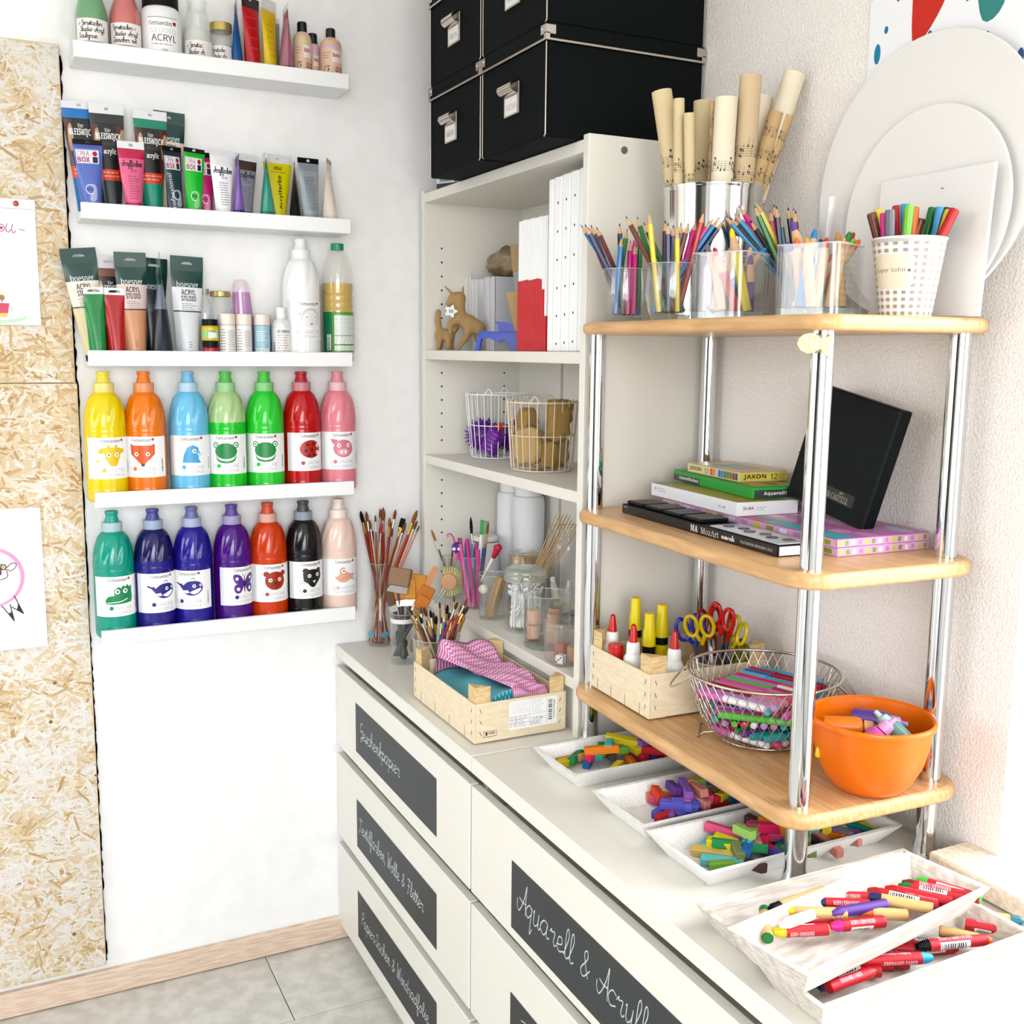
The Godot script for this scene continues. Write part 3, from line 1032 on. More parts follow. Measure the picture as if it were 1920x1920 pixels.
func art_blei(c: Canvas, band: Color, low: Color) -> Rect2:
	var q := c.cell(150, 320, low)
	c.rect(0, 0, 150, 34, band)
	c.rect(0, 30, 150, 150, Color("17191b"))
	for s in [[0, 34], [116, 34]]:
		c.rect(s[0], 34, s[1], 146, Color("5a2d20"))
		c.ell(s[0] + 22, 90, 13, 44, Color("c9a383"), 0.1)
	c.text("Van", 60, 46, 26, 13, Color.WHITE)
	c.text("BLEISWIJCK", 18, 62, 116, 26, Color.WHITE, "Droid Sans", true)
	c.text("HOLLAND", 50, 92, 56, 9, Color("55585a"))
	c.text("acrylic", 46, 112, 64, 24, Color.WHITE, "Droid Sans", true)
	c.rect(0, 180, 150, 36, Color("e2492f"))
	c.lines(14, 188, 120, 2, 12, 5, Color("f4b8a6"), rng)
	return q

func art_crea(c: Canvas, col: Color, top: Color) -> Rect2:
	var q := c.cell(130, 280, col)
	c.rect(0, 0, 130, 14, top)
	c.rect(8, 22, 104, 60, Color("e4e2e6"))
	c.text("CREA", 12, 27, 56, 22, Color("b56a8c"))
	c.text("BOX", 12, 54, 56, 23, Color("9c2344"), "Droid Sans", true)
	c.rect(82, 52, 24, 26, Color("1e2250"))
	c.ell(94, 38, 11, 11, Color("b01c38"))
	c.poly(c.smooth(v2([40, 180, 74, 172, 92, 190, 88, 238, 60, 250, 44, 240, 52, 214, 40, 180])), col.lightened(0.5))
	c.ell(52, 196, 26, 22, Color("e0dce8"))
	c.ell(52, 196, 22, 18, col)
	c.text("QUALITY", 33, 190, 38, 12, Color("20254c"), "Droid Sans", true)
	return q

func art_farben(c: Canvas, col: Color, pale: Color, ink: Color) -> Rect2:
	var q := c.cell(130, 280, col)
	c.rect(0, 44, 130, 196, pale)
	c.hand("Acrylfarben", 12, 78, 13, 3.6, ink, 0.92, 0.0)
	c.text("75 ml", 50, 92, 34, 13, ink)
	c.lines(34, 122, 66, 10, 11, 4, ink.lerp(pale, 0.35), rng)
	return q

func art_boesner(c: Canvas, pale: Color, low: Color) -> Rect2:
	var q := c.cell(170, 360, low)
	c.rect(0, 0, 170, 72, Color("07463f"))
	c.rect(0, 70, 170, 100, pale)
	c.text("boesner", 26, 44, 118, 28, Color(0.93, 0.94, 0.92))
	c.text("ACRYL", 46, 80, 80, 22, Color("1d2b2a"), "Droid Sans", true)
	c.text("STUDIO", 44, 106, 84, 22, Color("1d2b2a"), "Droid Sans", true)
	c.lines(44, 138, 82, 4, 8, 3, Color("6c7674"), rng)
	c.rect(0, 169, 170, 5, Color("161b1b"))
	c.lines(70, 300, 24, 3, 10, 4, low.darkened(0.5), rng)
	c.lines(60, 338, 50, 1, 8, 4, low.darkened(0.6), rng)
	return q

func art_plain(c: Canvas, col: Color, pale: Color, ink: Color, n: int, top := Color(0, 0, 0, 0)) -> Rect2:
	var q := c.cell(110, 260, col)
	if pale != col:
		c.rect(0, 34, 110, 190, pale)
	if top.a > 0.0:
		c.rect(0, 0, 110, 26, top)
	c.lines(20, 60, 70, n, 150.0 / maxi(n, 1), 3, ink, rng)
	return q

func g_paint_tubes() -> void:
	var c := Canvas.new(2048)
	var clear := mat(Color(0.87, 0.875, 0.885), 0.25)
	var k := mat("17181b", 0.35)
	var green := mat("07463f", 0.3)
	var G2 := "acrylic tubes on the second ledge"
	var G3 := "acrylic tubes on the third ledge"
	var y := LEDGE_Y[1] + 0.0082
	# [label, art, x, z, h, w, r, yaw, roll, tab height, tab material, cap]
	var L := [
		["blue tube with a photo of brush tips, behind the light blue tube", art_blei(c, Color("1f78c4"), Color("1a6fb8")), 0.022, 0.983, 0.226, 0.066, 0.0175, 4, 2, 0.014, clear, "e9eaea"],
		["charcoal tube with a photo of brush tips and a red band", art_blei(c, Color("2c3136"), Color("2f3b40")), 0.033, 0.936, 0.226, 0.067, 0.0185, 2, 1, 0.020, clear, "e9eaea"],
		["emerald tube with a photo of brush tips and a red band", art_blei(c, Color("0b8a70"), Color("0a9a7c")), 0.042, 0.857, 0.220, 0.068, 0.0185, 6, 0, 0.018, clear, "e9eaea"],
		["cream tube with a dark green head behind the emerald tube", art_boesner(c, Color("e9d8c6"), Color("e6d3bd")), 0.0195, 0.820, 0.224, 0.064, 0.0175, 6, -1, 0.024, green, "1c1c1e"],
		["cornflower blue tube with a white logo box and a black end", art_crea(c, Color("5d74c4"), Color("4a5cb0")), 0.071, 0.977, 0.146, 0.056, 0.018, 6, 2, 0.010, k, "2b3a8c"],
		["pink tube with handwriting-style print and a clear hanging tab", art_farben(c, Color("c51d52"), Color("ee6f96"), Color("4a1c34")), 0.071, 0.898, 0.150, 0.053, 0.0165, 8, 1, 0.014, clear, "c51d52"],
		["slate tube printed Professional along its length", art_crea(c, Color("2c4450"), Color("22343e")), 0.074, 0.8165, 0.147, 0.046, 0.016, 28, 2, 0.010, k, "22343e"],
		["bright green tube with a white logo box", art_crea(c, Color("24c23a"), Color("1ca832")), 0.074, 0.7815, 0.147, 0.045, 0.016, 14, -2, 0.009, k, "178c2a"],
		["magenta tube half hidden behind the white tube", art_crea(c, Color("cf2f7c"), Color("b3246a")), 0.050, 0.752, 0.145, 0.046, 0.015, 10, 1, 0.010, k, "a01f5c"],
		["white tube with handwriting-style print", art_farben(c, Color("e6e6e6"), Color("f4f4f3"), Color("33343a")), 0.075, 0.7205, 0.149, 0.054, 0.016, 12, 0, 0.012, clear, "e4e4e4"],
		["violet tube standing edge-on", art_plain(c, Color("4f1f86"), Color("8a64b8"), Color("6e46a0"), 0), 0.078, 0.689, 0.140, 0.050, 0.0125, 84, 0, 0.006, mat("4f1f86", 0.3), "3e176c"],
		["grey tube with a brown band and handwriting-style print", art_farben(c, Color("4c3a33"), Color("8f8d9c"), Color("44424e")), 0.044, 0.6685, 0.150, 0.050, 0.015, 14, -2, 0.014, clear, "4c3a33"],
		["teal green tube standing edge-on", art_plain(c, Color("0d7a63"), Color("46a48f"), Color("2b8c76"), 0), 0.076, 0.627, 0.152, 0.052, 0.0165, 80, 1, 0.016, clear, "0b6a56"],
		["yellow tube printed Acrylfarbe along its length", Rect2(), 0.045, 0.597, 0.155, 0.066, 0.0165, 10, 0, 0.018, clear, "e6d21a"],
		["black tube standing edge-on behind the silver tube", art_plain(c, Color("1d2126"), Color("1d2126"), Color("3a4048"), 6), 0.042, 0.5585, 0.140, 0.046, 0.014, 74, 0, 0.006, k, "141518"],
		["silver grey tube covered with fine print", art_plain(c, Color("8b949c"), Color("9aa3aa"), Color("5c656c"), 22), 0.074, 0.532, 0.148, 0.052, 0.017, 16, 2, 0.011, k, "777f86"],
		["ivory tube with a brown weld standing edge-on at the end", art_plain(c, Color("ead9c8"), Color("efe3d6"), Color("b9a08c"), 3), 0.068, 0.489, 0.150, 0.050, 0.0185, 62, 0, 0.010, mat("a89386", 0.4), "e3d2c2"]]
	# the yellow tube and the upright lettering on the slate tube
	L[13][1] = c.cell(130, 280, Color("ecde16"))
	c.text("aMut", 44, 14, 40, 18, Color("4a4a18"), "Droid Serif", true)
	c.text("Zitronengelb", 30, 38, 72, 10, Color("77741c"))
	c.text("Acrylfarbe", 58, 58, 28, 160, Color("22240c"), "Droid Sans", true, true)
	c.text("75 ml", 50, 246, 34, 12, Color("4a4a18"))
	var sl: Rect2 = L[6][1]
	c.c = Rect2i(Vector2i(sl.position * 2048.0), Vector2i(130, 280))
	c.text("Professional", 10, 100, 24, 170, Color("c9d4d8"), "Droid Sans", false, true)
	var am: StandardMaterial3D = null
	var y3: float = LEDGE_Y[2] + 0.0082
	var M := [
		["cream tube with a dark green head leaning out at the end of the ledge", art_boesner(c, Color("efe6d2"), Color("e8dcae")), 0.04, 0.984, 0.226, 0.069, 0.0175, 4, 6, 0.03, green, "241b18"],
		["brown-topped tube with a photo of brush tips behind the small red tube", art_blei(c, Color("8a5a48"), Color("7a4436")), 0.022, 0.946, 0.216, 0.062, 0.017, 4, 0, 0.026, clear, "d8d8d8"],
		["small green tube with a clear tab in front of the cream tube", art_plain(c, Color("0d8a44"), Color("0d8a44"), Color("0a7038"), 12), 0.075, 0.979, 0.148, 0.040, 0.0165, 6, 2, 0.014, clear, "0d8a44"],
		["small red tube with a clear tab", art_plain(c, Color("b50d20"), Color("b50d20"), Color("8e0b1a"), 4), 0.075, 0.944, 0.148, 0.040, 0.0165, 8, 0, 0.014, clear, "a00c1c"],
		["skin-toned tube with a dark green head", art_boesner(c, Color("ddc6c2"), Color("d79a74")), 0.062, 0.906, 0.221, 0.064, 0.0225, 8, 1, 0.03, green, "1a1a1c"],
		["dark green tube top standing behind the edge-on navy tube", art_boesner(c, Color("3a4248"), Color("20262c")), 0.022, 0.866, 0.214, 0.058, 0.0165, 8, -2, 0.03, green, "1a1a1c"],
		["navy tube with a dark green head standing edge-on", art_boesner(c, Color("7c8698"), Color("1b2634")), 0.066, 0.853, 0.222, 0.058, 0.0225, 82, 0, 0.03, green, "15161a"],
		["pale grey tube with a crumpled dark green head", art_boesner(c, Color("e6e8ea"), Color("d7dade")), 0.052, 0.799, 0.219, 0.070, 0.0235, 10, -1, 0.03, green, "17181a"]]
	var jars := jar_art(c)
	am = canvas_mat(c, 0.32)
	for a in L:
		paint_tube(a[0], V(a[2], y, a[3]), a[4], a[5], a[6], a[7], a[8], a[1], am, a[9], a[10], Color(a[11]), G2, 0.008)
	for a in M:
		paint_tube(a[0], V(a[2], y3, a[3]), a[4], a[5], a[6], a[7], a[8], a[1], am, a[9], a[10], Color(a[11]), G3, 0.024)
	jars_and_flasks(jars, am)

func jar_art(c: Canvas) -> Dictionary:
	var d := {}
	var ink := Color(0.12, 0.12, 0.14)
	for a in [["green", ["= Gerstacker", "Studio Acryl", "Laubgrun"]], ["red", ["Gerstacker *", "Studio Acryl", "Zinnober rot"]], ["pearl", ["= Gerstac", "Studio Ac", "* Perlglanz"]], ["small", ["Gerstacker", "Studio Acr", "neutral"]]]:
		d[a[0]] = c.cell(200, 120, Color(0.93, 0.91, 0.90))
		for i in 3:
			c.hand(a[1][i], 22 + 8 * (i % 2), 36 + i * 34, 13, 3.2, ink, 1.15, 0.05)
	d.acryl = c.cell(220, 240, Color(0.92, 0.92, 0.92))
	c.rect(40, 26, 140, 170, Color(0.96, 0.96, 0.96))
	c.rect(40, 26, 140, 3, Color(0.4, 0.4, 0.4))
	c.text("Gerstaecker", 48, 46, 104, 22, ink, "Droid Serif")
	c.rect(156, 44, 16, 18, Color("b3202c"))
	c.text("STUDIO", 52, 84, 118, 24, Color(0.80, 0.80, 0.80))
	c.text("ACRYL", 58, 116, 112, 34, ink)
	c.lines(60, 164, 100, 1, 8, 4, Color(0.5, 0.5, 0.5), rng)
	c.text("750", 100, 190, 26, 12, ink)
	for a in [["ce_green", Color("dfe0a8")], ["ce_lilac", Color("cdbad6")]]:
		d[a[0]] = c.cell(120, 110, Color("f0cdb2"))
		c.rect(0, 0, 120, 8, a[1])
		c.lines(8, 20, 40, 3, 8, 3, Color("b98a72"), rng)
		c.rect(56, 14, 64, 36, Color("f2e2dc"))
		c.text("basic", 60, 20, 40, 14, Color("b03a34"), "Droid Sans", true)
		c.text("CE", 20, 62, 26, 24, Color("2a2420"))
		c.hand("acryl", 70, 78, 13, 2.5, Color("b03a34"))
	d.tiny = c.cell(90, 110, Color("eceae6"))
	c.lines(6, 8, 30, 10, 10, 3, Color(0.45, 0.42, 0.4), rng)
	c.rect(38, 10, 46, 60, Color("dcd8d4"))
	c.lines(40, 14, 40, 12, 8, 2, Color(0.6, 0.58, 0.56), rng)
	d.sky = c.cell(90, 110, Color("a8cfdc"))
	c.lines(12, 12, 60, 5, 8, 3, Color("dcecf0"), rng)
	c.rect(10, 76, 66, 30, Color("e8ecee"))
	c.lines(14, 80, 56, 3, 8, 3, Color(0.45, 0.47, 0.5), rng)
	d.dec = c.cell(120, 130, Color("f0ecea"))
	c.text("DECORMASSE", 36, 8, 70, 12, Color(0.35, 0.3, 0.3), "Droid Sans", true)
	c.lines(36, 28, 70, 9, 11, 3, Color(0.55, 0.5, 0.5), rng)
	c.barcode(6, 60, 14, 64, rng, true)
	c.poly(v2([96, 100, 106, 110, 96, 120, 86, 110]), Color("d04a4a"))
	d.oil = c.cell(200, 170, Color("0f7a4c"))
	c.rect(60, 0, 140, 170, Color("5aa038"))
	for r in [[0.08, 0.5], [0.6, 0.2], [0.84, 0.13]]:
		c.rect(70, r[0] * 170, 118, r[1] * 170, Color("e6ece4"))
		c.lines(74, r[0] * 170 + 4, 108, int(r[1] * 170 / 7), 7, 2, Color(0.55, 0.6, 0.58), rng)
	c.rect(28, 96, 24, 66, Color("eef0ee"))
	c.barcode(30, 100, 18, 58, rng, true)
	d.pot = c.cell(80, 60, Color("e6c81e"))
	c.rect(6, 12, 74, 44, Color("9fd68c"))
	c.rect(34, 26, 34, 26, Color("e8f2e4"))
	c.lines(38, 16, 24, 1, 6, 4, Color(0.2, 0.3, 0.2), rng)
	d.potr = c.cell(80, 60, Color("b8182c"))
	c.text("TEX", 24, 10, 30, 14, Color.WHITE)
	return d

func jars_and_flasks(d: Dictionary, am: Material) -> void:
	var gl := glass(Color(0.88, 0.93, 0.9), 0.16)
	var black := mat("141414", 0.4)
	var y := LEDGE_Y[0] + 0.0082
	var f := func(z: float) -> float: return atan2(1.2 - z, 2.37)
	# top ledge
	var paints := [["green", 0.9615, "1c9a3a", "green paint in a glass flask with a handwritten label"], ["red", 0.8985, "dd2312", "red paint in a glass flask with a handwritten label"]]
	for a in paints:
		var t := thing("glass_flask", a[3], "flask", V(0.052, y, a[1]), 0, "paint-filled glass flasks on the top ledge")
		part(t, "paint", mb().lathe(v2([0.0001, 0.003, 0.0295, 0.003, 0.0298, 0.008, 0.0298, 0.082, 0.027, 0.098, 0.021, 0.118, 0.0175, 0.135, 0.0175, 0.15, 0.0001, 0.15]), 28).done(), mat(a[2], 0.3))
		part(t, "glass", mb().lathe(v2([0.0001, 0.0, 0.03, 0.0, 0.0308, 0.004, 0.0308, 0.084, 0.028, 0.1, 0.022, 0.12, 0.0186, 0.137, 0.0186, 0.16, 0.021, 0.162, 0.021, 0.168, 0.017, 0.17]), 32).done(), gl)
		part(t, "lid", mb().lathe(v2([0.0215, 0.16, 0.0222, 0.162, 0.0222, 0.174, 0.02, 0.176, 0.0001, 0.176]), 24).done(), mat("d8d8d4", 0.4))
		part(t, "label", curved(0.0311, 0.03, 0.072, f.call(a[1]) - 0.06, 1.15, d[a[0]]), am)
	var t := thing("plastic_jar", "white plastic jar of studio acrylic with a black screw lid", "jar", V(0.0505, y, 0.8296))
	part(t, "body", mb().lathe(v2([0.0001, 0.0, 0.037, 0.0, 0.0395, 0.004, 0.0395, 0.1, 0.038, 0.108, 0.034, 0.113, 0.032, 0.115]), 36).done(), mat("ececec", 0.35))
	part(t, "lid", mb().lathe(v2([0.0345, 0.114, 0.0352, 0.115, 0.0352, 0.145, 0.034, 0.147, 0.0001, 0.147]), 36).done(), black)
	part(t, "label", curved(0.0399, 0.012, 0.1, f.call(0.8296) - 0.1, 1.25, d.acryl), am)
	t = thing("glass_flask", "clear glass flask of pearly powder paint with an open neck", "flask", V(0.052, y, 0.7578))
	part(t, "powder", mb().lathe(v2([0.0001, 0.003, 0.0275, 0.003, 0.028, 0.07, 0.025, 0.085, 0.0001, 0.086]), 28).done(), mat("cfcfc8", 0.9))
	part(t, "glass", mb().lathe(v2([0.0001, 0.0, 0.0285, 0.0, 0.0295, 0.004, 0.0295, 0.075, 0.028, 0.088, 0.0225, 0.108, 0.0192, 0.124, 0.0192, 0.134, 0.0208, 0.136, 0.0208, 0.142, 0.0175, 0.143, 0.0172, 0.12]), 32).done(), gl)
	part(t, "label", curved(0.0298, 0.012, 0.058, f.call(0.7578) - 0.1, 1.1, d.pearl), am)
	t = thing("small_jar", "small glass jar with a gold lid and a handwritten label", "jar", V(0.052, y, 0.7104))
	part(t, "powder", mb().lathe(v2([0.0001, 0.003, 0.0212, 0.003, 0.0212, 0.06, 0.0001, 0.06]), 24).done(), mat("b9b7b0", 0.9))
	part(t, "glass", mb().lathe(v2([0.0001, 0.0, 0.0218, 0.0, 0.0226, 0.004, 0.0226, 0.07, 0.0205, 0.078, 0.0205, 0.09]), 28).done(), gl)
	part(t, "lid", mb().lathe(v2([0.0215, 0.086, 0.0225, 0.087, 0.0225, 0.1015, 0.0215, 0.103, 0.0001, 0.1025]), 28).done(), mat("c2ab62", 0.3, 0.7))
	part(t, "label", curved(0.0229, 0.014, 0.055, f.call(0.7104), 1.1, d.small), am)
	var c2 := Canvas.new(1024)
	var T := [["blue tube standing edge-on beside the gold-lidded jar", art_plain(c2, Color("1f5a9c"), Color("1f5a9c"), Color("18487c"), 3), 0.06, 0.680, 0.156, 0.05, 0.013, 72, 0, 0.018, "1f4d86"],
		["red tube with a dark brown weld and a logo box", art_plain(c2, Color("c8122a"), Color("c8122a"), Color("dd7080"), 4, Color("3a2422")), 0.06, 0.6475, 0.160, 0.052, 0.0165, 34, 1, 0.008, "a80f22"],
		["yellow tube with a clear weld on the top ledge", art_plain(c2, Color("eecb1c"), Color("eecb1c"), Color("a88d14"), 6), 0.06, 0.612, 0.162, 0.05, 0.0155, 40, 0, 0.022, "d8b416"],
		["dark red tube standing edge-on with a sharp point", art_plain(c2, Color("8c1420"), Color("b4788a"), Color("9c5468"), 0), 0.066, 0.5775, 0.152, 0.056, 0.0178, 86, 0, 0.012, "7a101c"],
		["grey tube half hidden behind the yellow one on the top ledge", art_plain(c2, Color("8f8f8a"), Color("8f8f8a"), Color("6f6f6a"), 5), 0.022, 0.594, 0.138, 0.03, 0.0125, 10, 0, 0.01, "7a7a76"]]
	var am2 := canvas_mat(c2, 0.32)
	for a in T:
		paint_tube(a[0], V(a[2], y, a[3]), a[4], a[5], a[6], a[7], a[8], a[1], am2, a[9], mat("3a2422", 0.4) if a[9] < 0.01 else mat(Color(0.87, 0.875, 0.885), 0.25), Color(a[10]), "paint tubes on the top ledge", 0.008)
	var S := [["small peach paint bottle with a black cap and a lime rim", 0.058, 0.5405, 0.0192, 0.106, "ce_green", "f0cdb2"], ["small pink paint bottle with a black cap, half hidden behind two peach ones", 0.03, 0.510, 0.0165, 0.0935, "ce_lilac", "e6b8c4"], ["small peach paint bottle with a black cap and a lilac rim", 0.058, 0.478, 0.0235, 0.101, "ce_lilac", "efc4a6"]]
	for a in S:
		t = thing("craft_paint_bottle", a[0], "paint bottle", V(a[1], y, a[2]), 0, "small black-capped bottles on the top ledge")
		var r: float = a[3]
		part(t, "body", mb().lathe(v2([0.0001, 0.0, r * 0.92, 0.0, r, 0.003, r, a[4] - 0.014, r * 0.9, a[4] - 0.006, r * 0.55, a[4], r * 0.5, a[4] + 0.002]), 28).done(), mat(a[6], 0.35))
		part(t, "cap", mb().lathe(v2([0.0098, a[4], 0.0106, a[4] + 0.001, 0.0103, a[4] + 0.019, 0.009, a[4] + 0.0215, 0.0001, a[4] + 0.0215]), 20).done(), mat("121315", 0.3))
		part(t, "label", curved(r + 0.0003, 0.01, a[4] - 0.018, f.call(a[2]) - 0.2, 1.2, d[a[5]]), am)
	# third ledge, right half
	y = LEDGE_Y[2] + 0.0082
	t = thing("glass_flask", "empty clear flask half hidden behind the pale grey tube", "flask", V(0.03, y, 0.757), 0)
	part(t, "glass", mb().lathe(v2([0.0001, 0.0, 0.018, 0.0, 0.0188, 0.003, 0.0188, 0.1, 0.016, 0.118, 0.0085, 0.134, 0.008, 0.15]), 24).done(), gl)
	part(t, "stopper", mb().lathe(v2([0.0095, 0.144, 0.0098, 0.155, 0.0001, 0.155]), 16).done(), mat("9a968e", 0.4, 0.4))
	t = thing("glass_flask", "empty clear flask with a gold lid behind the small white bottles", "flask", V(0.0355, y, 0.7246))
	part(t, "glass", mb().lathe(v2([0.0001, 0.0, 0.0245, 0.0, 0.0255, 0.004, 0.0255, 0.09, 0.0245, 0.1, 0.0185, 0.128, 0.0175, 0.14]), 28).done(), gl)
	part(t, "lid", mb().lathe(v2([0.0205, 0.139, 0.0212, 0.14, 0.0212, 0.149, 0.02, 0.1505, 0.0001, 0.1505]), 28).done(), mat("b39a62", 0.3, 0.7))
	t = thing("shower_gel_bottle", "translucent bottle half full of magenta liquid", "bottle", V(0.028, y, 0.672))
	part(t, "liquid", mb().grid([mb().ring(0.014, 0.002, 24, V(0, 0, 0), 0.021), mb().ring(0.015, 0.004, 24, V(0, 0, 0), 0.0225), mb().ring(0.015, 0.08, 24, V(0, 0, 0.002), 0.022), mb().ring(0.014, 0.15, 24, V(0, 0, 0.006), 0.0185), mb().ring(0.001, 0.1502, 24, V(0, 0, 0.006), 0.001)]).done(), mat("b53fb0", 0.15))
	part(t, "shell", mb().grid([mb().ring(0.0145, 0.0, 24, V(0, 0, 0), 0.0215), mb().ring(0.0158, 0.003, 24, V(0, 0, 0), 0.0232), mb().ring(0.0158, 0.08, 24, V(0, 0, 0.002), 0.0228), mb().ring(0.0148, 0.15, 24, V(0, 0, 0.006), 0.0192), mb().ring(0.0135, 0.17, 24, V(0, 0, 0.007), 0.0165), mb().ring(0.010, 0.1765, 24, V(0, 0, 0.007), 0.012), mb().ring(0.001, 0.178, 24, V(0, 0, 0.007), 0.001)]).done(), glass(Color(0.93, 0.84, 0.9), 0.3))
	for a in [["small yellow and green pot of fabric paint stacked on the red pot", 0.045, "pot", "d8b81c"], ["small red pot of fabric paint under the yellow pot", 0.0, "potr", "a8142a"]]:
		t = thing("fabric_paint_pot", a[0], "paint pot", V(0.075, y + a[1], 0.756), 0, "stacked fabric paint pots")
		part(t, "pot", mb().lathe(v2([0.0001, 0.0, 0.0165, 0.0, 0.0178, 0.002, 0.0178, 0.028, 0.016, 0.031, 0.0145, 0.032]), 24).done(), mat(a[3], 0.3))
		var cp := mb()
		var rows := []
		for yy in [0.0315, 0.0325, 0.0435, 0.0448]:
			var row := PackedVector3Array()
			for j in 48:
				var an := -TAU * j / 48
				var rr := 0.0165 - (0.0006 if j % 2 == 0 else 0.0) - (0.001 if yy > 0.044 else 0.0)
				row.append(V(cos(an) * rr, yy, sin(an) * rr))
			rows.append(row)
		cp.grid(rows)
		cp.fan(rows[3], Vector3.UP)
		cp.fan(rows[0], Vector3.DOWN)
		part(t, "lid", cp.done(), black)
		part(t, "label", curved(0.0181, 0.003, 0.027, f.call(0.756), 1.2, d[a[2]]), am)
	for a in [["small white bottle with a tan label beside the stacked pots", 0.7195, "tiny", "ece8e2"], ["small white bottle with a tan label beside the pale blue bottle", 0.6845, "tiny", "ece8e2"], ["small pale blue bottle with a white flip cap", 0.6455, "sky", "a8cfdc"]]:
		t = thing("flip_cap_bottle", a[0], "bottle", V(0.073, y, a[1]), 0, "flip-cap bottles on the third ledge")
		part(t, "body", mb().lathe(v2([0.0001, 0.0, 0.0155, 0.0, 0.0168, 0.002, 0.0168, 0.078, 0.015, 0.08]), 24).done(), mat(a[3], 0.3))
		part(t, "flip_cap", mb().lathe(v2([0.0168, 0.0795, 0.0172, 0.0805, 0.0172, 0.0995, 0.016, 0.102, 0.0001, 0.102]), 24).done(), mat("ecdfd4", 0.35))
		part(t, "label", curved(0.0171, 0.01, 0.074, f.call(a[1]) - 0.15, 1.25, d[a[2]]), am)
	t = thing("flip_cap_bottle", "small blue bottle mostly hidden behind the pale blue one", "bottle", V(0.036, y, 0.634))
	part(t, "body", mb().lathe(v2([0.0001, 0.0, 0.0155, 0.0, 0.0168, 0.002, 0.0168, 0.078, 0.015, 0.08]), 24).done(), mat("58b0cc", 0.3))
	part(t, "flip_cap", mb().lathe(v2([0.0168, 0.0795, 0.0172, 0.0805, 0.0172, 0.0995, 0.016, 0.102, 0.0001, 0.102]), 24).done(), mat("ecdfd4", 0.35))
	t = thing("medium_bottle", "clear plastic bottle with a white cap and a text label", "bottle", V(0.068, y, 0.6025))
	part(t, "shell", mb().lathe(v2([0.0001, 0.0, 0.0192, 0.0, 0.0205, 0.003, 0.0205, 0.078, 0.018, 0.088, 0.011, 0.094, 0.01, 0.098]), 28).done(), mat("e4e6e6", 0.15))
	part(t, "cap", mb().lathe(v2([0.0102, 0.0955, 0.0108, 0.096, 0.0106, 0.116, 0.0098, 0.118, 0.0001, 0.118]), 20).done(), mat("f2f2f2", 0.4))
	part(t, "label", curved(0.0209, 0.008, 0.074, f.call(0.6025) - 0.12, 1.2, d.dec), am)
	# oil bottle with waisted ribs
	t = thing("oil_bottle", "clear bottle of yellow cooking oil with a green cap and green label", "bottle", V(0.046, y, 0.466))
	var pr := v2([0.0001, 0.0, 0.030, 0.0, 0.0345, 0.004, 0.0345, 0.012, 0.0328, 0.015, 0.0345, 0.018, 0.0345, 0.115, 0.0325, 0.118, 0.0345, 0.122, 0.0345, 0.132, 0.0328, 0.135, 0.0345, 0.138, 0.0345, 0.148, 0.0328, 0.151, 0.0345, 0.154, 0.0348, 0.175, 0.0345, 0.19, 0.032, 0.212, 0.026, 0.232, 0.018, 0.244, 0.0125, 0.248, 0.0125, 0.252])
	var inner := []
	for p in pr:
		if p.y <= 0.1755:
			inner.append(Vector2(maxf(p.x - 0.0008, 0.0001), maxf(p.y, 0.001)))
	inner.append(Vector2(0.0001, 0.1752))
	part(t, "oil", mb().lathe(inner, 32).done(), mat("dcb41a", 0.12))
	part(t, "shell", mb().lathe(pr, 32).done(), glass(Color(0.93, 0.94, 0.88), 0.14))
	part(t, "cap", mb().lathe(v2([0.014, 0.249, 0.0145, 0.25, 0.0145, 0.262, 0.0135, 0.263, 0.0001, 0.263]), 24).done(), mat("0f9a6c", 0.4))
	part(t, "label", curved(0.0349, 0.024, 0.112, f.call(0.466) - 0.15, 1.35, d.oil), am)

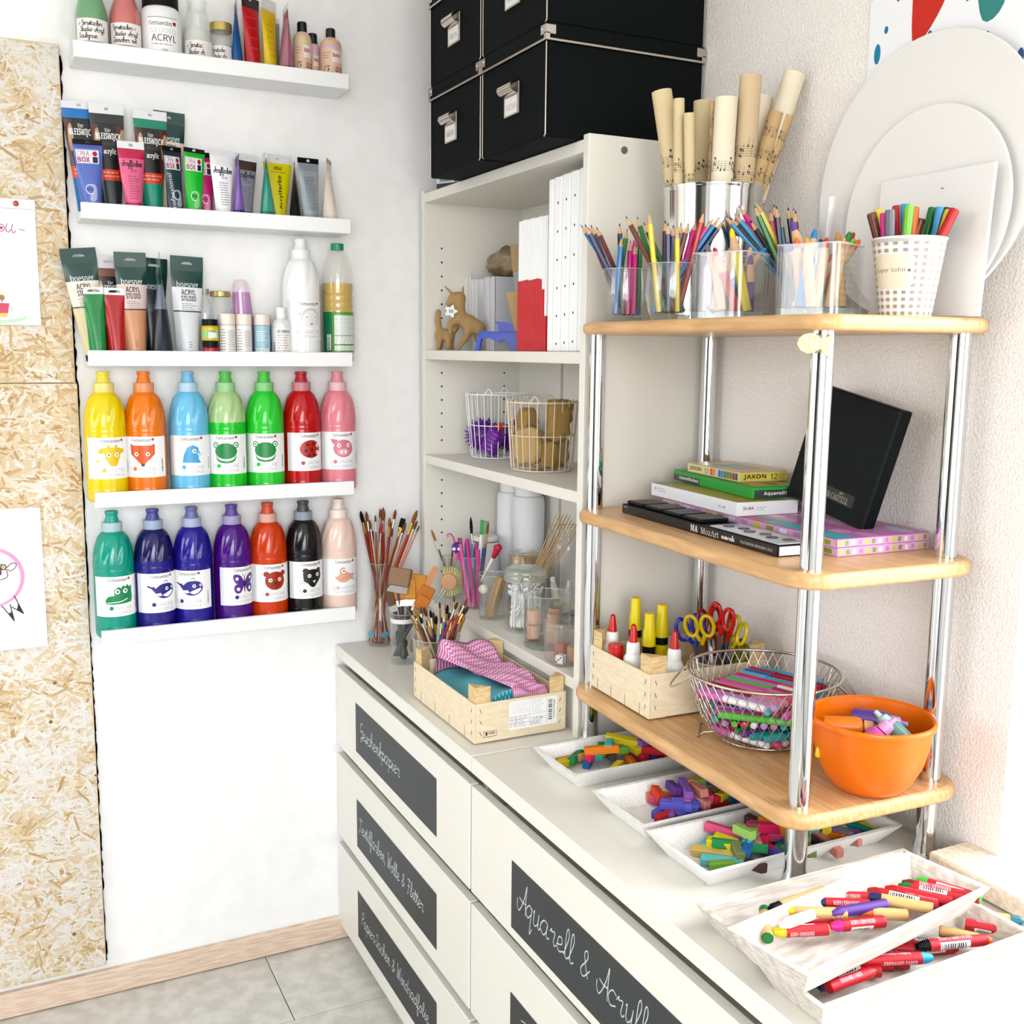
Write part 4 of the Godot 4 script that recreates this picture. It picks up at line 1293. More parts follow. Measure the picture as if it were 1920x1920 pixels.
# ------------------------------------------------------------------ strand board with pinned drawings, storage boxes on the bookcase
func osb_texture() -> ImageTexture:
	var W := 640
	var H := 2048
	var c := Canvas.new(64)
	c.im = Image.create(W, H, false, Image.FORMAT_RGBA8)
	c.c = Rect2i(0, 0, W, H)
	c.toned = false
	c.im.fill(Color("d8c4a2"))
	var nz := FastNoiseLite.new()
	nz.seed = 5
	nz.frequency = 0.006
	nz.fractal_octaves = 4
	var n2 := FastNoiseLite.new()
	n2.seed = 9
	n2.frequency = 0.012
	var tan_cols := [Color("dcc9a4"), Color("d2b98e"), Color("c8aa7c"), Color("bc986a"), Color("e0d2b8"), Color("d8c29c"), Color("e4dac4"), Color("c2a276"), Color("d0b488")]
	var r := RandomNumberGenerator.new()
	r.seed = 77
	for k in 19000:
		var x := r.randf() * W
		var y := r.randf() * H
		var l := r.randf_range(10, 52)
		var w := r.randf_range(2.5, 9)
		var ang := r.randfn(0.0, 0.75) + (PI * 0.5 if r.randf() < 0.22 else 0.0)
		var d := Vector2(cos(ang), sin(ang)) * l * 0.5
		var s := Vector2(-sin(ang), cos(ang)) * w * 0.5
		var p := Vector2(x, y)
		# white paint wiped over the board: thick along the top and over the lower half, in drifts
		var fy := y / H
		var cover := 0.36
		if fy < 0.10:
			cover = 0.85
		elif fy > 0.48:
			cover = 0.70 + 0.2 * (fy - 0.48)
		cover += 0.95 * nz.get_noise_2d(x, y) + 0.3 * n2.get_noise_2d(x * 1.5, y)
		var col: Color = tan_cols[r.randi() % tan_cols.size()]
		var u := r.randf()
		if u < cover - 0.25:
			col = Color("e9e6e0").darkened(r.randf() * 0.05)
		elif u < cover:
			col = col.lerp(Color("e8e4dc"), r.randf_range(0.45, 0.85))
		if r.randf() < 0.004:
			col = Color("4a3420")
			d *= 0.4
			s *= 0.4
		elif r.randf() < 0.03:
			col = Color("a87a48")
			d *= 0.6
			s *= 0.35
		c.poly([p + d + s * 0.5, p + d * 0.6 - s, p - d - s * 0.4, p - d * 0.7 + s], col)
	return ImageTexture.create_from_image(c.im)

func g_strand_board() -> void:
	var m := StandardMaterial3D.new()
	m.albedo_texture = osb_texture()
	m.albedo_color = Color(0.92, 0.915, 0.91)
	m.roughness = 0.8
	m.texture_repeat = false
	var t := thing("strand_board", "strand board wall panel wiped with white paint, black along its edge", "wall panel", V(0, 0, 0))
	var plain := mat("d8bd92", 0.8)
	# [y0, y1, z edge]
	for a in [[1.381, 2.047, 1.0215], [0.075, 1.3795, 1.0185]]:
		var b := mb()
		b.box(V(0.0079, (a[0] + a[1]) / 2, (a[2] + 1.64) / 2), V(0.0142, a[1] - a[0], 1.64 - a[2]), 0.0008)
		var pn := part(t, "panel", b.done(), plain)
		var q := mb()
		var v0: float = (2.05 - a[1]) / 1.98
		var v1: float = (2.05 - a[0]) / 1.98
		q.quad(V(0.0153, a[0] + 0.001, 1.639), V(0.0153, a[0] + 0.001, a[2] + 0.001), V(0.0153, a[1] - 0.001, a[2] + 0.001), V(0.0153, a[1] - 0.001, 1.639), V(1, 0, 0), Rect2(0, v0, 1, v1 - v0))
		part(pn, "face", q.done(), m)
	# ragged black filler beside the edge
	var r := RandomNumberGenerator.new()
	r.seed = 3
	var pts := PackedVector2Array()
	var back := PackedVector2Array()
	var y := 0.08
	while y < 2.04:
		var e := 1.0208 if y > 1.38 else 1.0178
		var fat := 0.0045 if y > 1.38 else 0.0032
		pts.append(Vector2(e, y))
		back.append(Vector2(e - fat * r.randf_range(0.25, 1.3), y + r.randf_range(-0.004, 0.004)))
		y += r.randf_range(0.006, 0.016)
	back.reverse()
	pts.append_array(back)
	var b := mb()
	b.xf = Transform3D(Basis(V(0, 0, 1), V(0, 1, 0), V(1, 0, 0)), Vector3.ZERO)
	b.prism(pts, 0.0008, 0.006)
	part(t, "black_filler", b.done(), mat("15130f", 0.9))
	for s in [[1.093, 0.745], [1.105, 0.66], [1.082, 0.166], [1.085, 1.905], [1.0885, 1.3]]:
		var sc := mb()
		sc.xf = Transform3D(Basis(Vector3.BACK, -PI / 2), V(0.0153, s[1], s[0]))
		sc.lathe(v2([0.0042, 0.0, 0.0038, 0.0009, 0.0016, 0.001, 0.0012, 0.0002, 0.0001, 0.0002]), 12)
		part(t, "screw", sc.done(), mat("8a6a3c", 0.4, 0.6))
	# drawings
	var c := Canvas.new(1024)
	var W := Color(0.955, 0.955, 0.97)
	var r1 := c.cell(420, 481, W)
	var red := Color("b8486a")
	c.line(c.smooth(v2([268, 70, 264, 100, 272, 116, 282, 108])), 3, red)
	c.line(v2([256, 84, 282, 82]), 3, red)
	c.ell(295, 102, 12, 15, red)
	c.ell(295, 102, 9, 12, W)
	c.ell(295, 102, 5, 6, Color("d03a58"))
	c.line(c.smooth(v2([316, 84, 310, 106, 318, 118, 328, 108])), 3, red)
	c.line(c.smooth(v2([336, 86, 331, 108, 338, 120, 346, 110])), 3, red)
	c.line(v2([360, 104, 378, 108]), 3, red)
	c.line(c.smooth(v2([150, 86, 160, 120, 176, 92, 192, 118, 206, 84])), 3, red)
	c.poly(c.smooth(v2([252, 160, 262, 152, 272, 160, 284, 154, 286, 166, 270, 180, 252, 160])), Color("d94b62"))
	c.poly(v2([262, 396, 308, 396, 300, 438, 268, 438]), Color("de5a72"))
	c.ell(281, 374, 11, 12, Color("a88a5c"))
	for k in 7:
		c.line(v2([281, 372, 281 + cos(-0.4 - k * 0.38) * 26, 372 + sin(-0.4 - k * 0.38) * 26]), 3, Color("f4e6b4"))
	c.ell(281, 374, 10, 11, Color("a88a5c"))
	c.line(v2([281, 386, 281, 396]), 3, Color("8a6a4c"))
	c.line(v2([306, 412, 318, 414, 316, 426]), 2, Color("9a8a8a"))
	c.line(v2([262, 404, 244, 410]), 3, Color("8a7a70"))
	c.poly(c.smooth(v2([268, 436, 300, 436, 292, 452, 272, 450, 268, 436])), Color("f2d488"))
	c.poly(c.smooth(v2([140, 448, 200, 460, 300, 460, 372, 446, 340, 468, 220, 478, 140, 470, 140, 448])), Color("c4e2c0"))
	c.line(c.smooth(v2([242, 330, 252, 356, 246, 384, 258, 398])), 2, Color("c8b8d8"))
	var r2 := c.cell(420, 590, W)
	c.ell(222, 281, 126, 126, Color("f0a8d0"))
	c.ell(218, 283, 114, 116, Color("f7e2f0"))
	c.ell(190, 300, 80, 70, Color("f8e8f2"))
	var ik := Color("3a2838")
	c.line(c.smooth(v2([196, 148, 230, 128, 246, 104, 236, 88, 222, 100, 232, 112, 256, 108, 262, 128, 244, 156])), 4, ik)
	c.line(c.smooth(v2([200, 228, 236, 216, 262, 230, 280, 252, 282, 282, 250, 294, 220, 304, 190, 300])), 3, ik)
	c.line(c.smooth(v2([200, 252, 236, 246, 256, 262, 240, 284, 200, 286])), 3, ik)
	c.poly(v2([240, 248, 262, 240, 262, 268, 246, 284]), Color("5a3a58"))
	c.ell(270, 240, 12, 13, ik)
	c.ell(270, 240, 8, 9, Color("e8d888"))
	c.ell(270, 240, 2, 2, ik)
	c.line(c.smooth(v2([284, 242, 302, 226, 318, 230, 314, 246, 294, 258, 284, 250])), 3, ik)
	for a in [[256, 402, 299, 470, 286, 398], [304, 364, 335, 442, 292, 410]]:
		c.line(v2([a[0], a[1], a[2], a[3], a[4], a[5]]), 4, ik)
		var m1 := Vector2(lerpf(a[0], a[2], 0.4), lerpf(a[1], a[3], 0.4))
		var m2 := Vector2(lerpf(a[4], a[2], 0.4), lerpf(a[5], a[3], 0.4))
		c.poly([m1, (m1 + m2) / 2 + Vector2(0, 8), m2, Vector2(a[2], a[3])], Color("201420"))
	var pm := canvas_mat(c, 0.7)
	var back_m := mat(Color(0.95, 0.95, 0.96), 0.7)
	var D := [["child's drawing with red lettering and a little red figure, pinned to the board", 1.2913, 1.0813, 1.497, 1.7375, r1], ["child's drawing of a round pink animal pinned to the board", 1.3135, 1.1025, 0.829, 1.124, r2]]
	for a in D:
		var q := mb()
		var bm := mb()
		# the sheet stands a little off the board and curls at the bottom edge
		var rows := []
		var rows2 := []
		for i in 7:
			var row := PackedVector3Array()
			var row2 := PackedVector3Array()
			var f := i / 6.0
			var off := 0.0165 + 0.004 * (1 - f) * (1 - f)
			for j in 2:
				row.append(V(off, lerpf(a[3], a[4], f), a[1] if j == 0 else a[2]))
				row2.append(V(off - 0.0003, lerpf(a[3], a[4], f), a[2] if j == 0 else a[1]))
			rows.append(row)
			rows2.append(row2)
		q.grid(rows, false, a[5])
		bm.grid(rows2, false)
		var o := thing("childs_drawing", a[0], "drawing", Vector3.ZERO, 0, "children's drawings on the board")
		part(o, "front", q.done(), pm)
		part(o, "back", bm.done(), back_m)
	var tp := thing("paper_strip", "narrow white paper strip behind the red push pin", "paper", V(0.0215, 1.734, 1.186))
	part(tp, "strip", boxm(Vector3.ZERO, V(0.0006, 0.018, 0.2105)), back_m)
	for z in [1.1155, 1.27]:
		var p := thing("push_pin", "small red push pin holding the drawing with red lettering", "push pin", V(0.0222, 1.734, z), 0, "red push pins")
		var pb := mb()
		pb.xf = Transform3D(Basis(Vector3.BACK, -PI / 2), Vector3.ZERO)
		pb.lathe(v2([0.0052, 0.0, 0.0052, 0.0015, 0.0034, 0.003, 0.0032, 0.007, 0.0044, 0.0095, 0.0046, 0.0115, 0.0036, 0.0135, 0.0001, 0.014]), 16)
		part(p, "head", pb.done(), mat("c8121c", 0.25))
		part(p, "needle", mb().tube([V(-0.0068, 0, 0), V(0.001, 0, 0)], 0.0006, 6).done(), mat("b0b0b0", 0.3, 1.0))
	for z in [1.1235, 1.29]:
		var p := thing("push_pin", "small white push pin at the top of the pink animal drawing", "push pin", V(0.0168, 1.118, z), 0, "white push pins")
		var pb := mb()
		pb.xf = Transform3D(Basis(Vector3.BACK, -PI / 2), Vector3.ZERO)
		pb.lathe(v2([0.004, 0.0, 0.004, 0.0012, 0.003, 0.002, 0.0001, 0.0022]), 14)
		part(p, "head", pb.done(), mat("eeeeee", 0.3))

func g_storage_boxes() -> void:
	var black := noise_mat(Color("070b0b"), Color("0c1111"), V(30, 30, 30), 0.1, 0.75, 2.0)
	black.metallic_specular = 0.2
	var metal := mat("bdb5ab", 0.28, 0.9)
	var c := Canvas.new(256)
	var cards := [c.cell(110, 70, Color("e4e2de")), Rect2(), Rect2()]
	c.text("NAHEN", 14, 24, 80, 28, Color("2a2a2e"))
	c.ell(32, 18, 2, 2, Color("2a2a2e"))
	c.ell(42, 18, 2, 2, Color("2a2a2e"))
	cards[1] = c.cell(110, 70, Color("e4e2de"))
	c.text("FLACHEN", 10, 28, 90, 24, Color("8a8890"))
	cards[2] = c.cell(110, 70, Color("e4e2de"))
	c.text("PERLEN", 14, 28, 80, 24, Color("6a6870"))
	var cm := canvas_mat(c, 0.6)
	var y := 1.8125
	# [x0, x1, y0, card, label]
	var L := [[0.2475, 0.5045, y, 0, "black storage box with metal edges and a hand-lettered card, lower box by the wall"], [0.5075, 0.767, y, 1, "black storage box with metal edges, lower box on the outer side"], [0.2475, 0.5045, y + 0.1825, 2, "black storage box stacked on the box by the wall"], [0.5075, 0.767, y + 0.1825, 2, "black storage box stacked on the outer lower box"], [0.2275, 0.4955, y + 0.365, 2, "black storage box topmost of the stack by the wall"]]
	for a in L:
		var w: float = a[1] - a[0]
		var t := thing("storage_box", a[4], "storage box", V((a[0] + a[1]) / 2, a[2], 0.165), 0, "black storage boxes on the bookcase")
		var d := 0.322
		part(t, "body", boxm(V(0, 0.077, 0), V(w - 0.006, 0.154, d - 0.006), 0.002), black)
		part(t, "lid", boxm(V(0, 0.168, 0), V(w, 0.0275, d), 0.002), black)
		var e := mb()
		for s in [-1.0, 1.0]:
			e.box(V(0, 0.1555, s * d / 2), V(w + 0.002, 0.004, 0.0025), 0.0006)
			e.box(V(s * w / 2, 0.1555, 0), V(0.0025, 0.004, d + 0.002), 0.0006)
		part(t, "lid_trim", e.done(), metal)
		for sx in [-1.0, 1.0]:
			for sz in [-1.0, 1.0]:
				var k := mb()
				k.box(V(sx * (w / 2 - 0.0085), 0.171, sz * (d / 2 + 0.0006)), V(0.019, 0.015, 0.0014), 0.0005)
				k.box(V(sx * (w / 2 + 0.0006), 0.171, sz * (d / 2 - 0.0085)), V(0.0014, 0.015, 0.019), 0.0005)
				k.box(V(sx * (w / 2 - 0.003), 0.160, sz * (d / 2 + 0.0006)), V(0.008, 0.012, 0.0014), 0.0005)
				k.box(V(sx * (w / 2 + 0.0006), 0.160, sz * (d / 2 - 0.003)), V(0.0014, 0.012, 0.008), 0.0005)
				var br := part(t, "corner_bracket", k.done(), metal)
				var rv := mb()
				rv.xf = Transform3D(Basis(Vector3.RIGHT, PI / 2 * sz), V(sx * (w / 2 - 0.0135), 0.172, sz * (d / 2 + 0.0013)))
				rv.lathe(v2([0.0022, 0.0, 0.0018, 0.0009, 0.0001, 0.0012]), 10)
				part(br, "rivet", rv.done(), mat("e0dad0", 0.25, 0.9))
			# upright steel strip along the front corner
			part(t, "edge_strip", mb().tube([V(sx * (w / 2 - 0.0035), 0.152, d / 2 - 0.0025), V(sx * (w / 2 - 0.0035), 0.004, d / 2 - 0.0025), V(sx * (w / 2 - 0.008), 0.001, d / 2 - 0.0025)], 0.0013, 6).done(), metal)
		# pull with card holder
		var hx := -w / 2 + 0.115 if a[3] == 0 else -w / 2 + 0.13
		var h := part(t, "label_holder", boxm(V(hx, 0.083, d / 2 - 0.001), V(0.058, 0.054, 0.003), 0.0006), metal)
		var q := mb()
		q.quad(V(hx - 0.024, 0.0585, d / 2 + 0.0008), V(hx + 0.024, 0.0585, d / 2 + 0.0008), V(hx + 0.024, 0.0875, d / 2 + 0.0008), V(hx - 0.024, 0.0875, d / 2 + 0.0008), V(0, 0, 1), cards[a[3]])
		part(h, "card", q.done(), cm)
		var rows := []
		for i in 9:
			var an := PI * i / 8.0
			rows.append(PackedVector3Array([V(hx - 0.027, 0.101 + cos(an) * 0.011, d / 2 + 0.0005 + sin(an) * 0.016), V(hx + 0.027, 0.101 + cos(an) * 0.011, d / 2 + 0.0005 + sin(an) * 0.016)]))
		part(h, "pull", mb().grid(rows, false).done(), mat("cfc8be", 0.2, 1.0))
	# a magazine left between the wall and the boxes
	var mg := Canvas.new(256)
	var cov := mg.cell(120, 150, Color("e4e6ea"))
	mg.rect(0, 0, 120, 40, Color("c8141e"))
	mg.rect(0, 56, 120, 18, Color("b03040"))
	mg.rect(20, 84, 70, 44, Color("8aa4bc"))
	mg.rect(0, 132, 120, 18, Color("33343c"))
	var o := thing("magazine", "red and white magazine standing beside the black boxes", "magazine", V(0.095, 1.8125, 0.222), 0.5)
	part(o, "pages", boxm(V(0, 0.075, 0), V(0.052, 0.15, 0.006)), mat("e6e4e0", 0.7))
	var q := mb()
	q.quad(V(-0.026, 0, 0.0033), V(0.026, 0, 0.0033), V(0.026, 0.15, 0.0033), V(-0.026, 0.15, 0.0033), V(0, 0, 1), cov)
	part(o, "cover", q.done(), canvas_mat(mg, 0.3))

# ------------------------------------------------------------------ helpers for things in the bookcase and on the desk
func upright(dir: Vector3, roll := 0.0) -> Basis:
	var y := dir.normalized()
	var x := y.cross(V(0, 0, 1)).normalized()
	if x.length() < 0.1:
		x = Vector3.RIGHT
	var z := x.cross(y)
	return Basis(x, y, z) * Basis(Vector3.UP, roll)

# smooth union of tapered capsules [a, b, ra, rb] meshed as surface nets
func blob(bones: Array, cell: float, k := 0.006) -> ArrayMesh:
	var lo := Vector3(1e9, 1e9, 1e9)
	var hi := -lo
	for b in bones:
		for i in 2:
			lo = lo.min(b[i] - Vector3.ONE * (b[2 + i] + cell * 2 + k))
			hi = hi.max(b[i] + Vector3.ONE * (b[2 + i] + cell * 2 + k))
	var n := Vector3i((hi - lo) / cell) + Vector3i.ONE * 2
	var f := PackedFloat32Array()
	f.resize(n.x * n.y * n.z)
	for z in n.z:
		for y in n.y:
			for x in n.x:
				var p := lo + Vector3(x, y, z) * cell
				var d := 1e3
				for b in bones:
					var ab: Vector3 = b[1] - b[0]
					var t := clampf((p - b[0]).dot(ab) / maxf(ab.length_squared(), 1e-12), 0.0, 1.0)
					var e: float = p.distance_to(b[0] + ab * t) - lerpf(b[2], b[3], t)
					var h := maxf(k - absf(d - e), 0.0) / k
					d = minf(d, e) - h * h * k * 0.25
				f[x + n.x * (y + n.y * z)] = d
	var st := SurfaceTool.new()
	st.begin(Mesh.PRIMITIVE_TRIANGLES)
	st.set_smooth_group(0)
	var id := {}
	var cnt := 0
	for z in n.z - 1:
		for y in n.y - 1:
			for x in n.x - 1:
				var s := Vector3.ZERO
				var m := 0
				for e in EDGES:
					var i: int = x + e[0] + n.x * (y + e[1] + n.y * (z + e[2]))
					var j: int = x + e[3] + n.x * (y + e[4] + n.y * (z + e[5]))
					if (f[i] < 0.0) != (f[j] < 0.0):
						var t := f[i] / (f[i] - f[j])
						s += Vector3(e[0], e[1], e[2]).lerp(Vector3(e[3], e[4], e[5]), t)
						m += 1
				if m:
					st.add_vertex(lo + (Vector3(x, y, z) + s / m) * cell)
					id[Vector3i(x, y, z)] = cnt
					cnt += 1
	for q in id:
		for ax in 3:
			var a := Vector3i.ZERO
			a[ax] = 1
			var b := Vector3i.ZERO
			b[(ax + 1) % 3] = 1
			var c := Vector3i.ZERO
			c[(ax + 2) % 3] = 1
			var g0: float = f[q.x + n.x * (q.y + n.y * q.z)]
			var w: Vector3i = q + a
			var g1: float = f[w.x + n.x * (w.y + n.y * w.z)]
			if (g0 < 0.0) == (g1 < 0.0) or not (id.has(q - b) and id.has(q - c) and id.has(q - b - c)):
				continue
			var o := [id[q], id[q - b], id[q - b - c], id[q - c]]
			if g0 < 0.0:
				o = [o[0], o[3], o[2], o[1]]
			for i in [0, 1, 2, 0, 2, 3]:
				st.add_index(o[i])
	st.generate_normals()
	return st.commit()

const EDGES := [[0, 0, 0, 1, 0, 0], [0, 1, 0, 1, 1, 0], [0, 0, 1, 1, 0, 1], [0, 1, 1, 1, 1, 1], [0, 0, 0, 0, 1, 0], [1, 0, 0, 1, 1, 0], [0, 0, 1, 0, 1, 1], [1, 0, 1, 1, 1, 1], [0, 0, 0, 0, 0, 1], [1, 0, 0, 1, 0, 1], [0, 1, 0, 0, 1, 1], [1, 1, 0, 1, 1, 1]]

# rounded lump with rough surface
func lump(s: Vector3, amp: float, freq: float, sd: int, square := 0.45) -> ArrayMesh:
	var nz := FastNoiseLite.new()
	nz.seed = sd
	nz.frequency = freq
	var rows := []
	for i in 15:
		var row := PackedVector3Array()
		var th := -PI / 2 + PI * i / 14.0
		for j in 24:
			var ph := -TAU * j / 24
			var d := V(cos(th) * cos(ph), sin(th), cos(th) * sin(ph))
			var q := V(signf(d.x) * pow(absf(d.x), square), signf(d.y) * pow(absf(d.y), square), signf(d.z) * pow(absf(d.z), square)) * s * 0.5
			row.append(q + d * amp * nz.get_noise_3dv(q * 1000.0))
		rows.append(row)
	return mb().grid(rows).done()

# brush: base point, direction, handle length and colours; flat or round head
func brush(lb: String, group: String, at: Vector3, dir: Vector3, len: float, r: float, handle, ferrule, hair, flat := false, head := 0.03, name_ := "paint_brush") -> void:
	var t := thing(name_, lb, "brush", at, 0, group)
	t.basis = upright(dir, float(int(at.x * 9173) % 7))
	var fl := maxf(0.02, r * 6.0)
	var lh := len - fl - head
	var hm: Material = handle if handle is Material else mat(handle, 0.3)
	part(t, "handle", mb().lathe(v2([0.0001, 0, r * 0.45, 0.001, r * 0.5, lh * 0.1, r * 0.75, lh * 0.5, r * 1.05, lh * 0.85, r * 0.85, lh]), 10).done(), hm)
	var b := mb()
	if flat:
		b.grid([b.ring(r * 0.86, lh - 0.004, 12), b.ring(r * 0.9, lh + fl * 0.3, 12), b.ring(r * 2.2, lh + fl, 12, Vector3.ZERO, r * 0.5)])
	else:
		b.lathe(v2([r * 0.86, lh - 0.004, r * 0.9, lh + fl * 0.4, r * 1.0, lh + fl]), 12)
	part(t, "ferrule", b.done(), mat(ferrule, 0.22, 0.95))
	b = mb()
	if flat:
		b.grid([b.ring(r * 2.15, lh + fl - 0.001, 12, Vector3.ZERO, r * 0.48), b.ring(r * 2.3, lh + fl + head * 0.6, 12, Vector3.ZERO, r * 0.42), b.ring(r * 2.1, lh + fl + head, 12, Vector3.ZERO, r * 0.12)])
		b.fan(b.ring(r * 2.1, lh + fl + head, 12, Vector3.ZERO, r * 0.12), Vector3.UP)
	else:
		b.lathe(v2([r * 0.92, lh + fl - 0.001, r * 1.25, lh + fl + head * 0.35, r * 1.1, lh + fl + head * 0.65, r * 0.5, lh + fl + head * 0.9, 0.0001, lh + fl + head]), 12)
	part(t, "bristles", b.done(), mat(hair, 0.75))

func vessel(called: String, lb: String, cat: String, at: Vector3, prof: Array, segs := 32, alpha := 0.13, group := "") -> Node3D:
	var t := thing(called, lb, cat, at, 0, group)
	part(t, "glass", mb().lathe(v2(prof), segs).done(), glass(Color(0.55, 0.6, 0.57), alpha * 0.55))
	var top := Vector2.ZERO
	for k in range(0, prof.size(), 2):
		if prof[k + 1] > top.y + 0.0006 or (prof[k + 1] > top.y - 0.0006 and prof[k] > top.x):
			top = Vector2(prof[k], prof[k + 1])
	part(t, "rim", mb().lathe(v2([top.x - 0.0012, top.y + 0.0001, top.x + 0.0004, top.y + 0.0001, top.x + 0.0006, top.y + 0.0009, top.x - 0.0003, top.y + 0.0016, top.x - 0.0012, top.y + 0.001]), segs).done(), glass(Color(0.80, 0.86, 0.83), 0.42))
	return t

func wire_basket(lb: String, at: Vector3, r0: float, r1: float, h: float, m: Material) -> void:
	var t := thing("wire_basket", lb, "basket", at, 0.1, "white wire baskets in the bookcase")
	for a in [[0.001, 0.0016], [0.5, 0.0012], [0.98, 0.0018]]:
		var pts := []
		for k in 40:
			pts.append(V(cos(TAU * k / 40) * lerpf(r0, r1, a[0]), 0.0018 + h * a[0], sin(TAU * k / 40) * lerpf(r0, r1, a[0])))
		part(t, "ring", mb().tube(pts, a[1], 6, true).done(), m)
	var w := mb().tube([V(0.0, 0.0018, 0), V(r0 * 0.98, 0.0016, 0), V(r0 + 0.0012, 0.004, 0), V(r1 + 0.001, h, 0), V(r1 - 0.002, h + 0.003, 0)], 0.0011, 6).done()
	for k in 26:
		part(t, "upright_wire", w, m, Vector3.ZERO, Basis(Vector3.UP, TAU * k / 26))
	for s in [0.8, 0.8 + PI]:
		var pts := []
		for k in 9:
			pts.append(V(cos(s + (k - 4) * 0.03) * r1, h + sin(PI * k / 8) * 0.012, sin(s + (k - 4) * 0.03) * r1))
		part(t, "handle_loop", mb().tube(pts, 0.0014, 6).done(), m)

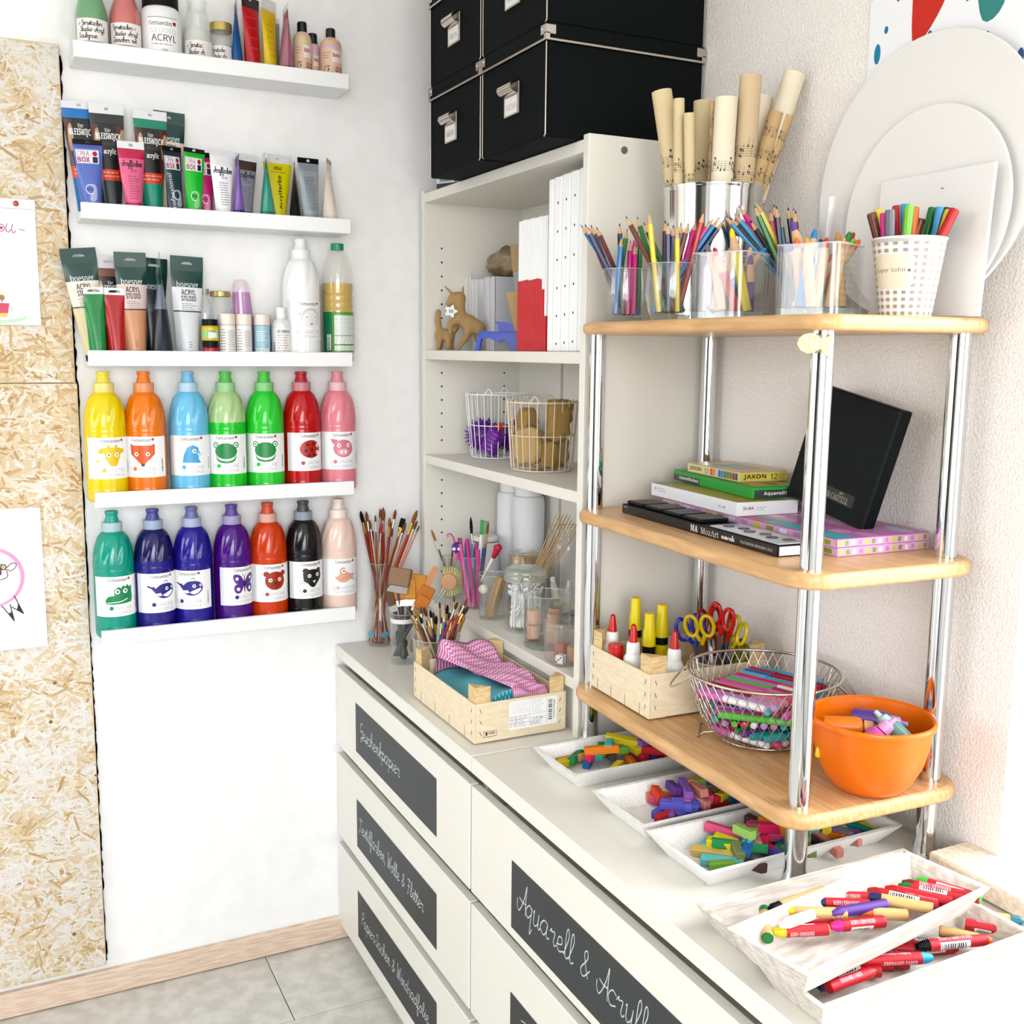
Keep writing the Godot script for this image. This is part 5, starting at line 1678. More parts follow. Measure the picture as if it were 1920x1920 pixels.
# ------------------------------------------------------------------ bookcase contents
func g_bookcase_top_shelf() -> void:
	var sy := 1.4548
	var white := noise_mat(Color("e9e9e9"), Color("f2f2f2"), V(12, 12, 12), 0.05, 0.8)
	var red := mat("d8333c", 0.25)
	var dot := mat("1e1c1c", 0.5)
	# tall stapled canvases
	var xs := [[0.6185, 0.6355], [0.6385, 0.6665], [0.6695, 0.6975], [0.7005, 0.7285], [0.7315, 0.7590]]
	for i in 5:
		var w: float = xs[i][1] - xs[i][0]
		var hgt := 0.313 + 0.0012 * i
		var t := thing("stretched_canvas", "tall white stretched canvas stapled along its edge, standing in the bookcase", "canvas", V((xs[i][0] + xs[i][1]) / 2, sy, 0.13), 0, "tall stapled canvases in the bookcase")
		part(t, "canvas", boxm(V(0, hgt / 2, 0), V(w, hgt, 0.215), 0.002), white)
		var b := mb()
		if i > 0:
			for k in 6:
				b.box(V(w * (0.1 if i < 4 else 0.2), 0.012 + k * hgt / 6.2 + 0.002 * i, 0.1077), V(0.0022, 0.0042, 0.0012))
			part(t, "staples", b.done(), dot).set_meta("kind", "stuff")
	# thin canvases in torn red film
	for i in 11:
		var x := 0.4735 + i * 0.01115
		var t := thing("canvas_board", "thin white canvas board with red shrink film over its lower half", "canvas", V(x, sy, 0.125), 0, "thin red-wrapped canvas boards in the bookcase")
		t.rotation.z = 0.0
		var hg := 0.2535 + 0.0008 * (i % 3)
		part(t, "board", boxm(V(0, hg / 2, 0), V(0.0095, hg, 0.198), 0.001), white)
		var rh := (0.137 + 0.0006 * (i % 4)) if i < 9 else 0.137 - 0.05 * (i - 8.6)
		part(t, "red_film", boxm(V(0, rh / 2 + 0.0002, 0.0006), V(0.0103, rh, 0.1995), 0.0008), red)
	# pale books
	var bx := [[0.0535, 0.066, 0.178], [0.0685, 0.0815, 0.166], [0.084, 0.1055, 0.165], [0.1085, 0.136, 0.164], [0.1385, 0.170, 0.167], [0.1725, 0.196, 0.166]]
	for i in 6:
		var b: Array = bx[i]
		var w: float = b[1] - b[0]
		var t := thing("pale_book", "pale grey book in the row behind the unicorn figure", "book", V((b[0] + b[1]) / 2, sy, 0.085), 0, "pale books behind the unicorn")
		part(t, "cover", mb().box(V(0, b[2] / 2, 0.0605), V(w, b[2], 0.003), 0.0008).box(V(-w / 2 + 0.001, b[2] / 2, -0.002), V(0.002, b[2], 0.126)).box(V(w / 2 - 0.001, b[2] / 2, -0.002), V(0.002, b[2], 0.126)).done(), mat(Color("dcdcde") if i < 4 else Color("d0d0d4"), 0.6))
		part(t, "pages", boxm(V(0, b[2] / 2, -0.004), V(w - 0.0045, b[2] - 0.005, 0.121)), mat("eae6dc", 0.8))
	# crumpled bag lying on the books, kraft packets
	var bag := solo("crumpled_bag", "crumpled brown cellophane bag lying on the pale books", "bag", lump(V(0.16, 0.066, 0.10), 0.022, 0.03, 4, 0.9), mat("9c8468", 0.35), V(0.142, sy + 0.2015, 0.075))
	var t := thing("paper_packet", "kraft-topped packet with a shiny clear window standing behind the blue stand", "packet", V(0.262, sy, 0.075), 0.9)
	t.rotation.z = 0.10
	t.position.y += 0.004
	part(t, "kraft_top", boxm(V(0, 0.205, 0), V(0.075, 0.058, 0.003), 0.001), mat("c4a87e", 0.7))
	part(t, "clear_window", boxm(V(0, 0.09, 0), V(0.073, 0.172, 0.002), 0.0008), mat("b9bcbe", 0.12, 0.3))
	t = thing("paper_packet", "folded kraft paper packet leaning beside the red-wrapped boards", "packet", V(0.395, sy, 0.158), 0.95)
	t.rotation.z = 0.22
	t.position.y += 0.0085
	part(t, "front_fold", boxm(V(0, 0.06, 0), V(0.05, 0.12, 0.004), 0.001), mat("c9a57a", 0.75))
	part(t, "flap", boxm(V(0.012, 0.085, 0.0035), V(0.024, 0.06, 0.002), 0.0008), mat("b98f62", 0.75))
	# unicorn and cat of brown papier mache
	var kraft := noise_mat(Color("957648"), Color("ab8a5c"), V(14, 14, 14), 0.06, 0.85, 3.0)
	t = thing("unicorn_figure", "brown papier-mache unicorn rearing, a white tag at its neck", "figurine", V(0.142, sy, 0.199), 1.115)
	part(t, "body", blob([[V(-0.0095, 0.074, 0), V(0.012, 0.062, 0), 0.015, 0.017], [V(0.012, 0.062, 0), V(0.033, 0.051, 0), 0.017, 0.017], [V(-0.0095, 0.076, 0), V(-0.010, 0.118, 0), 0.0135, 0.0125], [V(-0.010, 0.118, 0), V(-0.022, 0.118, 0), 0.0135, 0.012], [V(-0.022, 0.117, 0), V(-0.034, 0.106, 0), 0.0105, 0.0072], [V(0.014, 0.05, 0.008), V(0.004, 0.027, 0.009), 0.0105, 0.0065], [V(0.004, 0.027, 0.009), V(-0.011, 0.0052, 0.009), 0.0062, 0.0052], [V(0.03, 0.048, -0.008), V(0.034, 0.024, -0.009), 0.011, 0.0065], [V(0.034, 0.024, -0.009), V(0.041, 0.0052, -0.009), 0.0062, 0.0052], [V(-0.014, 0.07, 0.009), V(-0.030, 0.058, 0.01), 0.008, 0.0058], [V(-0.030, 0.058, 0.01), V(-0.029, 0.04, 0.01), 0.0056, 0.0046], [V(-0.014, 0.066, -0.008), V(-0.022, 0.046, -0.009), 0.008, 0.0052]], 0.0036, 0.008), kraft)
	part(t, "horn", mb().tube([V(-0.026, 0.127, 0), V(-0.044, 0.145, 0)], [0.0036, 0.0009], 8).done(), kraft)
	for z in [-0.006, 0.006]:
		part(t, "ear", mb().tube([V(-0.004, 0.126, z), V(-0.001, 0.145, z * 1.1)], [0.0042, 0.0008], 7).done(), kraft)
	var fl := PackedVector2Array()
	for k in 40:
		var a := TAU * k / 40
		var rr := 0.0115 + 0.0035 * cos(a * 5)
		fl.append(Vector2(cos(a) * rr, sin(a) * rr))
	var tg := part(t, "price_tag", mb().prism(fl, -0.0004, 0.0004).done(), mat("f2f2f2", 0.6), V(-0.028, 0.088, 0.0195), Basis(Vector3.RIGHT, -0.15))
	var bc := mb()
	for k in 6:
		bc.box(V(-0.004 + k * 0.0017, 0, 0.0006), V(0.0009, 0.008, 0.0003))
	part(tg, "barcode", bc.done(), mat("55585c", 0.6))
	t = thing("cat_figure", "brown papier-mache cat with its tail straight up, beside the unicorn", "figurine", V(0.091, sy, 0.2135), 1.115)
	part(t, "body", blob([[V(-0.02, 0.036, 0), V(0.0, 0.036, 0), 0.0125, 0.0125], [V(-0.02, 0.04, 0), V(-0.026, 0.066, 0), 0.0075, 0.006], [V(-0.026, 0.066, 0), V(-0.025, 0.088, 0), 0.006, 0.0068], [V(-0.022, 0.032, 0.006), V(-0.024, 0.0055, 0.007), 0.0085, 0.0055], [V(-0.02, 0.032, -0.006), V(-0.02, 0.0055, -0.007), 0.0085, 0.0055], [V(0.0, 0.032, 0.006), V(-0.002, 0.0055, 0.007), 0.008, 0.0055], [V(0.004, 0.032, -0.006), V(0.006, 0.0055, -0.007), 0.008, 0.0055], [V(0.002, 0.04, 0), V(0.012, 0.054, 0), 0.009, 0.0115], [V(0.012, 0.056, 0.006), V(0.012, 0.069, 0.008), 0.004, 0.0015], [V(0.012, 0.056, -0.006), V(0.012, 0.069, -0.008), 0.004, 0.0015]], 0.0036, 0.007), kraft)
	# blue plastic stand
	t = thing("blue_stand", "small blue plastic stand with arched legs and a raised fin", "stand", V(0.345, sy, 0.212), 1.02)
	var bl := mat("0a42c0", 0.25)
	var pr := mb()
	pr.prism(p2([-0.045, 0.0, -0.036, 0.0, -0.031, 0.026, -0.012, 0.026, 0.004, 0.018, 0.02, 0.024, 0.033, 0.002, 0.045, 0.002, 0.045, 0.040, -0.035, 0.041]), 0.014, 0.018)
	pr.prism(p2([-0.045, 0.0, -0.036, 0.0, -0.031, 0.026, -0.012, 0.026, 0.004, 0.018, 0.02, 0.024, 0.033, 0.002, 0.045, 0.002, 0.045, 0.040, -0.035, 0.041]), -0.018, -0.014)
	pr.box(V(0.005, 0.0385, 0), V(0.078, 0.004, 0.036), 0.001)
	part(t, "stand", pr.done(), bl)
	part(t, "fin", mb().prism(p2([0.005, 0.040, 0.042, 0.040, 0.042, 0.057, 0.02, 0.060, -0.006, 0.062, 0.002, 0.054]), -0.006, -0.002).done(), bl)

func g_bookcase_baskets() -> void:
	var sy := 1.209
	var wm := mat("f0efee", 0.35)
	var wm2 := mat("ead9c4", 0.45)
	wire_basket("white wire basket holding purple spiky toys", V(0.16, sy, 0.122), 0.058, 0.072, 0.148, wm)
	wire_basket("white wire basket with a rusty band, full of natural sponges", V(0.44, sy, 0.150), 0.063, 0.0735, 0.143, wm2)
	# purple spiky things
	var pu := mat("5a1690", 0.3)
	var pk := mat("7a2aa6", 0.35)
	for a in [[V(0.135, sy + 0.050, 0.146), 0.036, "purple spiky rubber ball in the wire basket against the wires"], [V(0.180, sy + 0.048, 0.090), 0.033, "purple spiky rubber ball deeper in the wire basket"]]:
		var t := thing("spiky_ball", a[2], "toy", a[0], 0, "purple spiky toys")
		var r: float = a[1]
		part(t, "ball", mb().lathe(v2([0.0001, -r, r * 0.5, -r * 0.87, r * 0.87, -r * 0.5, r, 0, r * 0.87, r * 0.5, r * 0.5, r * 0.87, 0.0001, r]), 20).done(), pu)
		var s := mb()
		for k in 70:
			var yy := 1.0 - 2.0 * (k + 0.5) / 70.0
			var an := k * 2.39996
			var d := V(sqrt(1 - yy * yy) * cos(an), yy, sqrt(1 - yy * yy) * sin(an))
			s.tube([d * r * 0.95, d * (r + 0.008)], [0.0035, 0.0012], 6)
		part(t, "spikes", s.done(), pk)
	var t := thing("ridged_roller", "purple ridged roller with an orange knob in the wire basket", "toy", V(0.196, sy + 0.044, 0.146), 0)
	t.basis = upright(V(0.5, 0.85, -0.2), 0.3)
	var pr := []
	for k in 13:
		pr.append(Vector2(0.020 + (0.003 if k % 2 == 0 else 0.0), -0.03 + k * 0.005))
	pr.push_front(Vector2(0.0001, -0.03))
	pr.append(Vector2(0.0001, 0.03))
	part(t, "roller", mb().lathe(pr, 22).done(), pk)
	part(t, "knob", mb().lathe(v2([0.006, 0.03, 0.009, 0.034, 0.009, 0.042, 0.0001, 0.046]), 16).done(), mat("e2491c", 0.35))
	var sp := noise_mat(Color("8a6a2e"), Color("b8965a"), V(22, 22, 22), 0.05, 0.95, 12.0)
	var sp2 := noise_mat(Color("a8874e"), Color("cdb180"), V(26, 26, 26), 0.05, 0.95, 12.0)
	var L := [[V(0.402, 0.080, 0.168), V(0.052, 0.09, 0.04), 0, "tall mustard sponge wedge sticking out of the basket"], [V(0.45, 0.052, 0.187), V(0.06, 0.075, 0.036), 1, "coarse sandy sponge pressed against the front wires"], [V(0.488, 0.106, 0.140), V(0.045, 0.085, 0.05), 0, "mustard sponge piled highest at the outer side of the basket"], [V(0.482, 0.034, 0.152), V(0.032, 0.056, 0.034), 0, "small folded mustard sponge low in the basket"], [V(0.425, 0.040, 0.105), V(0.06, 0.07, 0.045), 1, "sandy sponge at the back of the basket"], [V(0.446, 0.120, 0.110), V(0.05, 0.05, 0.04), 0, "dark mustard sponge on top at the back"]]
	for i in L.size():
		var a: Array = L[i]
		solo("natural_sponge", a[3], "sponge", lump(a[1], 0.009, 0.045, 20 + i, 0.55), sp if a[2] == 0 else sp2, a[0] + V(0, sy, 0), Basis(Vector3.UP, i * 0.7), "natural sponges in the basket")

func g_bookcase_lower() -> void:
	var fy := 0.8642
	# brush glass with dish brush
	vessel("glass_tumbler", "small glass tumbler holding one thin brush, beside the dish brush", "glass", V(0.088, fy, 0.205), [0.0001, 0.003, 0.019, 0.002, 0.0212, 0.0, 0.0218, 0.004, 0.0225, 0.1, 0.0214, 0.1, 0.0206, 0.006])
	brush("thin brush with a wooden tip leaning out of the small tumbler", "", V(0.095, fy + 0.004, 0.198), V(-0.032, 0.15, 0.045), 0.172, 0.0022, "5a4a40", "c9c9c9", "b06a2a")
	brush("tiny brush with a white handle in the small tumbler", "", V(0.082, fy + 0.004, 0.212), V(0.016, 0.12, -0.006), 0.118, 0.002, "e4e0da", "a83a3a", "8a2a2a")
	var t := thing("dish_brush", "round wooden dish brush with pale yellow bristles on a wire handle", "brush", V(0.142, fy + 0.052, 0.235), 1.1)
	part(t, "head", mb().lathe(v2([0.0001, -0.006, 0.018, -0.006, 0.0195, -0.004, 0.0195, 0.004, 0.018, 0.006, 0.0001, 0.0065]), 28).done(), wood(Color("b98a60"), Color("d0a67c"), V(20, 20, 60)), Vector3.ZERO, Basis(Vector3.RIGHT, PI / 2))
	var bm := mat("e6dc9c", 0.7)
	for ring in 2:
		for k in 22:
			var an := -1.9 + k * 0.19
			var d := V(cos(an), sin(an), -0.35 + ring * 0.25).normalized()
			part(t, "bristle_tuft", mb().tube([V(cos(an) * 0.017, sin(an) * 0.017, -0.002 - ring * 0.003), d * 0.036], [0.0016, 0.0026], 5).done(), bm)
	part(t, "wire_handle", mb().tube([V(-0.012, -0.014, 0.0), V(-0.02, -0.03, 0.004), V(-0.034, -0.05, 0.008)], 0.0016, 6).tube([V(-0.006, -0.018, 0.0), V(-0.015, -0.032, 0.004), V(-0.03, -0.051, 0.008)], 0.0016, 6).done(), mat("b0b0b0", 0.25, 1.0))
	# tumbler of pink pens
	vessel("glass_tumbler", "glass tumbler crammed with pink pens and craft tools", "glass", V(0.203, fy, 0.202), [0.0001, 0.003, 0.023, 0.002, 0.0255, 0.0, 0.026, 0.004, 0.027, 0.12, 0.0258, 0.12, 0.0246, 0.006])
	var P := [["e23a9c", 0.0042, 0.165], ["f06ab8", 0.0042, 0.15], ["d8288c", 0.0042, 0.16], ["2a8ad0", 0.005, 0.15], ["ea4aa4", 0.0042, 0.145], ["c8c4bc", 0.004, 0.17], ["3a6ab0", 0.004, 0.14], ["e85aa8", 0.0042, 0.14]]
	for i in P.size():
		var an := i * TAU / 8.0
		var base := V(0.203 + cos(an) * 0.013, fy + 0.004, 0.202 + sin(an) * 0.013)
		var top := V(0.203 + cos(an + 0.7) * 0.026, fy + 0.12, 0.202 + sin(an + 0.7) * 0.026)
		t = thing("craft_pen", "craft pen in %s, in the tumbler of pink pens" % (["hot pink", "light pink", "raspberry", "sky blue", "orchid pink", "grey", "dark blue", "rose"][i]), "pen", base, 0, "pens in the pink tumbler")
		t.basis = upright(top - base)
		part(t, "barrel", mb().lathe(v2([0.0001, 0, P[i][1] * 0.8, 0.001, P[i][1], 0.004, P[i][1], P[i][2] - 0.04, P[i][1] * 0.95, P[i][2] - 0.038]), 10).done(), mat(P[i][0], 0.3))
		part(t, "cap", mb().lathe(v2([P[i][1] * 1.15, P[i][2] - 0.04, P[i][1] * 1.15, P[i][2] - 0.002, P[i][1] * 0.8, P[i][2], 0.0001, P[i][2]]), 10).done(), mat(Color(P[i][0]).darkened(0.12), 0.3))
	t = thing("pipe_cleaner_figure", "purple and white pompom figure with curled pink antennae on the pen tumbler", "ornament", V(0.190, fy + 0.142, 0.236), 1.1)
	part(t, "head", lump(V(0.022, 0.024, 0.02), 0.003, 0.08, 3, 0.9), mat("5a2a8c", 0.8))
	for s in [-0.005, 0.006]:
		part(t, "eye", mb().lathe(v2([0.0001, -0.004, 0.003, -0.003, 0.0042, 0, 0.003, 0.003, 0.0001, 0.004]), 12).done(), mat("ececf2", 0.4), V(s, -0.002, 0.0105))
	part(t, "antenna", mb().tube([V(-0.004, 0.01, 0), V(-0.008, 0.024, 0), V(-0.014, 0.032, 0), V(-0.021, 0.030, 0), V(-0.020, 0.024, 0)], 0.0018, 6).done(), mat("c84a86", 0.8))
	part(t, "leg", mb().tube([V(0, -0.01, 0), V(0.003, -0.03, 0.002)], 0.004, 8).done(), mat("e23a9c", 0.5))
	t = thing("modelling_knife", "white-handled knife with a red mitten-shaped head above the pen tumbler", "craft tool", V(0.222, fy + 0.062, 0.190), 0)
	t.basis = upright(V(0.42, 0.86, -0.25))
	part(t, "handle", mb().lathe(v2([0.0001, 0, 0.0025, 0, 0.004, 0.06, 0.003, 0.07]), 10).done(), mat("e6e4de", 0.4))
	part(t, "mitten", blob([[V(0, 0.075, 0), V(0, 0.1, 0), 0.006, 0.0085], [V(0, 0.082, 0), V(-0.012, 0.094, 0), 0.004, 0.0045]], 0.0025, 0.004), mat("c01a44", 0.45))
	t = thing("green_comb", "white stick with a green comb head in the pen tumbler", "craft tool", V(0.205, fy + 0.008, 0.190), 0)
	t.basis = upright(V(0.06, 1.0, -0.03), 1.1)
	part(t, "stick", mb().lathe(v2([0.0001, 0, 0.003, 0, 0.005, 0.15, 0.0025, 0.165]), 10).done(), mat("e8e4da", 0.4))
	var cb := mb().box(V(0, 0.182, 0), V(0.008, 0.034, 0.004), 0.001)
	for k in 8:
		cb.box(V(0.008, 0.168 + k * 0.004, 0), V(0.010, 0.0018, 0.003))
	part(t, "comb", cb.done(), mat("3aa04a", 0.4))
	brush("black-haired round brush standing at the back of the pen tumbler", "", V(0.1985, fy + 0.006, 0.1915), V(-0.02, 0.2, 0.004), 0.205, 0.003, "5aa0c0", "c0c0c0", "14140f", false, 0.04)
	brush("slim brown-haired brush standing at the back of the pen tumbler", "", V(0.2145, fy + 0.006, 0.1885), V(0.012, 0.2, -0.016), 0.2, 0.0024, "8a5a34", "c8b070", "8a4a1c")
	# cups and rolls at the back
	t = thing("paper_cup_stack", "stack of white paper cups in the bookcase corner", "paper cups", V(0.122, fy, 0.1315))
	part(t, "cup", mb().lathe(v2([0.0001, 0.14, 0.029, 0.14, 0.0305, 0.142, 0.0305, 0.15, 0.0285, 0.152, 0.0001, 0.1525]), 28).lathe(v2([0.0375, 0.0, 0.0375, 0.003, 0.0305, 0.138]), 28).done(), mat("ecebe9", 0.6))
	for k in 4:
		part(t, "rim", mb().lathe(v2([0.0375, 0.004 + k * 0.009, 0.0386, 0.006 + k * 0.009, 0.0375, 0.009 + k * 0.009]), 28).done(), mat("e4e3e0", 0.6))
	for a in [[0.110, 0.0525, "tall white plastic cylinder in the bookcase corner"], [0.192, 0.0525, "tall white plastic cylinder behind the jar of wooden sticks"]]:
		t = thing("white_canister", a[2], "canister", V(a[0], fy, a[1]), 0, "tall white canisters")
		part(t, "body", mb().lathe(v2([0.0001, 0, 0.0375, 0, 0.039, 0.003, 0.039, 0.24, 0.036, 0.252, 0.03, 0.256]), 32).done(), mat("e8eaed", 0.45))
		part(t, "lid", mb().lathe(v2([0.031, 0.255, 0.0315, 0.257, 0.0315, 0.285, 0.03, 0.287, 0.0001, 0.287]), 28).done(), mat("f0f0f0", 0.5))
	# jar of flat sticks and skewers
	vessel("preserving_jar", "open glass jar of flat wooden sticks and skewers", "jar", V(0.252, fy, 0.095), [0.0001, 0.004, 0.034, 0.003, 0.038, 0.0, 0.039, 0.006, 0.039, 0.105, 0.036, 0.116, 0.036, 0.122, 0.0395, 0.124, 0.0395, 0.13, 0.036, 0.131, 0.0345, 0.118, 0.037, 0.104, 0.037, 0.008])
	var stick := wood(Color("c9a26a"), Color("dcbc8a"), V(10, 60, 10), 0.7)
	var sm := boxm(V(0, 0.06, 0), V(0.010, 0.12, 0.0016), 0.0005)
	for k in 14:
		var an := k * TAU / 14
		var b0 := V(0.252 + cos(an) * 0.02, fy + 0.005, 0.095 + sin(an) * 0.02)
		var b1 := V(0.252 + cos(an + 0.5) * 0.026, fy + 0.12, 0.095 + sin(an + 0.5) * 0.026)
		solo("wooden_stick", "flat wooden craft stick in the open jar", "craft stick", sm, stick, b0, upright(b1 - b0, an), "flat sticks in the open jar")
	var sk := mb().tube([V(0, 0, 0), V(0, 0.255, 0), V(0, 0.265, 0)], [0.0014, 0.0014, 0.0003], 6).done()
	for k in 22:
		var row := k / 6
		var col := k % 6
		var b0 := V(0.246 + col * 0.003, fy + 0.006, 0.080 + row * 0.0065)
		var b1 := V(0.372 + col * 0.011, fy + 0.238 - col * 0.004, 0.046 + row * 0.0095)
		solo("wooden_skewer", "thin wooden skewer leaning in the bundle at the back", "skewer", sk, stick, b0, upright(b1 - b0), "bundle of skewers")
	# tall jar at the back with tubes
	vessel("preserving_jar", "tall glass jar at the back holding small tubes and pebbles", "jar", V(0.425, fy, 0.072), [0.0001, 0.004, 0.045, 0.003, 0.049, 0.0, 0.05, 0.006, 0.05, 0.17, 0.046, 0.186, 0.042, 0.192, 0.042, 0.198, 0.0455, 0.2, 0.0455, 0.212, 0.042, 0.213])
	for a in [[V(0.41, fy + 0.03, 0.09), 0.35, "e8e8e8", "small white tube with a yellow band in the tall jar"], [V(0.44, fy + 0.032, 0.086), -0.2, "dfe2e6", "small grey tube in the tall jar"]]:
		t = thing("glue_tube", a[3], "tube", a[0], 0, "tubes in the tall jar")
		t.rotation.z = a[1]
		part(t, "body", mb().lathe(v2([0.0001, 0, 0.0075, 0, 0.008, 0.002, 0.008, 0.055, 0.005, 0.06]), 14).done(), mat(a[2], 0.4))
		part(t, "band", mb().lathe(v2([0.0082, 0.016, 0.0082, 0.024]), 14).done(), mat("d2c81e", 0.5))
		part(t, "cap", mb().lathe(v2([0.0055, 0.06, 0.0055, 0.072, 0.0001, 0.073]), 12).done(), mat("f2f2f2", 0.4))
	for k in 16:
		var an := k * 2.4
		solo("glass_pebble", "grey or green glass pebble in the tall jar", "pebble", lump(V(0.019, 0.013, 0.016), 0.002, 0.05, k, 0.85), mat(["5a6a6a", "8a9494", "3a5a48", "c2c8c8"][k % 4], 0.15), V(0.425 + cos(an) * 0.009 * sqrt(k), fy + 0.011 + 0.0085 * (k / 7), 0.072 + sin(an) * 0.009 * sqrt(k)), Basis(Vector3.UP, k), "pebbles in the tall jar")
	# glass of rolled kraft and a table tennis ball
	vessel("glass_tumbler", "tumbler of rolled kraft wicks and a table tennis ball", "glass", V(0.312, fy, 0.202), [0.0001, 0.003, 0.0265, 0.002, 0.0295, 0.0, 0.03, 0.004, 0.031, 0.1, 0.0298, 0.1, 0.0286, 0.006])
	var wick := mb().tube([V(0, 0, 0), V(0, 0.088, 0), V(0.003, 0.1, 0)], [0.0045, 0.005, 0.0045], 10).done()
	var wm := mat("c0a072", 0.85)
	for k in 7:
		var b0 := V(0.300 + (k % 4) * 0.0062, fy + 0.006, 0.212 - (k / 4) * 0.012)
		solo("kraft_roll", "rolled kraft wick in the tumbler beside the cotton swabs", "paper roll", wick, wm, b0, upright(V(0.030, 0.085, -0.012)), "kraft wicks in the tumbler")
	solo("table_tennis_ball", "white table tennis ball in the tumbler of kraft wicks", "ball", mb().lathe(v2([0.0001, -0.011, 0.0055, -0.0095, 0.0095, -0.0055, 0.011, 0, 0.0095, 0.0055, 0.0055, 0.0095, 0.0001, 0.011]), 20).done(), mat("efece0", 0.35), V(0.305, fy + 0.066, 0.221))
	# clip jar of cotton swabs
	t = vessel("clip_jar", "glass clip-top jar full of white cotton swabs", "jar", V(0.430, fy, 0.180), [0.0001, 0.004, 0.038, 0.003, 0.0425, 0.0, 0.0445, 0.008, 0.046, 0.03, 0.046, 0.09, 0.0435, 0.102, 0.040, 0.108, 0.040, 0.112], 36)
	part(t, "lid", mb().lathe(v2([0.0445, 0.112, 0.046, 0.114, 0.046, 0.120, 0.0445, 0.123, 0.0455, 0.126, 0.044, 0.131, 0.036, 0.136, 0.0001, 0.138]), 36).done(), glass(Color(0.72, 0.78, 0.74), 0.35))
	part(t, "rubber_seal", mb().lathe(v2([0.043, 0.1085, 0.0455, 0.109, 0.0455, 0.1115, 0.043, 0.112]), 36).done(), mat("b9b4a8", 0.6))
	var ws := mat("c8c8c6", 0.2, 1.0)
	part(t, "wire_clip", mb().tube([V(0.047, 0.11, 0.010), V(0.052, 0.122, 0.010), V(0.049, 0.13, 0.006), V(0.049, 0.13, -0.006), V(0.052, 0.122, -0.010), V(0.047, 0.11, -0.010), V(0.050, 0.09, -0.006), V(0.049, 0.072, 0.0), V(0.050, 0.09, 0.006), V(0.047, 0.11, 0.010)], 0.001, 6).done(), ws, Vector3.ZERO, Basis(Vector3.UP, -0.45))
	var sw := mb().tube([V(0, 0, 0), V(0, 0.074, 0)], 0.0011, 5).lathe(v2([0.0012, 0.0, 0.0024, 0.003, 0.0024, 0.010, 0.0011, 0.015]), 7).lathe(v2([0.0011, 0.059, 0.0024, 0.064, 0.0024, 0.071, 0.0001, 0.074]), 7).done()
	var cm := mat("f2f2f0", 0.8)
	var r := RandomNumberGenerator.new()
	r.seed = 21
	for k in 420:
		var an := r.randf() * TAU
		var q := 0.033 * sqrt(r.randf())
		var y0 := fy + 0.006 + 0.028 * (k / 420.0)
		var tilt := r.randf_range(0.0, 0.35) if k < 200 else r.randf_range(0.2, 1.0)
		var dir := V(sin(tilt) * cos(an + PI), cos(tilt), sin(tilt) * sin(an + PI))
		var b0 := V(0.430 + cos(an) * q, y0 if k < 200 else fy + 0.034 + 0.03 * r.randf(), 0.180 + sin(an) * q)
		var top := b0 + dir * 0.074
		var rad := Vector2(top.x - 0.430, top.z - 0.180)
		if rad.length() > 0.041 or top.y > fy + 0.104:
			continue
		solo("cotton_swab", "white cotton swab in the clip-top jar", "cotton swab", sw, cm, b0, upright(dir), "cotton swabs in the clip-top jar")
	# straight glass of corks
	t = vessel("glass_tumbler", "straight thick-bottomed glass of wooden corks", "glass", V(0.560, fy, 0.196), [0.0001, 0.012, 0.044, 0.011, 0.0475, 0.011, 0.0475, 0.107, 0.0462, 0.107, 0.0462, 0.013], 36)
	part(t, "thick_base", mb().lathe(v2([0.0001, 0.0, 0.046, 0.0, 0.0475, 0.002, 0.0475, 0.0105, 0.0001, 0.0105]), 36).done(), glass(Color(0.55, 0.58, 0.56), 0.5))
	var ck := mb().lathe(v2([0.0001, 0, 0.012, 0, 0.0135, 0.002, 0.0135, 0.026, 0.012, 0.028, 0.0001, 0.028]), 16).done()
	var cork := noise_mat(Color("b88a66"), Color("d4ac88"), V(30, 30, 30), 0.06, 0.85)
	for k in 9:
		var an := k * 2.1
		var lay := k / 5
		solo("cork", "wooden cork in the straight glass", "cork", ck, cork, V(0.560 + cos(an) * 0.028, fy + 0.014 + lay * 0.030, 0.196 + sin(an) * 0.028), Basis(Vector3.UP, an) * Basis(Vector3.RIGHT, 0.0), "corks in the straight glass")
	# square glass with dice
	t = thing("square_glass", "square glass holding a die and wooden counters", "glass", V(0.684, fy, 0.224))
	var rows := []
	for q in [[0.028, 0.0], [0.032, 0.004], [0.033, 0.02], [0.033, 0.078], [0.030, 0.084]]:
		var row := PackedVector3Array()
		for k in 32:
			var a := -TAU * k / 32
			var c := cos(a)
			var s := sin(a)
			var sq := pow(pow(absf(c), 6.0) + pow(absf(s), 6.0), -1.0 / 6.0)
			row.append(V(c * sq * q[0], q[1], s * sq * q[0]))
		rows.append(row)
	part(t, "glass", mb().grid(rows).fan(rows[0], Vector3.DOWN).done(), glass(Color(0.70, 0.68, 0.64), 0.2))
	var die := thing("die", "white die with black pips in the square glass", "die", V(0.699, fy + 0.0135, 0.240), 0.5)
	part(die, "cube", boxm(V(0, 0, 0), V(0.017, 0.017, 0.017), 0.002), mat("f2f2f2", 0.3))
	var pip := mb().lathe(v2([0.0019, -0.001, 0.0019, 0.0003, 0.0001, 0.0004]), 10).done()
	var pm := mat("121212", 0.4)
	for q in [[-0.0045, -0.0045], [-0.0045, 0], [-0.0045, 0.0045], [0.0045, -0.0045], [0.0045, 0], [0.0045, 0.0045]]:
		part(die, "pip", pip, pm, V(0.0085, q[1], q[0]), Basis(Vector3.BACK, -PI / 2))
	for q in [[-0.0045, -0.0045], [0.0045, 0.0045], [0.0045, -0.0045], [-0.0045, 0.0045]]:
		part(die, "pip", pip, pm, V(q[0], 0.0085, q[1]))
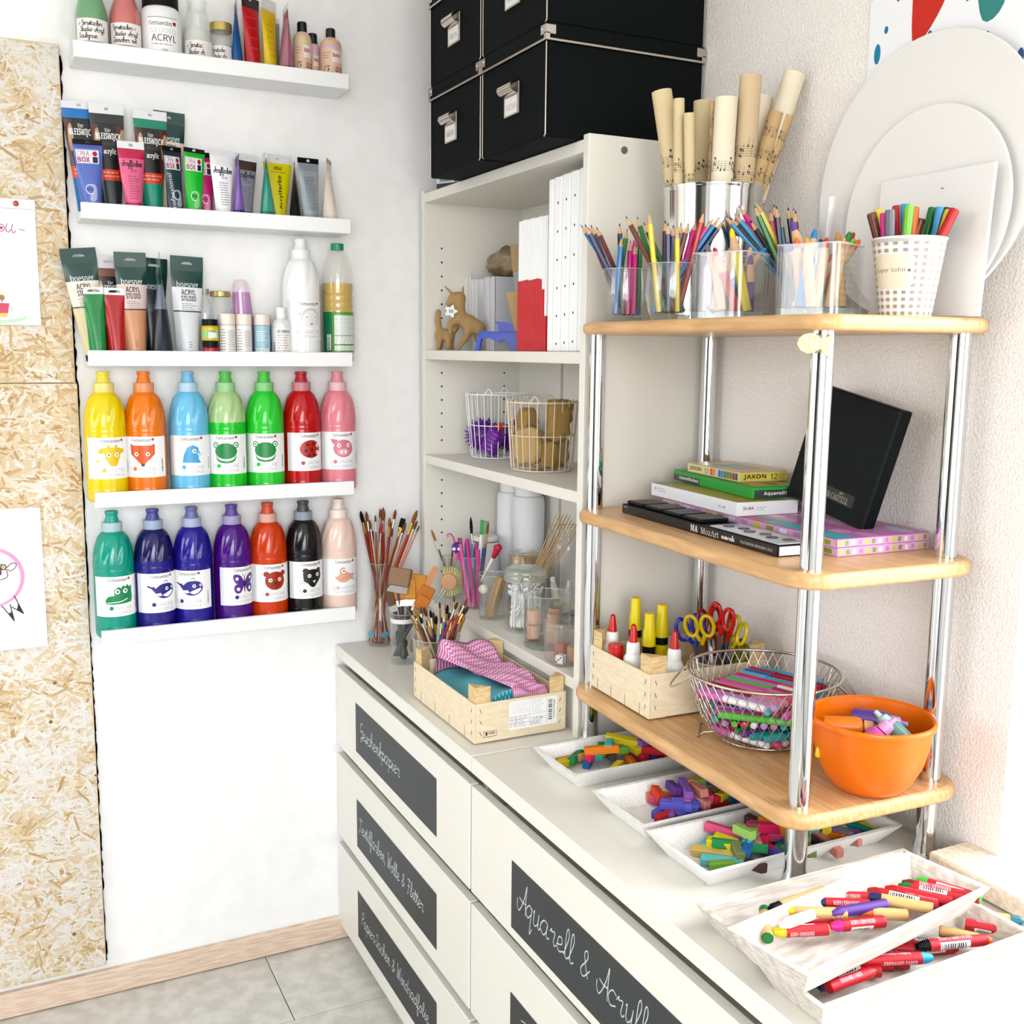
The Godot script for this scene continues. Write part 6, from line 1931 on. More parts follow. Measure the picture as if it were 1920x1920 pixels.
	for q in [[-0.0045, -0.0045], [0, 0], [0.0045, 0.0045]]:
		part(die, "pip", pip, pm, V(q[0], q[1], 0.0085), Basis(Vector3.RIGHT, PI / 2))
	solo("wooden_counter", "dark red counter in the square glass", "counter", ck, mat("a83c1e", 0.5), V(0.667, fy + 0.006, 0.222), Basis.IDENTITY)
	solo("wooden_counter", "tan counter in the square glass", "counter", ck, cork, V(0.697, fy + 0.006, 0.2105), Basis.IDENTITY)

# ------------------------------------------------------------------ brushes and crate on the first chest
func crate(lb: String, at: Vector3, w: float, d: float, h: float, ph: float, turn: float) -> Node3D:
	# fruit crate of thin poplar boards stapled to triangular corner posts
	var t := thing("wooden_crate", lb, "crate", at, turn, "small poplar crates")
	var m := noise_mat(Color("d9c8a8"), Color("e0d1b4"), V(3, 9, 3), 0.02, 0.7)
	for s in [-1.0, 1.0]:
		part(t, "side_board", boxm(V(0, h / 2 + 0.002, s * (d / 2 - 0.0015)), V(w, h - 0.002, 0.003), 0.0006), m)
		part(t, "end_board", boxm(V(s * (w / 2 - 0.0015), h / 2 + 0.002, 0), V(0.003, h - 0.002, d - 0.0065), 0.0006), m)
		for q in [-1.0, 1.0]:
			var b := mb()
			b.xf = Transform3D(Basis(Vector3.RIGHT, -PI / 2), V(s * (w / 2 - 0.0035), 0.001, q * (d / 2 - 0.0035)))
			b.prism(p2([0, 0, -s * 0.03, 0, 0, q * 0.03]), 0.0, ph)
			part(t, "corner_post", b.done(), wood(Color("c8a872"), Color("d8be90"), V(6, 24, 6), 0.7))
	part(t, "floor_board", boxm(V(0, 0.0035, 0), V(w - 0.008, 0.003, d - 0.008)), m)
	var st := mb()
	for s in [-1.0, 1.0]:
		for k in 3:
			var y := h * (0.22 + 0.28 * k)
			for q in [-1.0, 1.0]:
				st.bar(V(s * (w / 2 + 0.0002), y, q * (d / 2 - 0.014)), V(s * (w / 2 + 0.0002), y + 0.007, q * (d / 2 - 0.011)), 0.0009, 0.0012)
				st.bar(V(s * (w / 2 - 0.012), y, q * (d / 2 + 0.0002)), V(s * (w / 2 - 0.010), y + 0.008, q * (d / 2 + 0.0002)), 0.0012, 0.0009)
	part(t, "staples", st.done(), mat("8a8478", 0.35, 0.8)).set_meta("kind", "stuff")
	var cr := mb()
	for k in 4:
		cr.box(V(-w / 2 + w * (0.14 + 0.24 * k), 0.013, d / 2 + 0.0001), V(0.0009, 0.02, 0.0006))
	part(t, "splits", cr.done(), mat("8a7450", 0.9)).set_meta("kind", "stuff")
	return t

func wide_brush(lb: String, a: Vector3, b: Vector3, w: float, th: float, hair, roll: float) -> void:
	# a is the top edge of the head, b its root; the handle runs on down into the jar
	var dir := (a - b).normalized()
	var hl := a.distance_to(b)
	var foot := V(0.213 - (b.x - 0.213) * 0.5, 0.772, 0.378 - (b.z - 0.378) * 0.5)
	var t := thing("flat_brush", lb, "brush", b, 0, "wide flat brushes in the dark jar")
	t.basis = upright(dir, roll)
	var m := mb()
	m.box(V(0, hl * 0.55, 0), V(w * 1.25, hl * 1.1, th), 0.002)
	part(t, "bristles", m.done(), noise_mat(Color(hair).darkened(0.18), Color(hair), V(60, 4, 60), 0.05, 0.7))
	part(t, "ferrule", boxm(V(0, -0.008, 0), V(w * 1.25 + 0.001, 0.016, th + 0.001), 0.001), mat("c4bfb6", 0.25, 0.9))
	var e := t.transform.affine_inverse() * foot
	part(t, "handle", mb().tube([V(0, -0.014, 0), e * 0.5, e], [0.0045, 0.004, 0.003], 8).done(), mat("3a3230", 0.4))

func cloth(rows: Array, m: Material, t: Node3D) -> void:
	part(t, "fabric", mb().grid(rows, false, Rect2(0, 0, 1, 1)).done(), m)

func wave_mat(c1: Color, c2: Color) -> StandardMaterial3D:
	var c := Canvas.new(512, c1)
	for k in 30:
		var pts := []
		for i in 129:
			pts.append(Vector2(k * 17.0 + 5.0 * sin(i * 4.0 * TAU / 26.0), i * 4.0))
		c.line(pts, 7.5, c2)
	var m := canvas_mat(c, 0.9)
	m.texture_repeat = true
	return m

func g_desk_brushes() -> void:
	var y := DESK + 0.0002
	var t := vessel("glass_vase", "waisted glass vase crowded with tall paint brushes", "vase", V(0.045, y, 0.372), [0.0001, 0.003, 0.026, 0.002, 0.031, 0.0, 0.0335, 0.006, 0.035, 0.022, 0.0345, 0.045, 0.030, 0.075, 0.0255, 0.105, 0.0222, 0.135, 0.0212, 0.155, 0.0218, 0.175, 0.0235, 0.190, 0.0255, 0.198, 0.0245, 0.1985, 0.0225, 0.189], 36)
	var beads := mb()
	for k in 160:
		var a := rng.randf() * TAU
		var q := 0.028 * sqrt(rng.randf())
		beads.xf = Transform3D(Basis.IDENTITY, V(cos(a) * q, 0.0052 + rng.randf() * 0.007, sin(a) * q))
		beads.lathe(v2([0.0001, -0.0016, 0.0016, 0, 0.0001, 0.0016]), 5)
	var bo := solo("glass_beads", "small red and white beads at the bottom of the vase", "beads", beads.done(), mat("8e2436", 0.2), V(0.045, y, 0.372))
	bo.set_meta("kind", "stuff")
	for a in [-0.35, 0.75]:
		var s := thing("blue_disc_sticker", "round blue paper decoration inside the foot of the vase", "decoration", V(0.045 + cos(0.35 + a) * 0.0325, y + 0.030, 0.372 + sin(0.35 + a) * 0.0325), -(0.35 + a) + PI / 2, "blue discs in the vase")
		part(s, "disc", mb().lathe(v2([0.0001, -0.0004, 0.0085, -0.0004, 0.0085, 0.0004, 0.0001, 0.0004]), 20).done(), mat("4aa6c4", 0.6), Vector3.ZERO, Basis(Vector3.RIGHT, PI / 2))
	var kinds := {"k": ["tall round brush with black bristles and a red handle", "8e2018", "d0a050", "1a120e"], "n": ["tall round brush with brown bristles and a red handle", "9a2a1c", "cfcac2", "7a4020"], "g": ["tall round brush with a gold ferrule and a red handle", "a02418", "d2a23c", "8a4c22"], "w": ["tall round brush with a plain wooden handle", "d6b488", "c8c6c2", "6a3a1e"], "r": ["tall round brush with red bristles and a wooden handle", "d8bc94", "cac8c4", "a82818"], "kf": ["flat black-bristled brush with a gold ferrule", "8a2014", "d0a244", "18120e"], "p": ["slim brush with a pink handle", "d87a90", "c89a5c", "6a5a34"]}
	for a in VASE:
		var k: Array = kinds[a[7]]
		var tip := V(maxf(a[3], 0.008), a[4], a[5])
		var b0 := V(a[0], a[1], a[2])
		brush(k[0] + ", in the glass vase", "tall brushes in the vase", b0, tip - b0, tip.distance_to(b0), a[6], k[1], k[2], k[3], a[8] == 1, a[6] * 7.5)
	# dark jar of wide flat brushes
	t = vessel("preserving_jar", "grey glass jar with a white band and a round label, holding wide brushes", "jar", V(0.213, y, 0.378), [0.0001, 0.004, 0.024, 0.003, 0.0265, 0.0, 0.0275, 0.005, 0.0275, 0.09, 0.025, 0.098, 0.0245, 0.104, 0.0265, 0.106, 0.0265, 0.113, 0.0245, 0.114], 32, 0.2)
	part(t, "paper_band", mb().lathe(v2([0.0268, 0.095, 0.0272, 0.096, 0.0272, 0.104, 0.0268, 0.105]), 32).done(), mat("d8d8d6", 0.6))
	part(t, "round_label", mb().lathe(v2([0.0001, 0, 0.017, 0, 0.017, 0.0008, 0.0001, 0.0008]), 28).lathe(v2([0.0145, 0.0009, 0.0145, 0.0013, 0.0001, 0.0013]), 28).done(), mat("c8b48c", 0.6), V(0.0225, 0.045, -0.0165), Basis(Vector3.UP, 0.63) * Basis(Vector3.BACK, -PI / 2))
	solo("black_bristle_bundle", "bundle of black bristles inside the grey jar", "bristles", lump(V(0.026, 0.075, 0.022), 0.008, 0.03, 8, 0.9), mat("1c1e20", 0.8), V(0.205, y + 0.044, 0.378), Basis(Vector3.RIGHT, 0.15))
	var W := [[V(0.199, 0.967, 0.374), V(0.2016, 0.931, 0.3815), 0.038, 0.016, "8a6a4c", 0.9, "broad grey-brown hair brush standing highest in the grey jar"], [V(0.199, 0.941, 0.3835), V(0.206, 0.900, 0.379), 0.024, 0.007, "c27a1e", 1.1, "orange flat brush in front in the grey jar"], [V(0.2085, 0.943, 0.359), V(0.2155, 0.9015, 0.3605), 0.022, 0.007, "d28a20", 1.1, "golden flat brush next to the broad brush"], [V(0.212, 0.951, 0.338), V(0.214, 0.9016, 0.349), 0.030, 0.009, "c9841c", 1.1, "broad golden flat brush behind the paddle"], [V(0.2330, 0.926, 0.3235), V(0.2300, 0.886, 0.3425), 0.026, 0.006, "c46a12", 1.2, "orange flat brush beside the paddle"], [V(0.190, 0.929, 0.405), V(0.200, 0.8874, 0.396), 0.016, 0.008, "5a3414", 1.0, "narrow dark brown flat brush leaning over the vase"], [V(0.240, 0.9058, 0.333), V(0.2355, 0.879, 0.347), 0.022, 0.005, "cc7416", 1.2, "short orange flat brush leaning towards the thin brushes"]]
	for a in W:
		wide_brush(a[6], a[0], a[1], a[2], a[3], a[4], a[5])
	t = thing("wooden_paddle", "orange wooden paddle stick standing out of the grey jar", "stick", V(0.2275, 0.930, 0.324))
	t.basis = upright(V(0.002, 0.0396, -0.0184), 1.1)
	part(t, "paddle", mb().prism(p2([-0.007, 0, 0.007, 0, 0.0075, 0.035, 0.006, 0.045, 0, 0.0495, -0.006, 0.045, -0.0075, 0.035]), -0.0025, 0.0025).done(), mat("c27414", 0.4))
	part(t, "clamp", boxm(V(0, -0.003, 0), V(0.012, 0.008, 0.009), 0.001), mat("d8d4cc", 0.15, 1.0))
	# glass of thin brushes
	vessel("glass_tumbler", "wide glass tumbler full of thin paint brushes behind the crate", "glass", V(0.360, y, 0.357), [0.0001, 0.004, 0.040, 0.003, 0.043, 0.0, 0.044, 0.004, 0.0515, 0.092, 0.0525, 0.094, 0.0505, 0.0945, 0.0425, 0.006], 36)
	var fk := {"b": ["black handle", "1a1a1e"], "n": ["brown handle", "7a4a2c"], "w": ["wooden handle", "d8bc94"], "o": ["ochre handle", "c08a30"], "u": ["blue handle", "14509c"], "g": ["golden handle", "c89428"], "r": ["red handle", "b01c1c"], "k": ["dark handle", "2c2024"], "p": ["pale pink handle", "e0b8a8"]}
	for i in FINE.size():
		var a: Array = FINE[i]
		var k: Array = fk[a[6]]
		var b0 := V(a[0], a[1], a[2])
		var tip := V(a[3], a[4], a[5])
		brush("thin brush with a %s in the wide tumbler" % k[0], "thin brushes in the wide tumbler", b0, tip - b0, tip.distance_to(b0), 0.0021 + 0.0005 * (i % 3), k[1], ["d0a850", "d4d2ce", "d8b05c"][i % 3], ["6a3c1c", "3a2414", "a8742c", "1c1410"][i % 4], i % 5 == 0, 0.014 + 0.003 * (i % 3))
	# crate with two cloths
	t = crate("small poplar crate with a paper label, holding patterned cloths", V(0.6035, y, 0.351), 0.297, 0.187, 0.075, 0.104, 0)
	var c := Canvas.new(512)
	var lr := c.cell(300, 190, Color("f4f4f4"))
	var gk := Color(0.62, 0.62, 0.64)
	c.lines(12, 10, 110, 9, 9, 3, Color(0.84, 0.80, 0.80), rng)
	c.lines(140, 8, 80, 10, 9, 3, Color(0.78, 0.78, 0.8), rng)
	for q in [[0, 100, 236, 2], [0, 124, 236, 2], [0, 150, 130, 2], [126, 0, 2, 176], [236, 0, 2, 176], [40, 100, 2, 76], [126, 140, 110, 2]]:
		c.rect(q[0], q[1], q[2], q[3], gk)
	c.lines(6, 108, 110, 6, 12, 4, Color(0.6, 0.6, 0.62), rng)
	c.text("2,3 kg", 150, 126, 60, 14, Color(0.25, 0.25, 0.28))
	c.lines(134, 150, 90, 3, 10, 5, Color(0.55, 0.55, 0.58), rng)
	c.barcode(246, 20, 26, 140, rng, true)
	c.lines(278, 24, 12, 12, 11, 6, Color(0.35, 0.35, 0.36), rng)
	var lq := mb()
	lq.quad(V(0.1489, 0.018, 0.024), V(0.1489, 0.018, -0.074), V(0.1489, 0.071, -0.074), V(0.1489, 0.071, 0.024), V(1, 0, 0), lr)
	part(t, "paper_label", lq.done(), canvas_mat(c, 0.7))
	var sr := mb()
	sr.box(V(0.1487, 0.0225, 0.062), V(0.0004, 0.0006, 0.026)).box(V(0.1487, 0.0125, 0.062), V(0.0004, 0.0006, 0.026)).box(V(0.1487, 0.0175, 0.075), V(0.0004, 0.010, 0.0006)).box(V(0.1487, 0.0175, 0.049), V(0.0004, 0.010, 0.0006)).box(V(0.1487, 0.018, 0.069), V(0.0004, 0.006, 0.004))
	for k in 5:
		sr.box(V(0.1487, 0.0185, 0.064 - k * 0.0026), V(0.0004, 0.004, 0.0012))
	part(t, "stamp", sr.done(), mat("4a4038", 0.8))
	var teal := thing("folded_cloth", "turquoise cloth with white wavy stripes folded in the crate", "cloth", Vector3.ZERO)
	var rows := []
	for i in 17:
		var f := i / 16.0
		var row := PackedVector3Array()
		for j in 33:
			var g := j / 32.0
			var x := 0.4665 + 0.262 * g
			var z := 0.433 - 0.15 * f
			var e := sin(PI * clampf(f * 0.9 + 0.02, 0, 1))
			var h := 0.772 + 0.060 * pow(e, 0.45) * (0.72 + 0.35 * g) + 0.005 * sin(g * 11.0 + f * 5.0)
			if g < 0.06 or g > 0.94:
				h = lerpf(0.775, h, clampf((0.5 - absf(g - 0.5)) / 0.06, 0, 1))
			row.append(V(x, h, z))
		rows.append(row)
	cloth(rows, wave_mat(Color("2a98b0"), Color("8ed2e0")), teal)
	var pink := thing("folded_cloth", "pink cloth with white wavy stripes heaped highest in the crate", "cloth", Vector3.ZERO)
	rows = []
	for i in 25:
		var f := i / 24.0
		var row := PackedVector3Array()
		for j in 33:
			var g := j / 32.0
			var x := 0.4665 + 0.266 * g
			var z := lerpf(0.405 - 0.055 * g, 0.274, f)
			var h := 0.850 + 0.026 * exp(-pow((g - 0.02) / 0.16, 2.0)) * (0.4 + 0.6 * absf(cos(PI * (f - 0.12) * 1.25))) + 0.006 * sin(g * 9.0 + f * 3.0) - 0.012 * f * (1 - g) - 0.010 * g
			h += 0.004 * sin(g * 23.0 - f * 9.0)
			var edge := clampf(f / 0.07, 0, 1)
			h = lerpf(0.842, h, sqrt(edge))
			if f > 0.93 or g > 0.955 or g < 0.03:
				h = minf(h, lerpf(0.79, h, clampf(minf(minf((1 - f) / 0.07, (1 - g) / 0.045), g / 0.03), 0, 1)))
			row.append(V(x, h, z))
		rows.append(row)
	cloth(rows, wave_mat(Color("c8629c"), Color("efc4dc")), pink)

const VASE := [[0.0373, 0.7635, 0.3500, 0.0333, 1.0803, 0.4145, 0.0038, "k", 0], [0.0670, 0.7635, 0.3738, 0.0373, 1.0786, 0.4017, 0.0032, "n", 0], [0.0706, 0.7635, 0.3822, 0.0488, 1.0707, 0.3834, 0.0022, "n", 0], [0.0190, 0.7635, 0.3719, 0.0410, 1.0839, 0.3673, 0.0030, "n", 0], [0.0238, 0.7635, 0.3592, 0.0439, 1.0870, 0.3617, 0.0042, "n", 0], [0.0555, 0.7635, 0.3945, 0.0447, 1.0802, 0.3309, 0.0032, "n", 0], [0.0387, 0.7635, 0.3989, 0.0618, 1.0601, 0.3181, 0.0030, "kf", 1], [0.0338, 0.7635, 0.3960, 0.0831, 1.0820, 0.2910, 0.0044, "g", 0], [0.0367, 0.7635, 0.3978, 0.0676, 1.0522, 0.3143, 0.0036, "w", 0], [0.0551, 0.7635, 0.3697, 0.0645, 1.0656, 0.3531, 0.0030, "g", 0], [0.0246, 0.7635, 0.3882, 0.0599, 1.0538, 0.3711, 0.0034, "r", 0], [0.0275, 0.7635, 0.3717, 0.0303, 1.0301, 0.3845, 0.0034, "kf", 1], [0.0440, 0.7635, 0.3487, 0.0295, 1.0612, 0.4059, 0.0032, "g", 0], [0.0686, 0.7635, 0.3640, 0.0372, 1.0584, 0.3942, 0.0030, "w", 0], [0.0510, 0.7635, 0.3805, 0.0593, 1.0384, 0.3447, 0.0028, "w", 0], [0.0496, 0.7635, 0.3988, 0.0400, 1.0552, 0.3354, 0.0032, "w", 0], [0.0297, 0.7635, 0.3950, 0.0846, 1.0570, 0.2916, 0.0030, "w", 0], [0.0311, 0.7635, 0.3966, 0.0862, 1.0452, 0.2867, 0.0022, "p", 0]]
const FINE := [[0.3804, 0.7635, 0.3256, 0.3212, 0.9134, 0.4117, "b"], [0.3646, 0.7635, 0.3415, 0.3397, 0.9135, 0.4107, "n"], [0.3674, 0.7635, 0.3236, 0.3315, 0.9084, 0.3975, "n"], [0.3609, 0.7635, 0.3898, 0.3220, 0.8995, 0.3877, "w"], [0.3608, 0.7635, 0.3759, 0.3001, 0.9045, 0.3689, "n"], [0.3870, 0.7635, 0.3416, 0.3326, 0.9093, 0.3745, "o"], [0.3434, 0.7635, 0.3688, 0.3092, 0.8995, 0.3580, "b"], [0.3791, 0.7635, 0.3569, 0.3609, 0.9104, 0.3706, "b"], [0.3312, 0.7635, 0.3517, 0.3302, 0.8976, 0.3510, "u"], [0.3430, 0.7635, 0.3334, 0.3357, 0.9192, 0.3388, "g"], [0.3937, 0.7635, 0.3616, 0.3722, 0.9245, 0.3406, "u"], [0.3344, 0.7635, 0.3331, 0.3367, 0.9118, 0.3205, "u"], [0.3532, 0.7635, 0.3208, 0.3390, 0.9306, 0.3059, "r"], [0.3766, 0.7635, 0.3840, 0.4061, 0.9334, 0.3266, "r"], [0.3918, 0.7635, 0.3497, 0.3591, 0.9145, 0.2979, "k"], [0.3965, 0.7635, 0.3555, 0.3882, 0.9159, 0.3064, "n"], [0.3824, 0.7635, 0.3820, 0.4115, 0.9403, 0.3066, "r"], [0.3351, 0.7635, 0.3594, 0.3717, 0.9123, 0.2867, "w"], [0.3580, 0.7635, 0.3543, 0.3589, 0.9009, 0.4141, "w"], [0.3751, 0.7635, 0.3467, 0.3462, 0.8954, 0.3891, "w"], [0.3647, 0.7635, 0.3824, 0.3231, 0.8875, 0.3636, "r"], [0.3892, 0.7635, 0.3552, 0.3625, 0.8979, 0.3200, "o"], [0.3480, 0.7635, 0.3450, 0.3678, 0.8983, 0.3120, "k"], [0.3487, 0.7635, 0.3595, 0.3426, 0.8924, 0.3489, "u"], [0.3913, 0.7635, 0.3685, 0.3610, 0.8922, 0.3441, "u"], [0.3240, 0.7635, 0.3588, 0.3314, 0.8923, 0.3151, "r"], [0.3503, 0.7635, 0.3323, 0.3985, 0.9009, 0.3068, "p"]]

# ------------------------------------------------------------------ on top of the chrome rack
const TOP_Y := 1.5032
const INK := {"blue": "0f7fc0", "lblue": "5aa8e0", "sky": "18a4de", "navy": "1a1c5c", "black": "141519", "dkred": "6e1a1a", "brown": "6a321c", "pink": "e0288c", "green": "0a7a34", "dgreen": "0b5a34", "yellow": "f0d810", "red": "c01420", "grey": "62666e", "orange": "e06a18", "teal": "0e6a78", "violet": "56288c", "lgreen": "7cc242", "lime": "4cc846", "tan": "cf9a50", "white": "e6dcd2", "flesh": "e4bca4"}
const INK_WORD := {"lblue": "pale blue", "sky": "sky blue", "dkred": "dark red", "dgreen": "dark green", "lgreen": "light green", "lime": "lime green", "flesh": "skin-toned"}

func pencil(lb: String, group: String, a: Array, r: float, jumbo: bool) -> void:
	var b0 := V(a[0], a[1], a[2])
	var tip := V(a[3], a[4], a[5])
	var l := minf(b0.distance_to(tip), 0.178)
	b0 = tip + (b0 - tip).normalized() * l
	var t := thing("jumbo_pencil" if jumbo else "colour_pencil", lb, "pencil", b0, 0, group)
	t.basis = upright(tip - b0, float(int(a[0] * 99991) % 10) * 0.1)
	var cone := r * 4.2
	var sides := 6 if not jumbo else 8
	var wood_m := mat("dcb48a", 0.7)
	var col := mat(INK[a[6]], 0.3)
	var b := mb()
	var ys := [[r, 0.0], [r, l - cone * 1.35]]
	var prev := b.ring(r, 0.0, sides)
	var nxt := b.ring(r, l - cone * (1.0 if not jumbo else 1.25), sides)
	for j in sides:
		var k := (j + 1) % sides
		b.quad(prev[j], prev[k], nxt[k], nxt[j], prev[j] + prev[k])
	b.fan(prev, Vector3.DOWN)
	# jumbo pencils: bare wood barrel with a painted stripe
	part(t, "barrel", b.done(), col if not jumbo or int(a[0] * 7919) % 3 > 0 else wood_m)
	var l0 := l - cone * (1.0 if not jumbo else 1.25)
	if jumbo:
		part(t, "bare_wood", mb().lathe(v2([r * 0.97, l0 - 0.0003, r * 0.95, l0 + cone * 0.4, r * 0.55, l - cone * 0.42]), 10).done(), wood_m)
		part(t, "lead", mb().lathe(v2([r * 0.6, l - cone * 0.44, r * 0.5, l - cone * 0.16, r * 0.3, l - 0.0015, 0.0001, l]), 10).done(), mat(INK[a[6]], 0.5))
	else:
		part(t, "sharpened_wood", mb().lathe(v2([r * 0.98, l0 - 0.0002, r * 0.36, l - cone * 0.3]), 10).done(), wood_m)
		part(t, "lead", mb().lathe(v2([r * 0.37, l - cone * 0.31, 0.0002, l]), 8).done(), mat(Color(INK[a[6]]).darkened(0.1), 0.5))

func colour_word(k: String) -> String:
	return INK_WORD.get(k, k)

func square_vessel(lb: String, at: Vector3, half: float, h: float, turn: float) -> void:
	var t := thing("square_glass", lb, "glass", at, turn, "square pencil glasses on the rack")
	var rows := []
	var inner := []
	for q in [[half * 0.985, 0.0], [half, 0.002], [half, h]]:
		rows.append(square_ring(q[0], q[1]))
	for q in [[half - 0.003, h], [half - 0.003, 0.011]]:
		inner.append(square_ring(q[0], q[1]))
	var g := glass(Color(0.60, 0.64, 0.63), 0.07)
	part(t, "glass", mb().grid(rows).grid(inner).fan(inner[1], Vector3.UP).done(), g)
	part(t, "thick_base", mb().fan(rows[0], Vector3.DOWN).grid([square_ring(half - 0.0005, 0.0008), square_ring(half - 0.0005, 0.0105)]).fan(square_ring(half - 0.0005, 0.0105), Vector3.UP).done(), glass(Color(0.62, 0.68, 0.68), 0.35))
	part(t, "rim", mb().grid([square_ring(half + 0.0003, h), square_ring(half + 0.0003, h + 0.0015), square_ring(half - 0.0032, h + 0.0015), square_ring(half - 0.0032, h)]).done(), glass(Color(0.85, 0.88, 0.88), 0.45))

func square_ring(half: float, y: float) -> PackedVector3Array:
	var row := PackedVector3Array()
	for k in 40:
		var a := -TAU * k / 40
		var sq := pow(pow(absf(cos(a)), 14.0) + pow(absf(sin(a)), 14.0), -1.0 / 14.0)
		row.append(V(cos(a) * sq * half, y, sin(a) * sq * half))
	return row

func g_rack_top() -> void:
	# bucket of rolled music
	var t := thing("metal_bucket", "shiny silver bucket holding rolled sheets of music", "bucket", V(0.959, TOP_Y, 0.118))
	part(t, "bucket", mb().lathe(v2([0.0001, 0.0, 0.070, 0.0, 0.072, 0.003, 0.0795, 0.206, 0.0815, 0.210, 0.0815, 0.2135, 0.0795, 0.2135, 0.0705, 0.008, 0.0001, 0.006]), 48).done(), mat(Color(0.83, 0.83, 0.82), 0.1, 1.0))
	var mats_ := []
	for paper in [Color("e4cfa6"), Color("d8b888"), Color("efe4cc"), Color("dcc4a0")]:
		var c := Canvas.new(512, paper)
		var ink: Color = paper.darkened(0.8)
		for row in 9:
			if row < 2 and paper.r > 0.85:
				continue
			var y0 := 40 + row * 54
			for k in 5:
				c.rect(0, y0 + k * 5, 512, 1, paper.darkened(0.35))
			var x := 8.0
			while x < 500:
				var yy := y0 + rng.randi_range(0, 4) * 5
				c.ell(x, yy, 4.5, 3.5, ink)
				c.rect(x + 3, yy - 16, 2, 16, ink)
				if rng.randf() < 0.45:
					c.ell(x + 14, yy + 2, 4.5, 3.5, ink)
					c.rect(x + 17, yy - 14, 2, 16, ink)
					c.poly(v2([x + 3, yy - 16, x + 19, yy - 14, x + 19, yy - 9, x + 3, yy - 11]), ink)
				if rng.randf() < 0.12:
					c.rect(x - 8, y0, 2, 21, ink)
				x += rng.randf_range(20, 46)
		mats_.append(canvas_mat(c, 0.85))
	var words := ["tan roll of printed sheet music", "thin brown roll of old paper", "cream roll of sheet music", "tall tan paper roll without notes"]
	for i in ROLLS.size():
		var a: Array = ROLLS[i]
		var b0 := V(a[0], a[1], a[2])
		var tip := V(a[3], a[4], a[5])
		var r: float = a[6]
		var l := b0.distance_to(tip)
		t = thing("music_roll", words[a[7]] + " standing in the silver bucket", "paper roll", b0, 0, "music rolls in the bucket: " + words[a[7]])
		t.basis = upright(tip - b0, i * 1.3)
		part(t, "paper", mb().lathe(v2([r, 0, r, l]), 20).done(), mats_[a[7]])
		part(t, "inner_layer", mb().lathe(v2([r, l, r - 0.001, l, r - 0.001, 0.05]), 20).done(), mat("cdb083", 0.85))
	# colour pencils in two bowls, in a hidden glass behind, and jumbo pencils in square glasses
	for a in [[V(0.900, TOP_Y, 0.246), "round glass bowl of pencils next to the bookcase"], [V(1.033, TOP_Y, 0.246), "round glass bowl of pencils next to the square glass"]]:
		var bt := vessel("glass_bowl", a[1], "glass", a[0], [0.0001, 0.010, 0.022, 0.009, 0.027, 0.0, 0.0285, 0.002, 0.034, 0.014, 0.038, 0.036, 0.0385, 0.05, 0.0365, 0.075, 0.0355, 0.084, 0.0345, 0.084, 0.0365, 0.05, 0.0355, 0.03, 0.031, 0.014], 36)
		part(bt, "thick_base", mb().lathe(v2([0.0001, 0.0005, 0.0265, 0.0005, 0.031, 0.008, 0.0001, 0.0092]), 32).done(), glass(Color(0.62, 0.66, 0.64), 0.3))
	vessel("glass_tumbler", "tall glass of colour pencils in front of the wall, behind the square glass", "glass", V(1.135, TOP_Y, 0.085), [0.0001, 0.008, 0.028, 0.007, 0.032, 0.0, 0.034, 0.003, 0.0385, 0.088, 0.0375, 0.088, 0.033, 0.008], 32)
	square_vessel("square glass of jumbo pencils with a white one leaning across", V(1.135, TOP_Y, 0.212), 0.0425, 0.093, 0.42)
	square_vessel("square glass of jumbo pencils in orange, tan and green", V(1.308, TOP_Y, 0.200), 0.0435, 0.091, 0.40)
	for g in [[G1, "bowl next to the bookcase", false], [G2, "bowl next to the square glass", false], [G5, "tall glass behind", false], [G3, "square glass with the white pencil", true], [G4, "square glass with the tan pencils", true]]:
		for a in g[0]:
			pencil("%s %s in the %s" % [colour_word(a[6]), "jumbo pencil" if g[2] else "colour pencil", g[1]], "pencils in the " + g[1], a, 0.0072 if g[2] else 0.0041, g[2])
	# checked cup of felt pens
	var c := Canvas.new(1024, Color("f2efe8"))
	var q1 := Color(0.82, 0.80, 0.76)
	var q2 := Color(0.62, 0.58, 0.53)
	for i in 22:
		c.rect(i * 46.5, 0, 23, 1024, q1.lerp(Color("f2efe8"), 0.55))
	for j in 11:
		c.rect(0, 40 + j * 92, 1024, 46, q1.lerp(Color("f2efe8"), 0.55))
	for i in 22:
		for j in 11:
			c.rect(i * 46.5, 40 + j * 92, 23, 46, q2)
	c.rect(0, 0, 1024, 46, Color("b8b6b4"))
	c.poly(v2([60, 250, 100, 200, 250, 200, 290, 250, 290, 600, 250, 660, 100, 660, 60, 600]), Color("ece0c8"))
	c.text("Super Sohn", 76, 380, 170, 74, Color("6a6258"))
	c.ell(266, 420, 8, 20, Color("6a6258"))
	t = thing("checked_cup", "beige checked paper cup lettered Super Sohn, full of felt pens", "cup", V(1.383, TOP_Y, 0.122), -2.39)
	part(t, "cup", mb().lathe(v2([0.0325, 0.0, 0.0455, 0.096]), 40).done(), canvas_mat(c, 0.4))
	part(t, "rim", mb().lathe(v2([0.0452, 0.0955, 0.0466, 0.0965, 0.0466, 0.0985, 0.045, 0.099, 0.0445, 0.0965]), 40).done(), mat("e8e6e2", 0.4))
	part(t, "inside", mb().lathe(v2([0.0001, 0.002, 0.0315, 0.002, 0.0325, 0.003, 0.0445, 0.0958]), 40).done(), mat("e2ded6", 0.6))
